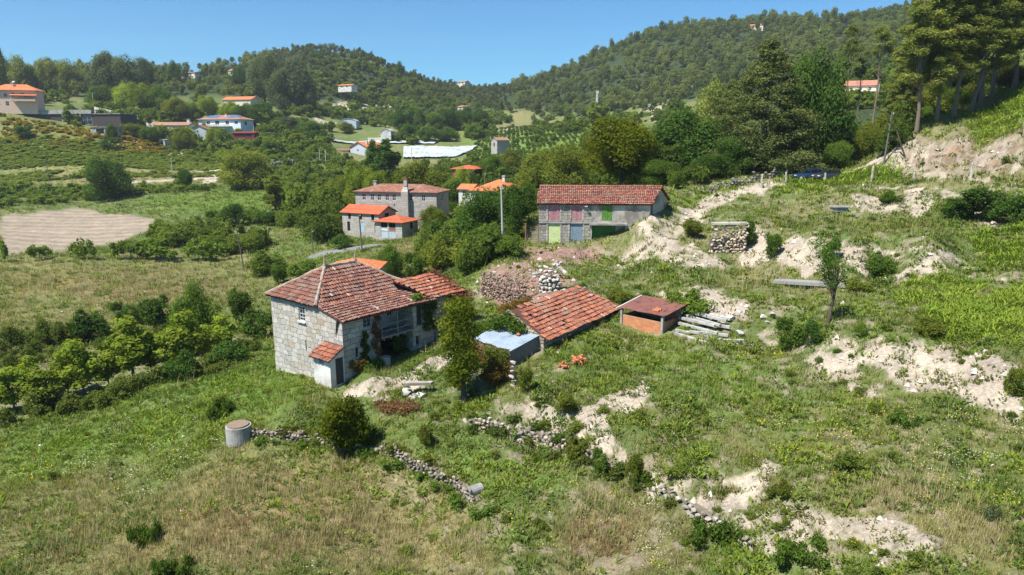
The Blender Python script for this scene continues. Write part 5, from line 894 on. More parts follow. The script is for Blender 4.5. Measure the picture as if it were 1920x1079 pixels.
# poles
def pole(label, u, v0, v1, mat, rad=.13, du=0, arm=None, Y=None, cap=True):
    p = G(u, v1) if Y is None else at(u, Y, v1); h = rv(v0) * p.y + Zb - p.z; dx = du / F * p.y; t = thing('utility_pole', label, 'pole', p); m = MB(); top = p + Vector((dx, 0, h)); m.tube([p - Vector((0, 0, .6)), p + Vector((0, 0, .01)), top], [rad, rad, rad * .62], 8); m.build('pole_shaft', mat, t)
    if cap: m = MB(); m.tube([top - Vector((.1, 0, .35)), top + Vector((.22, 0, -.3))], .035, 5); m.tube([top + Vector((.22, 0, -.38)), top + Vector((.22, 0, -.12))], .06, 6); m.build('insulator', METAL, t)
    if arm: m = MB(); m.box(top - Vector((0, 0, .3)), (arm, .12, .12)); m.build('crossarm', METAL, t)
pole('leaning dark wooden pole beside the meadow left of the farmhouse', 458, 428, 510, POLEW, .13, -.8 * 10); pole('grey concrete pole between the barn and the long granite house', 943, 350, 458, POLEC, .14, -3, Y=82); pole('dark wooden pole in front of the stone garage by the lane', 679, 402, 472, POLEW, .14, -3); pole('thin wooden pole left of the lane behind the farmhouse', 587, 432, 476, POLEW, .11)
pole('wooden pole on the terrace above the vines at left', 92, 297, 342, POLEW, .18); pole('pole beside the pale track on the left terraces', 324, 297, 333, POLEC, .18); pole('weathered pole beside the dirt track under the pines', 1657, 210, 308, POLEW, .15, 5, Y=99)
pole('pale thin pole, left of a pair among the shrubs mid valley', 600, 281, 305, PLASTW, .14, cap=False); pole('pale thin pole, right of a pair among the shrubs mid valley', 611, 280, 308, PLASTW, .14, cap=False); pole('grey pole in the netting field', 772, 279, 300, POLEC, .18); pole('grey pole behind the orange bungalow', 909, 325, 350, POLEW, .16, Y=160); pole('short pole beside the salmon roofed house', 1646, 158, 186, POLEC, .18, Y=250); pole('pole at the right end of the white house terrace', 477, 236, 260, POLEC, .25); pole('pole in the wood below the pink villa', 175, 175, 192, POLEC, .2, Y=400)
for lb, u, v0, v1 in (('rough granite fence post by the pale lane, leftmost of the row', 1428, 327, 353), ('granite fence post just left of the parked cars', 1473, 323, 344), ('granite fence post among bracken in front of the parked cars', 1546, 325, 342), ('leaning granite fence post right of the parked cars', 1634, 311, 344), ('short granite post at the foot of the earth cut', 1713, 324, 338), ('thick granite post on the sandy strip at far right', 1820, 305, 336)):
    p = G(u, v1); h = rv(v0) * p.y + Zb - p.z; m = MB(); q = random.Random(u); m.tube([p + Vector((q.uniform(-.05, .05), 0, z * h - .3 * (z == 0))) for z in (0, .3, .6, .9, 1.0)], [.16, .17, .15, .14, .08], 6); tag(m.build('fence_post', PLAST), lb, 'post', 'granite posts along the upper lane')
# ---------------------------------------------------------------- cars
def car(name, label, p, head, paint, L=4.6, Wd=1.85, Hh=1.65):
    t = thing(name, label, 'car', p, head); hw = Wd / 2
    sec = [(-.5, .45, .62, .72), (-.47, .3, .95, .86), (-.3, .24, 1.02, .95), (.0, .22, .98, .97), (.25, .22, .95, .96), (.4, .26, .86, .9), (.49, .34, .66, .78)]
    def loft(rows, mat, nm, sm=True):
        m = MB(); k = len(rows[0]); m.add([p for r in rows for p in r], [(i * k + j, i * k + (j + 1) % k, (i + 1) * k + (j + 1) % k, (i + 1) * k + j) for i in range(len(rows) - 1) for j in range(k)] + [list(range(k))[::-1], [(len(rows) - 1) * k + j for j in range(k)]]); me = m.mesh(nm); bm = bmesh.new(); bm.from_mesh(me); bmesh.ops.recalc_face_normals(bm, faces=bm.faces); bm.to_mesh(me); bm.free(); o = link(nm, me, t, mat); o.modifiers.new('b', 'BEVEL').width = .05; return o
    ring = lambda x, z0, z1, w: [(x * L, -w * hw, z0 + .12), (x * L, -w * hw * 1.0, (z0 + z1) / 2), (x * L, -w * hw * .93, z1), (x * L, w * hw * .93, z1), (x * L, w * hw, (z0 + z1) / 2), (x * L, w * hw, z0 + .12), (x * L, w * hw * .85, z0), (x * L, -w * hw * .85, z0)]
    loft([ring(*s) for s in sec], paint, 'body'); cab = [(-.46, .93, 1.0, .84), (-.38, .95, Hh * .96, .72), (-.1, .97, Hh, .74), (.08, .95, Hh * .96, .73), (.25, .93, 1.0, .84)]
    loft([[(x * L, -w * hw, z0), (x * L, -w * hw * .92, z1), (x * L, w * hw * .92, z1), (x * L, w * hw, z0)] for x, z0, z1, w in cab], CGLASS, 'glasshouse'); rf = [(-.4, Hh * .955, Hh * .985, .68), (-.1, Hh * .99, Hh * 1.015, .7), (.07, Hh * .96, Hh * .985, .68)]; loft([[(x * L, -w * hw, z0), (x * L, -w * hw * .95, z1), (x * L, w * hw * .95, z1), (x * L, w * hw, z0)] for x, z0, z1, w in rf], paint, 'roof')
    m = MB()
    for y in (-1, 1):
        for x0, x1 in ((-.03, -.03), (-.27, -.27)): m.tube([(x0 * L, y * hw * .865, .98), (x1 * L, y * hw * .7, Hh * .965)], .035, 5)
    o = link('pillar', m.mesh('pillar'), t, paint)
    for x in (-.3, .31):
        for y in (-1, 1):
            m = MB(); m.tube([(x * L, y * (hw - .2), .33), (x * L, y * (hw + .02), .33)], .33, 18); o = link('wheel', m.mesh('wheel'), t, TYRE); m = MB(); m.tube([(x * L, y * (hw + .0), .33), (x * L, y * (hw + .035), .33)], .2, 14); r = link('rim', m.mesh('rim'), o, METAL)
    for y in (-.66, .66):
        m = MB(); m.box((L * .475, y * hw, .68), (.18, .38, .15)); link('headlight', m.mesh('headlight'), t, LAMPG); m = MB(); m.box((-L * .483, y * hw, .82), (.12, .3, .22)); link('tail_light', m.mesh('tail_light'), t, m_red)
    m = MB(); m.box((-L * .492, 0, .62), (.05, .5, .11)); link('number_plate', m.mesh('number_plate'), t, PLASTW); return t
CGLASS, _nt, _b = nmat('car_glass', .05, .6); _b.inputs['Base Color'].default_value = (.012, .016, .02, 1)
TYRE = m_plain('tyre', (.02, .02, .02), .9, .2); LAMPG, _nt, _b = nmat('lamp_glass', .1, .6); _b.inputs['Base Color'].default_value = (.6, .62, .65, 1); m_red, _nt, _b = nmat('tail_lamp', .2, .5); _b.inputs['Base Color'].default_value = (.25, .01, .01, 1)
def cpaint(n, c): m, nt, b = nmat(n, .25, .5); b.inputs['Base Color'].default_value = (*c, 1); b.inputs['Metallic'].default_value = .4; b.inputs['Coat Weight'].default_value = .6; return m
p = G(1522, 329); p2 = G(1556, 331); car('parked_car', 'dark blue estate car parked under the trees, left of the pair', at(1516, 103), math.radians(188), cpaint('blue_paint', (.03, .07, .14)), 4.7, 1.85, 1.7); car('parked_car', 'dark grey hatchback parked under the trees, right of the pair', at(1554, 100.5), math.radians(196), cpaint('grey_paint', (.06, .065, .075)), 4.1, 1.8, 1.55)
# ---------------------------------------------------------------- walls, stones, oddments
ROCKM = m_vcol('field_stone', .9, 4)
COREM = m_plain('earth_core', (.17, .145, .11), .95, .4, 4)
def stonewall(name, label, line, h, r=.3, col=(.36, .33, .29), var=.25, seed=0, cat='wall', top=0):
    """dry stone wall along a line of photo points: fitted stones on an earth core, one thing because it stands as one"""
    q = random.Random(seed); m = MB(); c = MB(); pts_ = [G(*p) for p in line]; t = thing(name, label, cat, pts_[0])
    for a, b in zip(pts_[:-1], pts_[1:]):
        d = Vector((b.x - a.x, b.y - a.y, 0)); L = d.length; nn = Vector((d.y, -d.x, 0)).normalized(); zb_ = min(a.z, b.z)
        c.box((a.x / 2 + b.x / 2 - nn.x * .35, a.y / 2 + b.y / 2 - nn.y * .35, zb_ + h * .25 - .2), (L * 1.0, .4, h * .5 + .4), d)
        z = 0.0
        while z < h:
            hr = r * q.uniform(.75, 1.15); s = -r * q.random()
            while s < L:
                wd = r * q.uniform(.8, 1.9); s += wd * .95
                if s > L + r * .4: break
                if (z + hr > h and q.random() < .5) or q.random() < .05: continue
                p = a + d * (s / L); k = q.uniform(1 - var, 1 + var); tint = q.uniform(-.05, .07); g = float(gz(p.x, p.y))
                m.rock((p.x + nn.x * q.uniform(-.06, .08), p.y + nn.y * q.uniform(-.06, .08), min(zb_, g) + z + hr * q.uniform(.2, .6)), (wd * .62, r * .75, hr * .66), q.randint(0, 9999), (col[0] * k * (1 + tint), col[1] * k, col[2] * k * (1 - tint)), 1)
            z += hr * .98
    m.build('stones', ROCKM, t); c.build('core', COREM, t)
    if top: e = MB(); a, b = pts_[0], pts_[-1]; d = b - a; n_ = max(1, int(d.length / 1.4)); [e.box(a + d * ((i + .5) / n_) + Vector((0, .25, h + .02)), (d.length / n_ * .96, .95, top), d) for i in range(n_)]; e.build('capping', PLAST, t)
    return t
stonewall('terrace_wall', 'old field stone terrace wall running right from the concrete well', [(470, 822), (520, 822), (570, 826), (610, 838), (660, 850), (720, 850), (760, 872), (810, 895), (850, 915), (890, 945)], .7, .2, (.22, .195, .155), .5, 1)
stonewall('dry_stone_wall', 'tall pale rubble wall fragment on the sandy terrace', [(1331, 474), (1355, 475), (1378, 475), (1398, 474)], 3.2, .34, (.4, .335, .26), .3, 2, top=.22)
stonewall('dry_stone_wall', 'dark mossy dry stone wall holding up the rubble platform', [(902, 554), (920, 562), (945, 568), (985, 571)], 2.7, .24, (.23, .165, .13), .45, 3)
q = np.random.default_rng(77); m = MB()
for i in range(230):
    u, v = q.uniform(912, 1062), q.uniform(508, 572)
    if v > 575 - abs(u - 975) * .22 and u > 1000: continue
    p = G(u, v); k = q.uniform(.75, 1.25); pk = q.random() < .62; r = .1 + .26 * q.random() ** 2.5; m.rock(p + Vector((0, 0, r * .35)), (r * 1.4, r, r * .7), int(q.integers(9999)), ((.3 * k, .16 * k, .135 * k) if pk else (.36 * k, .33 * k, .29 * k)), 1)
tag(m.build('rubble', ROCKM), 'pinkish rubble and broken stones littering the ruined platform', 'rubble', kind='stuff')
for i, (u0, v0, u1, v1) in enumerate(((930, 548, 985, 522), (950, 556, 968, 520), (940, 538, 990, 545), (1042, 500, 1062, 522))):
    a, b = G(u0, v0) + Vector((0, 0, .25)), G(u1, v1) + Vector((0, 0, .4)); m = MB(); m.tube([a, b], [.07, .05] if i < 3 else [.22, .2], 6); tag(m.build('fallen_beam', WOODW if i < 3 else PLAST), ('grey fallen roof beam lying diagonally across the rubble', 'short fallen beam pointing up the rubble heap', 'fallen beam lying level across the rubble', 'pale leaning stone post beside the boulder stack')[i], 'beam')
stonewall('rubble_pile', 'stack of pale boulders piled at the right end of the rubble platform', [(1008, 548), (1030, 548), (1050, 546)], 2.8, .36, (.46, .44, .4), .3, 4, 'stones')
def pile(name, label, pts_, r, col, seed, cat='stones', var=.2, flat=.75):
    q = random.Random(seed); m = MB()
    for u, v in pts_:
        p = G(u, v); k = q.uniform(1 - var, 1 + var); rr = r * q.uniform(.7, 1.35); m.rock(p + Vector((0, 0, rr * .4)), (rr * q.uniform(1, 1.5), rr, rr * flat), q.randint(0, 9999), tuple(c * k for c in col))
    return tag(m.build(name, ROCKM), label, cat)
def boulder(label, u, v, r, col=(.42, .4, .365), flat=.6, seed=0, dz=-.1):
    p = G(u, v); m = MB(); q = random.Random(u * 7 + v); m.rock(p + Vector((0, 0, r * .35 + dz)), (r * 1.25, r, r * flat), u * 13 + v, col); return tag(m.build('boulder', ROCKM), label, 'rock')
boulder('large pale boulder, left of the group below the farmhouse', 757, 740, .62, (.43, .42, .39)); boulder('pale boulder in the middle under the grey slab', 774, 746, .4, (.4, .385, .35)); boulder('white boulder at the right of the group below the farmhouse', 788, 744, .48, (.45, .43, .4))
p = G(785, 738); m = MB(); m.prism([p + Vector((a, b, .62)) for a, b in ((-1.0, -.25), (.9, -.1), (1.05, .25), (-.8, .3))], (0, 0, .2)); tag(m.build('stone_slab', PLAST), 'flat grey slab lying across the pale boulders', 'stone slab')
for lb, u, v, r in (('white boulder, upper right of the pair by the bank', 1448, 590, .42), ('rounded white boulder, left of the pair by the bank', 1432, 596, .42), ('pale block below the boulder pair', 1440, 606, .34), ('white block at the end of the stacked granite beams', 1386, 625, .5), ('grey boulder at the foot of the sand heap', 1342, 596, .48), ('brown boulder among the sand heap stones', 1357, 596, .45), ('pale boulder on the lower edge of the sand heap', 1370, 598, .5), ('flat stone at the right of the sand heap', 1386, 586, .42),
                    ('white stone on the grassy bank, lower right', 1527, 923, .22), ('small white stone in the path bank below the leafy tree', 897, 806, .25), ('pale stone in the bank under the leafy tree', 872, 790, .28), ('white stone right of the stone bank', 1108, 941, .16), ('white stone at the foot of the bottom meadow', 892, 1002, .14), ('white stone in the straw meadow at lower left', 293, 938, .16), ('pale stone on the grassy edge below the well', 301, 856, .16), ('pale stone near the left meadow edge', 345, 818, .18)): boulder(lb, u, v, r)
# stacked granite beams
q = random.Random(8); T0 = []
for i, (u0, v0, u1, v1, lift) in enumerate(((1284, 602, 1350, 624, .75), (1290, 598, 1362, 614, .8), (1272, 612, 1345, 633, .4), (1268, 622, 1352, 640, .15), (1266, 628, 1330, 645, .05), (1300, 612, 1368, 622, .5), (1302, 596, 1370, 606, .5), (1274, 606, 1340, 622, .65), (1292, 628, 1365, 634, .3), (1356, 640, 1394, 642, .1), (1354, 648, 1384, 650, .05))):
    a = G(u0, v0); b = G(u1, v1); d = (b - a); d.z *= .3; c = (a + b) / 2 + Vector((0, 0, lift * .7)); m = MB(); m.box(c, (d.length, .26, .2), d)
    o = m.build('granite_beam', m_gb if i else (m_gb := m_plain('granite_beam', (.42, .41, .385), .9, .25, 4, dirt=(.28, .27, .245)))); tag(o, 'long squared granite beam in the stack beside the brick hut' if i < 9 else 'short granite beam at the right foot of the stack', 'stone beam', 'stacked granite beams')
# concrete well ring, pipe mouth, cover
p = G(449, 826); t = thing('well_ring', 'round grey concrete well ring standing at the end of the terrace wall', 'well', p); m = MB(); R0, hgt = .8, 1.05
for z0, z1, r0 in ((-.6, hgt, R0),): m.tube([p + Vector((0, 0, z0)), p + Vector((0, 0, z1))], [r0 * 1.03, r0], 28)
m.build('ring', CONC, t); m = MB(); m.tube([p + Vector((0, 0, hgt + .002)), p + Vector((0, 0, hgt + .1))], [R0 * .86, R0 * .84], 24); m.build('earth_fill', m_plain('earth_fill', (.22, .16, .12), .95, .5, 8), t)
p = G(883, 932); t = thing('pipe', 'short concrete drain pipe mouth poking out of the terrace wall', 'pipe', p); m = MB(); ax = Vector((-.75, -.66, .05)); n_ = 16; e = [Vector((.66, -.75, 0)), Vector((0, 0, 1))]
for r0, x0, x1 in ((.3, -.7, .25), (.21, .25, -.5)): m.tube([p + ax * x0 + Vector((0, 0, .3)), p + ax * x1 + Vector((0, 0, .3))], r0, n_, cap=False)
m.tube([p + ax * .25 + Vector((0, 0, .3)), p + ax * .251 + Vector((0, 0, .3))], [.3, .21], n_, cap=False); m.build('pipe_wall', CONC, t, recalc=False)
p = G(1573, 397); m = MB(); m.box(p + Vector((0, 0, .25)), (1.7, 1.1, .5)); m.box(p + Vector((0, 0, .56)), (2.0, 1.4, .13)); tag(m.build('concrete_cover', CONC), 'square concrete chamber with a flat lid in the upper meadow', 'chamber')
m = MB(); p0, p1 = G(1455, 530), G(1590, 538); d = p1 - p0; m.box((p0 + p1) / 2 + Vector((0, 0, .12)), (d.length, 1.3, .3), d); tag(m.build('concrete_strip', m_plain('grey_gravel', (.26, .255, .25), .95, .3, 8)), 'long grey concrete strip lying in the grass behind the olive tree', 'slab')
# stone pillar below the tin roof, clay stacks, dead branches
m = MB(); p = G(961, 727); q = random.Random(2)
for i in range(6): m.rock(p + Vector((q.uniform(-.05, .05), 0, .1 + i * .34)), (.3, .28, .2), i + 40, (.33, .3, .27), 1)
tag(m.build('stone_pillar', ROCKM), 'stubby pillar of piled stones in front of the tin roofed shelter', 'pillar')
for lb, pt, sd_ in (('small stack of orange clay tiles in the grass before the tiled shed', ((1078, 686), (1086, 683), (1092, 686)), 1), ('broken clay tiles strewn left of the orange tile stack', ((1050, 690), (1056, 686), (1060, 692)), 2)):
    m = MB(); q = random.Random(sd_)
    for u, v in pt:
        for i in range(5 if sd_ == 1 else 2): p = G(u, v) + Vector((q.uniform(-.1, .1), q.uniform(-.1, .1), .1 + i * .12)); a = q.uniform(0, 6); dd = Vector((math.cos(a), math.sin(a), q.uniform(-.2, .2))) * .22; m.tube([p - dd, p + dd], [.1, .09], 7, (.42, .15, .07))
    tag(m.build('tile_stack', ROCKM), lb, 'tiles')
m = MB(); p = G(740, 765); q = random.Random(6)
ivy('brush_pile', 'heap of dry brown cuttings on the ground beside the round green bush', 'brush pile', [(G(715 + i * 9, 762 + 6 * (i % 3)) + Vector((0, 0, .15)), .5) for i in range(8)], 'dead', 2200, .07, 15, flat=.5, brown=.4)
def deadwood(label, pts3, r): m = MB(); m.tube(pts3, [r * (1 - .7 * i / (len(pts3) - 1)) for i in range(len(pts3))], 6); tag(m.build('dead_trunk', BARK), label, 'tree trunk')
a = at(1697, 98); deadwood('bent leafless trunk arching left over the dirt track', [a, a + Vector((-1.0, 0, 2.2)), a + Vector((-1.5, .2, 3.6)), a + Vector((-2.9, .1, 5.2)), a + Vector((-3.5, 0, 6.1)), a + Vector((-5.2, .2, 6.9)), a + Vector((-6.6, 0, 6.8))], .13); a = at(1838, 110); deadwood('snapped grey trunk leaning at the edge of the bracken slope', [a, a + Vector((.7, 0, 4.5)), a + Vector((1.4, 0, 8.0))], .13); a = at(1856, 111); deadwood('broken branch hanging from the snapped grey trunk', [a + Vector((0, 0, 8.0)), a + Vector((1.2, 0, 6.8)), a + Vector((2.4, 0, 6.0))], .09)
stonewall('stone_bank', 'low tumbled stone bank along the pale path below the leafy tree', [(880, 800), (940, 806), (1000, 822), (1060, 845), (1110, 868)], .75, .26, (.3, .26, .21), .35, 9)
stonewall('stone_bank', 'short run of tumbled stones lower down beside the pale path', [(1180, 895), (1230, 925), (1280, 950), (1340, 990), (1410, 1036)], .6, .24, (.3, .27, .22), .35, 10)
# lane walls
stonewall('lane_wall', 'shaded stone wall along the lane left of the parked cars', [(1330, 362), (1370, 352), (1410, 342), (1445, 335), (1490, 327)], 1.3, .4, (.24, .22, .19), .3, 6)
stonewall('retaining_wall', 'dark stone retaining wall in the shrubs left of the twin pale poles', [(505, 312), (530, 311), (568, 310)], 2.6, .9, (.2, .19, .18), .3, 7)
m = MB(); a, b = at(228, 362, 225), at(284, 372, 245); d = b - a
top_ = [P(176, 201, 378), P(236, 214, 374), P(262, 224, 372), P(287, 237, 369)]; N_ = Vector((0, .6, 0)); D_ = Vector((0, 0, -4.2))
vs_ = [x for tp_ in top_ for x in (tp_, tp_ + N_, tp_ + N_ + D_, tp_ + D_)]; m.add(vs_, [(k * 4 + c, k * 4 + (c + 1) % 4, k * 4 + 4 + (c + 1) % 4, k * 4 + 4 + c) for k in range(3) for c in range(4)] + [(0, 1, 2, 3), (15, 14, 13, 12)])
tag(m.build('retaining_wall', PLASTW), 'long white retaining wall sloping down beside the dark modern house', 'wall')
m = MB(); a, b = at(735, 425, 262), at(775, 432, 268); a2 = at(690, 425, 262); m.box((a + a2) / 2 + Vector((0, 0, .6)), ((a - a2).length, 1, 3), a - a2); tag(m.build('retaining_wall', CREAM), 'cream retaining wall under the arched white shed', 'wall')
# ---------------------------------------------------------------- scattering over the ground
def scatter(num, seed, dens, ymin=19, ymax=150, amax=1.15):
    q = np.random.default_rng(seed); a = q.uniform(-amax, amax, num); y = np.exp(q.uniform(math.log(ymin), math.log(ymax), num)); x = a * y
    k = q.random(num) < dens(x, y); return x[k], y[k], gz(x[k], y[k]), q
# ---------------------------------------------------------------- trees and shrubs one can tell apart
def trees(txt, name, kind, mat, cat='tree', group=None):
    """rows: u, top row, base row (or Y in metres with an @), width in pixels | label"""
    for ln_ in txt.strip().splitlines():
        a, lb = ln_.split('|'); k = a.split(); md = mat; kd = kind
        if len(k) > 4: md = k[4]
        if len(k) > 5: kd = k[5]
        kw = dict(Y=float(k[2][1:])) if k[2][0] == '@' else dict(v=float(k[2]))
        place(name, kd, md, float(k[0]), float(k[1]), float(k[3]), lb.strip(), cat=cat, group=group, **kw)
trees("""
28 690 772 84 lime|leafy young plane tree at the far left end of the row
92 692 764 100 lime|low bushy plane tree, second from the left end of the row
158 638 746 104 lime|pale green plane tree with a pointed top near the left of the row
252 596 718 126 lime|broad bright plane tree in the middle of the row
318 616 706 88 lime|small plane tree just right of the broad bright one
352 586 698 96 lime|bright plane tree in front of the tall dark one
420 592 664 74 lime|light green plane tree at the right end of the row
205 660 730 70 lime|slim plane tree between the pointed one and the broad one
60 668 748 70 lime|plane tree between the leftmost tree and the low bushy one
122 660 740 74 lime|thin yellow green plane tree beside the pointed one
285 635 706 70 lime|plane tree tucked behind the broad one at its right
385 610 678 66 lime|plane tree just left of the light one at the right end
-5 690 775 70 lime|plane tree cut by the left edge of the picture""", 'plane_tree', 'plane', 'lime', group='plane trees in the row below the farmhouse')
trees("""
372 528 668 92 oak|tall dark round tree behind the bright plane trees
205 298 374 92 dark|big dark rounded tree beyond the ploughed field
455 280 356 108 olivine|large spreading light green tree by the bend of the pale track
350 318 356 34 dark|small dark tree beside the pale track
735 460 525 68 oak|bushy green tree right behind the farmhouse ridge
700 488 524 36 vine|light green shrubby tree between the orange roof and the ridge
905 352 468 118 dark|large dark green tree left of the concrete pole
965 345 452 84 dark|dark leafy tree between concrete pole and barn
815 386 430 62 sun|round yellow green tree at the corner of the long granite house
640 330 @185 60 olivine|round olive green tree left behind the long granite house
672 310 @175 70 lime|light green tree behind the left end of the long granite house
705 322 @168 70 lime|bright green tree just behind the left chimney of the long house
790 302 @172 130 olivine|wide chestnut tree behind the middle of the long granite house
850 335 @165 70 oak|dark green tree behind the right end of the long granite house
868 314 @190 40 lime|small yellow green tree by the red timber chalet
925 292 @215 60 oak|round green tree above the orange bungalow
950 280 @240 66 olivine|dull green tree behind the orange bungalow
1012 280 @150 86 olivine|broad olive green tree left behind the barn roof
1060 268 @140 96 olivine|tall olive green tree behind the left half of the barn roof
1168 222 @112 166 gold|very large yellow green tree behind the barn
1292 204 @122 170 dark|huge dark green oak to the right of the yellow green one
1240 300 @106 90 oak|lower green tree behind the barn gable
1112 246 @165 70 olivine|pale green tree under the cream house
1200 240 @170 90 lime|yellowish tree between the cream house and the dark oak
1725 150 @120 70 olivine|leafy young oak between the first pine trunks
1768 165 @122 60 oak|green sapling oak behind the middle pine trunks
1795 140 @128 70 olivine|sunlit broadleaf tree deep between the pine trunks
1868 120 @132 90 olivine|yellow green broadleaf tree above the bracken slope
1905 130 @128 80 oak|dark broadleaf tree at the right edge among the pines
1735 200 @112 50 oak|low bush tree at the feet of the first pines
1525 92 @118 128 dark|tall dark broadleaf tree right of the big cypress
1588 225 @118 60 oak|green tree on the far side of the dirt track
1640 215 @112 70 olivine|bushy tree behind the weathered pole
1570 265 @112 60 oak|small tree behind the dark grey car
1375 255 @108 90 dark|shady tree between the oak and the big cypress
1330 290 @106 80 dark|low dark tree on the lane right of the barn
750 205 @455 44 dark|dark tree at the left end of the mid valley grove
782 200 @462 46 dark|tall dark tree second in the mid valley grove
815 212 @450 44 oak|green tree in the middle of the mid valley grove
845 205 @470 46 dark|dark rounded tree in the mid valley grove
875 198 @480 46 dark|tallest dark tree of the mid valley grove
902 204 @470 40 dark|dark tree at the right end of the mid valley grove
765 232 @425 40 dark|low dark tree in front of the grove at left
800 238 @420 44 oak|low green tree in front of the grove
838 240 @425 44 dark|low dark tree in front of the grove at right
890 232 @440 36 oak|green tree at the front right of the grove
585 228 @395 70 dark|dark green clump of tree right of the white house
540 220 @400 44 gum|silvery tree right of the red pergola
650 228 @455 34 olivine|pale flowering tree in front of the polytunnel
205 160 @425 56 oak|green tree in the belt above the dark modern house
245 158 @425 52 lime|light green tree above the long white retaining wall
280 156 @420 52 lime|bright green tree at the head of the concrete ramp
310 160 @420 56 oak|tall green tree behind the long cottage
340 182 @410 54 olivine|yellow green tree behind the cottage chimney
372 192 @415 40 oak|dark tree just left of the white house
402 180 @418 40 lime|tall narrow yellow green tree behind the white house
438 190 @412 46 lime|light green tree over the right end of the white house
470 200 @405 60 dark|dark tree at the right of the white house
500 190 @430 56 dark|dark tree on the slope right of the white house
225 196 @395 34 dark|small round tree beside the ramp
145 196 @365 30 dark|round shrub tree above the modern house parapet
215 233 @330 24 oak|small round tree in front of the carport
250 232 @345 40 olivine|bushy tree right of the carport
290 238 @345 40 oak|low tree in front of the long cottage
345 240 @340 40 olivine|grey green tree in front of the small grey cottage
408 240 @345 36 lime|green tree in front of the white house
505 262 @330 36 oak|round green tree in the terraced vines
560 250 @360 40 olivine|pale green tree beside the terraced vines
600 245 @385 40 dark|dark tree below the polytunnel terrace
700 275 @310 36 oak|small tree in front of the blue grey gabled house""", 'broadleaf_tree', 'oak', 'oak')
trees("""
728 256 @235 66 dark|tall dense poplar beside the blue grey gabled house
517 328 396 44 olivine|pale upright poplar in the meadow left of the stone houses
600 338 396 36 olivine|thin upright poplar near the twin pale poles
700 262 @240 36 dark|shorter poplar left of the tall dense one""", 'poplar', 'poplar', 'dark')
trees("""
1428 74 @112 200 cedar|huge pale green cypress with drooping branches beside the parked cars
1366 150 @122 100 cedar|smaller cypress half hidden behind the huge one
1330 150 @175 90 pine oak|brownish pine like tree left behind the cypress""", 'cypress', 'cedar', 'cedar')
trees("""
1712 -25 @102 120|pine with a thick dark trunk nearest the dirt track
1747 -35 @104 120|tall pine second from the dirt track
1778 -40 @106 120|pine with a straight slim trunk in the middle of the stand
1808 -30 @110 130|pine leaning slightly right in the middle of the stand
1824 -70 @113 130|twin trunked tall pine with grey bark at the bracken edge
1842 -50 @119 130|pine directly behind the twin trunked one
1882 -60 @121 140|pine above the bracken slope near the right edge
1917 -40 @117 140|pine at the right edge of the picture
1760 -60 @128 120|pine in the back row behind the slim trunk
1700 -30 @130 100|pine in the back row at the left of the stand
1860 -100 @140 130|pine deep in the shade at the right of the stand
1950 -100 @118 130|pine just beyond the right edge
1682 112 @116 70|young dense pine at the left edge of the stand
1662 165 @125 46|small pine over the track
1576 44 @185 46 pine thinpine|thin pine standing left of the salmon roofed house
1630 42 @180 52 pine thinpine|thin pine standing in front of the salmon roofed house
1598 105 @190 32 pine thinpine|short thin pine between the two taller thin ones""", 'pine_tree', 'pine', 'pine', group='pines on the right hillside')
trees("""
20 78 @420 46 pine|tall umbrella pine at the far left of the skyline
60 105 @470 56 pine|pine on the left skyline above the pink villa
105 108 @480 50 pine|dark pine on the skyline right of the villa
150 112 @485 56 pine|rounded pine left of the tall eucalyptus
290 110 @520 36 gum|small skyline tree right of the eucalyptus
340 114 @560 30 dark|lone round tree standing clear on the skyline
460 122 @560 30 dark|small tree by the dark red ridge house
612 98 @690 18 dark|tiny pointed tree on the crest of the middle hill
597 100 @690 14 dark|tiny tree just left of the crest
755 115 @720 20 dark|lone tree on the right shoulder of the middle hill""", 'skyline_tree', 'oak', 'pine')
trees("""
218 96 @465 66 gum|tall grey green eucalyptus, left half of the pair on the skyline
258 104 @468 66 gum|wide grey green eucalyptus, right half of the pair on the skyline
505 104 @505 66 gum|tall dark eucalyptus left of the middle hill
565 108 @500 80 gum|massive dark eucalyptus at the foot of the middle hill
535 130 @490 60 gum|lower eucalyptus between the two big ones""", 'eucalyptus', 'oak', 'gum')
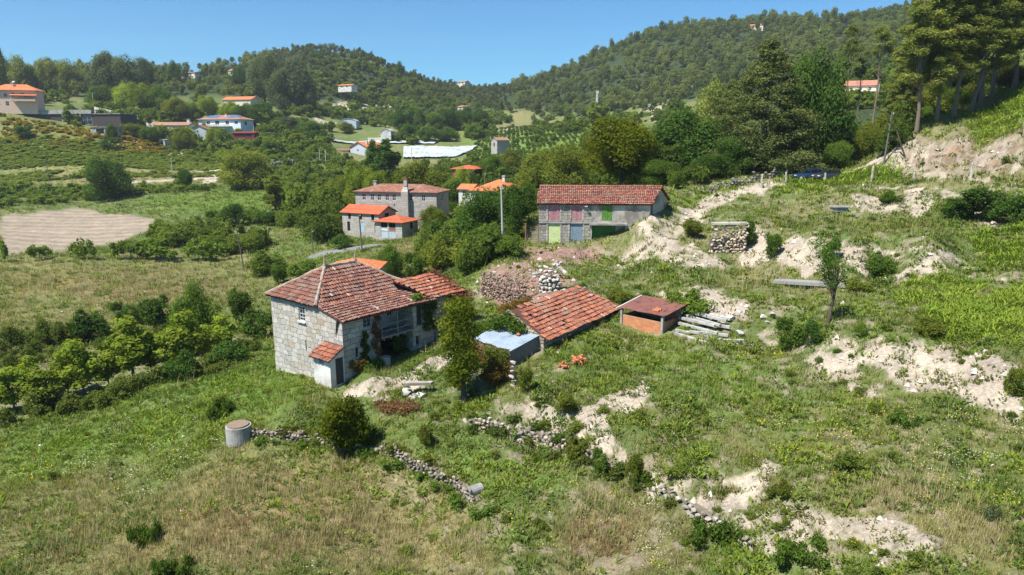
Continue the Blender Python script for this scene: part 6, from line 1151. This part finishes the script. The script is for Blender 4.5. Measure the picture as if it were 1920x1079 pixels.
# plants close to the camera
trees("""
648 742 852 118 sun citrus|round glossy green citrus bush in front of the terrace wall
412 732 784 66 oak scrub|dark leafy shrub left of the well on the grassy slope
272 968 1020 66 oak scrub|dark green shrub in the straw meadow at lower left
322 1042 1085 90 oak scrub|green shrub at the bottom edge of the picture
1082 810 850 76 olivine scrub|green shrub on the bank beside the sandy path
1128 842 888 40 oak|dark little shrub on the bank right of the path shrub
1192 848 912 44 olivine|upright yellow green shrub in the bank
1292 542 590 92 vine|bright green fig bush behind the brick hut
1262 545 575 44 vine|light green leaves arching over the back of the rusty roof
1485 598 655 66 oak|dark green bush below the olive tree
1520 600 650 40 dark|low bush at the foot of the olive trunk
1648 472 520 58 oak|dense green bush at the right end of the sandy scarp
1448 438 486 44 oak|green bush growing down the sandy scarp
1555 448 500 44 dark|bush on the scarp behind the olive crown
1612 605 632 30 vine|small bright bush right of the olive tree
1602 520 545 60 olivine|low green scrub right of the grey strip
1790 372 412 90 dark|dark bramble bank at the upper right, left part
1850 352 408 110 dark|dark bramble bank at the upper right, middle part
1905 365 420 80 dark|dark bramble bank at the upper right, right part
1665 358 382 50 oak|bush on the small upper scarp
1300 412 446 56 olivine|yellow green bush left of the rubble wall
1405 415 462 36 oak|bush clinging right of the rubble wall
1500 1004 1046 120 oak scrub|broad green weed clump at the bottom right of the picture
1340 968 1014 120 oak scrub|dark green weed clump beside the lower path
1862 938 972 50 gum scrub|grey green thistle bush near the right edge
1470 900 928 66 olivine scrub|yellow green bush on the bank at lower right
1210 548 576 36 dark|dark bush in the hollow behind the tiled shed
1160 540 566 60 olivine|tangled bush on the bank right behind the tiled shed
1690 762 800 56 oak scrub|tall weeds at the foot of the lower scarp
1895 690 740 50 olivine|bush on the bare scarp at the right edge
1750 600 630 70 olivine|dense scrub at the left edge of the big bracken patch
845 692 720 44 ivy|low leafy growth left of the tall tree
930 670 722 70 rust|reddish creeper tangle under the tin roof
985 690 735 40 olivine|green tangle right of the stone pillar
1060 735 770 60 olivine|scrub on the small bank below the clay tiles
795 800 836 40 olivine|weedy clump on the terrace wall
500 470 517 78 vine|bright round bush in the meadow right of the leaning pole
527 496 532 46 oak|green bush right of the bright round one
562 490 526 62 vine|light green bush next to the orange hip roof
640 440 466 50 dark|dark bush beside the lane
820 446 508 96 olivine|big willow like bush on the slope behind the farmhouse
872 450 505 90 olivine|olive green thicket left of the barn yard
780 475 520 50 oak|green bush between the farmhouse and the thicket
955 442 482 60 fernish|bright bush at the left end of the barn yard""".replace('fernish', 'vine'), 'bush', 'bush', 'oak', 'bush')
trees("""
165 580 640 78 dark|dark round bush behind the left of the plane row
298 560 622 82 dark|large dark bush behind the broad plane tree
235 566 602 46 dark|small dark bush at the field edge
24 612 664 64 bramble|dark bush at the left edge of the lower field
84 600 650 60 bramble|loose bush on the lower field edge
455 545 604 64 oak|green bush left of the farmhouse wall
480 590 640 70 dark|dark hedge bush against the slope left of the farmhouse
430 640 682 80 dark|dark hedge bush under the right end of the plane row
350 655 712 80 dark|shady bush under the bright plane trees
120 610 655 50 bramble|loose dark bush in the gap of the hedge
410 396 425 50 oak|bush at the left end of the mid field hedge
442 382 424 56 dark|tallest bush of the mid field hedge
478 388 420 60 oak|green bush in the mid field hedge
510 396 424 50 dark|bush at the right end of the mid field hedge
430 446 468 50 vine|bright bush by the brown strip of field
485 440 464 50 oak|bush beside the leaning pole top
395 445 470 44 oak|bush left of the brown strip of field
45 236 262 40 dark|dark bush among the yellow broom, left
205 258 284 40 dark|dark bush among the yellow broom, right""", 'hedge_bush', 'bush', 'dark', 'bush')
trees("""
160 452 488 66|grape vine on its own left of the gap, at the edge of the ploughed field
300 448 490 120|broad grape vine in the middle of the field edge row
245 452 488 80|bushy grape vine left of the broad one
380 452 490 90|grape vine right of the broad one
10 452 492 40|grape vine at the left edge of the row
75 458 488 50|thin grape vine in the gap of the row
425 455 480 50|grape vine at the right end of the row
300 416 440 50|grape vine beside the posts at the corner of the ploughed field""", 'grape_vine', 'vine', 'vine', 'vine', group='grape vines along the ploughed field')
# the tall leafy tree in front of the tin roof and the olive on the bank
q = np.random.default_rng(5); cen = [(q.uniform(-.95, .95) * (1 - abs(t - .6) * .5) + .25 * t - .3, q.uniform(-.8, .8), 1.1 + t * 5.3) for t in np.linspace(0, 1, 34)]; rad = [q.uniform(.38, .75) * (1 if c[2] > 2.2 else .6) for c in cen]
PROTO['leafy'] = [(leafmesh('leafy_crown', [leaves(cen, rad, 6800, .085, seed=3, brown=.08)]), limbs(cen, 6.4, .17, seed=9, n=12, trunk_top=.85, lean=(-.1, .2)).mesh('leafy_trunk'), 6.7, 2.6, BARK)]
place('leafy_tree', 'leafy', 'sun', 870, 566, 84, 'tall narrow tree with speckled yellow green leaves beside the tin roof', v=752, rz=0)
cen = [(q.uniform(-1.3, 1.3) * (.4 + .6 * t) + .1, q.uniform(-1, 1), 2.3 + t * 2.6) for t in q.random(20)]; rad = [q.uniform(.3, .62) for _ in cen]
PROTO['olivetree'] = [(leafmesh('olive_crown', [leaves(cen, rad, 2500, .07, seed=4, asp=.35, shell=.2)]), limbs(cen, 5, .1, seed=10, n=14, trunk_top=.7, lean=(.35, 0), fork=.45).mesh('olive_trunk'), 5.2, 3.0, BARK)]
place('olive_tree', 'olivetree', 'oak', 1552, 443, 104, 'small dark trunked olive tree leaning on the bank at right', v=608, rz=0)
for nm, lb, line, md, kk in (('weed_clump', 'rank green weeds growing out of the terrace wall right of the well', ((500, 835), (560, 838), (690, 862), (740, 875), (790, 900), (830, 920), (870, 950), (905, 965)), 'oak', 3), ('weed_clump', 'yellow green brambles spilling over the terrace wall top', ((540, 812), (585, 818), (700, 835), (750, 850), (800, 872), (860, 905)), 'olivine', 3), ('weed_clump', 'brambles tangled over the tumbled stone bank by the pale path', ((890, 812), (930, 818), (985, 835), (1040, 858), (1085, 872), (1140, 895), (1200, 915), (1250, 945)), 'bramble', 3), ('weed_clump', 'mixed weeds on top of the bank above the tumbled stones', ((900, 790), (960, 795), (1015, 810), (1060, 828), (1170, 880), (1225, 905)), 'oak', 2)):
    rr_ = random.Random(len(lb)); bl = []
    for u, v in line: p0 = G(u, v); bl += [(p0 + Vector((rr_.uniform(-.6, .6), rr_.uniform(-.3, .3), rr_.uniform(.1, .4))), rr_.uniform(.25, .5)) for _ in range(kk)]
    ivy(nm, lb, 'weeds', bl, md, 330 * len(bl) // 2, .07, len(lb), shell=.2, flat=.8)
# ---------------------------------------------------------------- thickets and vineyards that read as one mass
BV = []
for s in range(8):      # four coarse ones for far off, four fine ones for close by
    cen, rad, L = crown_round(950 + s, 2.0, 1.3, .05, 9 if s < 4 else 14, 260 if s < 4 else 900, .23 if s < 4 else .115, cr=(.32, .52), shell=.5, up=.4, out=.7); BV.append(L)
def mass(name, label, cat, mat, pts3, size, seed, tone=None, squash=1.0):
    q = np.random.default_rng(seed); p = np.array(pts3); k = len(p); kind = q.integers(0, 4, k) + 4 * (p[:, 1] < 185); Vs = []; Cs = []
    size = np.broadcast_to(np.asarray(size, float), (k,)) * np.exp(q.normal(size=k) * .3); sec = fbm(p[:, 0] / 14, p[:, 1] / 14, seed, 3)
    for f_ in range(8):
        ix = np.where(kind == f_)[0]
        if not len(ix): continue
        V, c = BV[f_]; th = q.uniform(0, 6.28, len(ix)); s = size[ix]; ct, st = np.cos(th) * s, np.sin(th) * s
        X = V[None, :, 0] * ct[:, None] - V[None, :, 1] * st[:, None] + p[ix, 0][:, None]; Y_ = V[None, :, 0] * st[:, None] + V[None, :, 1] * ct[:, None] + p[ix, 1][:, None]; Z_ = V[None, :, 2] * (s * squash * q.uniform(.7, 1.4, len(ix)))[:, None] + p[ix, 2][:, None] - .1
        Vs.append(np.stack([X, Y_, Z_], -1).reshape(-1, 3)); cc = np.repeat(c[None], len(ix), 0).copy(); tn = np.clip(sst(.35, .65, sec[ix]) * .7 + q.normal(size=len(ix)) * .25 + .1, 0, 1); cc[..., 0] = np.clip(cc[..., 0] * .4 + tn[:, None] * .65, 0, 1); Cs.append(cc.reshape(-1, 3))
    V = np.concatenate(Vs); return tag(link(name, np_mesh(name, V, np.arange(len(V)).reshape(-1, 4), np.concatenate(Cs)), None, mat), label, cat, kind='stuff')
def inpx(poly, num, seed, thr=.0, sc=12):
    """ground points inside an outline given by photo points"""
    q = np.random.default_rng(seed); g = [G(*map(float, p.split())) for p in poly.split(',')]; ps = [(p.x / p.y, math.log(p.y)) for p in g]; a0, a1 = min(p[0] for p in ps), max(p[0] for p in ps); b0, b1 = min(p[1] for p in ps), max(p[1] for p in ps)
    n_ = num * 3; a = q.uniform(a0, a1, n_); b = q.uniform(b0, b1, n_); ins = np.zeros(n_, bool)
    for (x0, y0), (x1, y1) in zip(ps, ps[1:] + ps[:1]): ins ^= ((y0 > b) != (y1 > b)) & (a < (x1 - x0) * (b - y0) / (y1 - y0 + 1e-12) + x0)
    y = np.exp(b); x = a * y; ins &= fbm(x / sc, y / sc, seed, 3) > thr; ins &= clear(x, y); x, y = x[ins][:num], y[ins][:num]; return np.stack([x, y, gz(x, y)], 1)
mix_m = leafmat('leaf_thicket', (.055, .1, .02), (.165, .215, .04), .38); vine_m = leafmat('leaf_vineyard', (.085, .14, .022), (.16, .22, .04), .35); scr_m = leafmat('leaf_heath', (.16, .235, .045), (.27, .33, .08), .42)
cat_ = np.concatenate
mass('thicket', 'tangled green thicket filling the mid valley between fields and houses', 'thicket', mix_m, cat_([inpx('540 400,640 360,720 350,670 300,560 300,470 330,500 360', 330, 1, .42), inpx('500 475,600 470,640 450,640 400,560 400,520 430', 150, 2, .45), inpx('780 520,900 510,960 470,960 420,870 420,800 450', 130, 3, .42), inpx('880 400,1010 400,1010 350,1080 330,1000 300,850 310,760 330,850 360', 420, 4, .3), inpx('380 435,520 440,520 470,420 480', 40, 5, .5), inpx('270 430,300 418,400 440,380 470,290 465', 50, 6, .45)]), 1.25, 1)
mass('thicket', 'dark scrubby undergrowth below the cypress, oaks and pines on the right', 'thicket', mix_m, cat_([inpx('1250 360,1330 345,1480 322,1600 300,1660 285,1600 230,1450 250,1300 300,1230 330', 330, 7, .3), inpx('1650 318,1700 262,1800 205,1900 160,1900 120,1750 150,1660 200', 300, 8, .35)]), 1.25, 2)
mass('thicket', 'rough hedge of brambles along the row of plane trees', 'thicket', LM['bramble'], cat_([inpx('0 700,0 640,150 600,330 590,480 570,510 600,505 640,350 640,150 680', 90, 9, .5, 5), inpx('0 800,0 770,180 740,330 705,480 645,500 655,380 715,180 770', 70, 10, .3, 5)]), .55, 3)
mass('heath', 'pale green scrub and bracken covering the left slope', 'scrub', scr_m, cat_([inpx('0 320,0 262,250 280,420 300,440 315,300 320', 2600, 11, .2), inpx('0 345,0 330,220 325,400 325,440 320,430 330', 500, 12, .3)]), .85, 4, squash=.4)
mass('broom', 'yellow brown broom flowering across the left hillside', 'broom', LM['broom'], inpx('0 265,0 215,120 232,260 255,430 275,440 292,260 290,100 282', 800, 13, .42), .85, 5, squash=.5)
mass('thicket', 'scrub and hedges dotted over the terraced left hillside', 'thicket', mix_m, cat_([inpx('130 240,130 205,460 200,560 220,620 240,620 290,480 300,300 262', 330, 14, .42), inpx('540 215,640 230,740 240,760 200,640 170,560 150', 260, 15, .42, 25), inpx('740 275,920 262,960 230,940 200,860 180,760 200', 260, 16, .4, 25), inpx('1000 250,1240 240,1300 210,1250 190,1000 225', 260, 17, .38, 25)]), 2.0, 6)
mass('thicket', 'bushes covering the crest and flank of the middle hill', 'thicket', mix_m, cat_([inpx('540 190,520 140,600 118,690 122,770 150,850 175,900 195,800 200,680 190', 560, 27, .45, 30), inpx('0 200,0 150,120 150,140 200', 100, 28, .4), inpx('600 135,700 130,790 165,810 195,690 195,620 178', 300, 29, .3, 20), inpx('1555 140,1700 95,1720 170,1640 205,1555 205', 260, 30, .2, 20)]), 2.2, 16, squash=.8)
mass('thicket', 'leafy trees and bushes crowding around the long granite house', 'thicket', mix_m, cat_([inpx('860 375,960 372,1000 350,960 320,880 330,850 350', 120, 18, .2), inpx('600 400,640 402,640 450,590 460,560 420', 60, 19, .3), inpx('1010 350,1100 350,1230 345,1230 300,1100 300,1010 310', 170, 20, .2)]), 1.9, 7)
def nearscrub(num, seed):
    x, y, z, q = scatter(num, seed, lambda x, y: np.clip(.9 * sst(.35, .8, gz(x, y, slope)) * sst(.42, .6, fbm(x / 2.4, y / 2.4, 330, 3)) + .5 * sst(.58, .68, fbm(x / 3.5, y / 3.5, 331, 4)) * (1 - mv('dry', x, y) * .7), 0, 1) * (1 - mv('road', x, y)) * (1 - mv('soil', x, y)) * (1 - mv('fern', x, y) * .7), ymin=20, ymax=125)
    m = clear(x, y); return np.stack([x[m], y[m], z[m]], 1)
mass('scrub', 'low scrub, brambles and rank weeds scattered over the near slopes', 'scrub', leafmat('leaf_scrub', (.06, .1, .02), (.18, .22, .04), .4), nearscrub(3600, 41)[:1100], .27, 42, squash=.75)
def vrows(polys, seed, step=2.4, gap_=4.2, size=.85, ang=.06):
    out = []; q = np.random.default_rng(seed)
    for poly in polys:
        g = [G(*map(float, p.split())) for p in poly.split(',')]; x0, x1 = min(p.x for p in g), max(p.x for p in g); y0, y1 = min(p.y for p in g), max(p.y for p in g); Y, X = np.meshgrid(np.arange(y0, y1, gap_), np.arange(x0, x1, step)); X = X.ravel(); Y = Y.ravel() + X * ang + q.normal(size=X.size) * .2; ins = np.zeros(X.size, bool)
        for a, b in zip(g, g[1:] + g[:1]):
            with np.errstate(divide='ignore', invalid='ignore'): ins ^= ((a.y > Y) != (b.y > Y)) & (X < (b.x - a.x) * (Y - a.y) / (b.y - a.y + 1e-12) + a.x)
        ins &= q.random(X.size) > .12; ins &= clear(X, Y); out.append(np.stack([X[ins], Y[ins], gz(X[ins], Y[ins])], 1))
    return np.concatenate(out)
mass('vineyard', 'bright green rows of trained vines on the valley terraces', 'vineyard', vine_m, vrows(['870 296,900 262,1000 240,1110 240,1120 262,1010 300', '620 335,700 318,900 320,900 302,1000 320,1010 335,900 345'], 21, 2.6, 6.5, 1), .95, 8, squash=.75)
mass('vineyard', 'leafy vine pergolas stepping down the left terraces', 'vineyard', vine_m, vrows(['290 272,480 262,620 276,640 300,470 312,330 300', '480 330,640 322,640 336,520 345', '0 392,0 348,150 350,260 352,400 346,400 358,250 368,140 382'], 22, 2.2, 4.6), 1.15, 9, squash=.8)
mass('vineyard', 'thin rows of vines on the high terraces of the middle hill', 'vineyard', vine_m, vrows(['700 222,840 212,960 214,960 228,820 232,720 236', '760 200,900 185,1000 205,960 212,800 212'], 23, 3.4, 11), 1.2, 10, squash=.5)
# ---------------------------------------------------------------- low growth on the near ground
def bare(x, y): return np.clip(mv('sand', x, y) * 1.15 + mv('soil', x, y) * 1.3 + mv('road', x, y) * 2 + mv('pink', x, y) * .85 + mv('noveg', x, y) * 2, 0, 1)
def tufts(name, label, cat, num, seed, dens, nb, hgt, wid, spread, colf, ymax=150, bend=.5, trans=.3, quad=False, bloom=0):
    x, y, z, q = scatter(num, seed, dens, ymax=ymax); m = clear(x, y); x, y, z = x[m], y[m], z[m]; k = len(x)
    lod = (y / 40) ** .55
    c = colf(x, y, q); th = q.uniform(0, 6.283, (k, nb)); rr = q.random((k, nb)) ** .5 * spread * lod[:, None]
    h = hgt * lod[:, None] * np.exp(q.normal(size=(k, nb)) * .35) * (.6 + .8 * vnoise(x / 2.5, y / 2.5, seed))[:, None]; w = wid * lod[:, None] * q.uniform(.6, 1.4, (k, nb))
    bx = x[:, None] + np.cos(th) * rr; by = y[:, None] + np.sin(th) * rr; ph = th + q.normal(size=(k, nb)) * .6
    bz = gz(bx, by) - .02; tx = bx + np.cos(ph) * h * bend; ty = by + np.sin(ph) * h * bend; wx = -np.sin(ph) * w; wy = np.cos(ph) * w
    cc = np.repeat((c[:, None, :] * q.uniform(.72, 1.28, (k, nb, 1))).reshape(-1, 3), 4 if quad else 3, 0)
    if bloom:
        t_ = np.stack([tx, ty, bz + h], -1); e = bloom * lod[:, None] * q.uniform(.6, 1.3, (k, nb)); o0 = np.zeros_like(e)
        V = np.stack([t_ - np.stack([e, o0, o0], -1), t_ - np.stack([o0, e, e * .4], -1), t_ + np.stack([e, o0, o0], -1), t_ + np.stack([o0, e, e * .4], -1)], 2)
    elif quad:
        V = np.stack([np.stack([bx, by, bz], -1), np.stack([(bx + tx) / 2 + wx, (by + ty) / 2 + wy, bz + h * .62], -1), np.stack([tx, ty, bz + h * .8], -1), np.stack([(bx + tx) / 2 - wx, (by + ty) / 2 - wy, bz + h * .62], -1)], 2)
    else:
        V = np.stack([np.stack([bx - wx, by - wy, bz], -1), np.stack([bx + wx, by + wy, bz], -1), np.stack([tx, ty, bz + h], -1)], 2)
    me = np_mesh(name, V.reshape(-1, 3), np.arange(V.size // 3).reshape(-1, 4 if quad else 3), cc, tri=not quad)
    print(name, len(me.polygons)); o = link(name, me, None, GRASSM); return tag(o, label, cat, kind='stuff')
def grassmat():
    m = bpy.data.materials.new('grass_blade'); m.use_nodes = True; nt = m.node_tree; out = nt.nodes['Material Output']; nt.nodes.remove(nt.nodes['Principled BSDF'])
    a = nd(nt, 'ShaderNodeAttribute', attribute_name='Col').outputs['Color']
    d = nd(nt, 'ShaderNodeBsdfDiffuse', ins={'Color': a}); t = nd(nt, 'ShaderNodeBsdfTranslucent', ins={'Color': mixc(nt, 1.0, a, (1.15, 1.2, .6), 'MULTIPLY')})
    x = nd(nt, 'ShaderNodeMixShader', ins={0: .3, 1: d.outputs[0], 2: t.outputs[0]}); nt.links.new(x.outputs[0], out.inputs[0]); return m
GRASSM = grassmat()
def mixn(a, b, t): return np.asarray(a) * (1 - t[:, None]) + np.asarray(b) * t[:, None]
def c_grass(x, y, q):
    t = sst(.4, .65, fbm(x / 4, y / 4, 61, 4)); c = mixn((0.147, 0.187, 0.041), (0.205, 0.203, 0.055), t)
    c = mixn(c, (0.166, 0.243, 0.03), np.clip(mv('lush', x, y), 0, 1) * .75)
    d = np.clip(mv('dry', x, y) * (.3 + 1.0 * fbm(x / 1.5, y / 1.5, 71, 3)), 0, 1) * (q.random(len(x)) < .75); c = mixn(c, (0.375, 0.312, 0.15), d)
    c = mixn(c, (0.25, 0.169, 0.094), np.clip(mv('brown', x, y), 0, 1) * (q.random(len(x)) < .6) * .8)
    return mixn(c, (0.375, 0.325, 0.163), (q.random(len(x)) < .07) * .8)
def d_grass(x, y): return np.clip(1.0 - bare(x, y) - mv('dark', x, y), 0, 1) * (1 - sst(.55, .68, fbm(x / .85, y / .85, 66, 4)) * .75 * sst(-14, 0, x)) * (.35 + .65 * sst(.3, .6, fbm(x / 1.2, y / 1.2, 200, 3)))
tufts('grass', 'green and straw coloured meadow grass over the near slope', 'grass', 190000, 1, d_grass, 7, .26, .016, .16, c_grass, ymax=330)
def d_dry(x, y): return np.clip(mv('dry', x, y) * .85 + .07 - bare(x, y), 0, 1) * sst(.35, .6, fbm(x / 2, y / 2, 210, 3))
tufts('dry_grass', 'pale dry seeding grass in the foreground', 'grass', 150000, 2, d_dry, 7, .42, .013, .22, lambda x, y, q: mixn((0.45, 0.388, 0.213), (0.3, 0.25, 0.125), q.random(len(x))), ymax=160, bend=.35)
def d_weed(x, y): return np.clip(.9 * sst(.47, .62, fbm(x / 2.3, y / 2.3, 220, 4)) + .5 * mv('lush', x, y) * sst(.4, .6, fbm(x / 1.1, y / 1.1, 222, 3)) + .12, 0, 1) * np.clip(1 - .8 * bare(x, y) - .75 * mv('dry', x, y), .05, 1) * (1 - np.clip(mv('soil', x, y), 0, 1))
tufts('weeds', 'broad leaved green weeds among the meadow grass', 'weeds', 115000, 3, d_weed, 9, .2, .05, .2, lambda x, y, q: mixn(mixn((0.088, 0.138, 0.03), (0.157, 0.22, 0.03), sst(.35, .65, fbm(x / 3, y / 3, 230, 3))), (0.203, 0.232, 0.029), (q.random(len(x)) < .12) * .8), ymax=300, bend=.75, quad=True)
def d_fl(x, y): return np.clip(mv('yellow', x, y) * .25 * sst(.5, .62, fbm(x / .9, y / .9, 240, 3)) + .004, 0, 1) * (1 - bare(x, y))
tufts('wildflowers', 'small yellow wildflowers scattered in the grass', 'flowers', 60000, 4, d_fl, 5, .33, .035, .22, lambda x, y, q: mixn((.62, .43, .02), (.5, .5, .06), q.random(len(x))), ymax=80, bend=.6, quad=True, bloom=.035)
def d_fw(x, y): return np.clip(mv('flower', x, y) * .3 * sst(.52, .64, fbm(x / 1.3, y / 1.3, 250, 3)) + .004, 0, 1) * (1 - bare(x, y))
tufts('wildflowers', 'tiny white wildflowers scattered in the grass', 'flowers', 60000, 5, d_fw, 5, .3, .025, .22, lambda x, y, q: mixn((.7, .68, .58), (.6, .56, .4), q.random(len(x))), ymax=80, bend=.6, quad=True, bloom=.026)
def d_fern(x, y): return np.clip(mv('fern', x, y), 0, 1) * .9 * sst(.25, .5, fbm(x / 2, y / 2, 260, 3))
tufts('bracken', 'bright yellow green bracken on the upper slopes', 'fern', 260000, 6, d_fern, 12, .3, .032, .3, lambda x, y, q: mixn((0.145, 0.225, 0.026), (0.246, 0.312, 0.043), np.clip(fbm(x / 2, y / 2, 270, 3) * 1.2 - .2 + q.normal(size=len(x)) * .2, 0, 1)), ymax=135, bend=.85, quad=True)
def d_sand(x, y): return np.clip(mv('sand', x, y), 0, 1) * .8 * sst(.43, .6, fbm(x / .9, y / .9, 280, 3))
tufts('weeds', 'sparse grey green weeds rooted in the bare sand', 'weeds', 60000, 8, d_sand, 8, .17, .04, .16, lambda x, y, q: mixn((0.117, 0.147, 0.048), (0.216, 0.195, 0.068), q.random(len(x))), ymax=110, bend=.7, quad=True)
tufts('dock', 'reddish brown dock and sorrel stalks in the meadow', 'weeds', 60000, 14, lambda x, y: np.clip(mv('brown', x, y) * .5 + mv('dry', x, y) * .12 + .02, 0, 1) * sst(.48, .62, fbm(x / 1.6, y / 1.6, 310, 3)) * (1 - bare(x, y)), 7, .4, .016, .16, lambda x, y, q: mixn((.2, .095, .05), (.28, .17, .09), q.random(len(x))), ymax=110, bend=.3)
# small stones strewn over the bare ground
def stones():
    x, y, z, q = scatter(30000, 9, lambda x, y: np.clip(mv('sand', x, y) * .7 * sst(.4, .6, fbm(x / 1.6, y / 1.6, 290, 3)) + mv('pink', x, y) * .4 + .004, 0, 1), ymax=110)
    m = clear(x, y); x, y, z = x[m], y[m], z[m]; k = len(x); s = (.05 + .22 * q.random(k) ** 4) * (y / 45) ** .4
    o8 = np.array([[1, 0, 0], [0, 1, 0], [-1, 0, 0], [0, -1, 0], [0, 0, 1]]) * 1.0; V = o8[None] * s[:, None, None] * q.uniform(.6, 1.4, (k, 5, 3)) + np.stack([x, y, z], -1)[:, None]
    F4 = np.array([[0, 1, 4], [1, 2, 4], [2, 3, 4], [3, 0, 4]]); Fa = (np.arange(k)[:, None, None] * 5 + F4[None]).reshape(-1, 3)
    pk = mv('pink', x, y) > .3; c = np.where(pk[:, None], mixn((.4, .22, .18), (.5, .42, .38), q.random(k)), mixn((.36, .32, .27), (.55, .5, .44), q.random(k)))
    me = np_mesh('loose_stones', V.reshape(-1, 3), Fa, np.repeat(c, 5, 0), tri=True); m2, nt, b = nmat('loose_stone', .9, .2); setc(nt, b, nd(nt, 'ShaderNodeAttribute', attribute_name='Col').outputs['Color'])
    tag(link('loose_stones', me, None, m2), 'loose pale stones strewn over the bare ground', 'stones', kind='stuff')
stones()
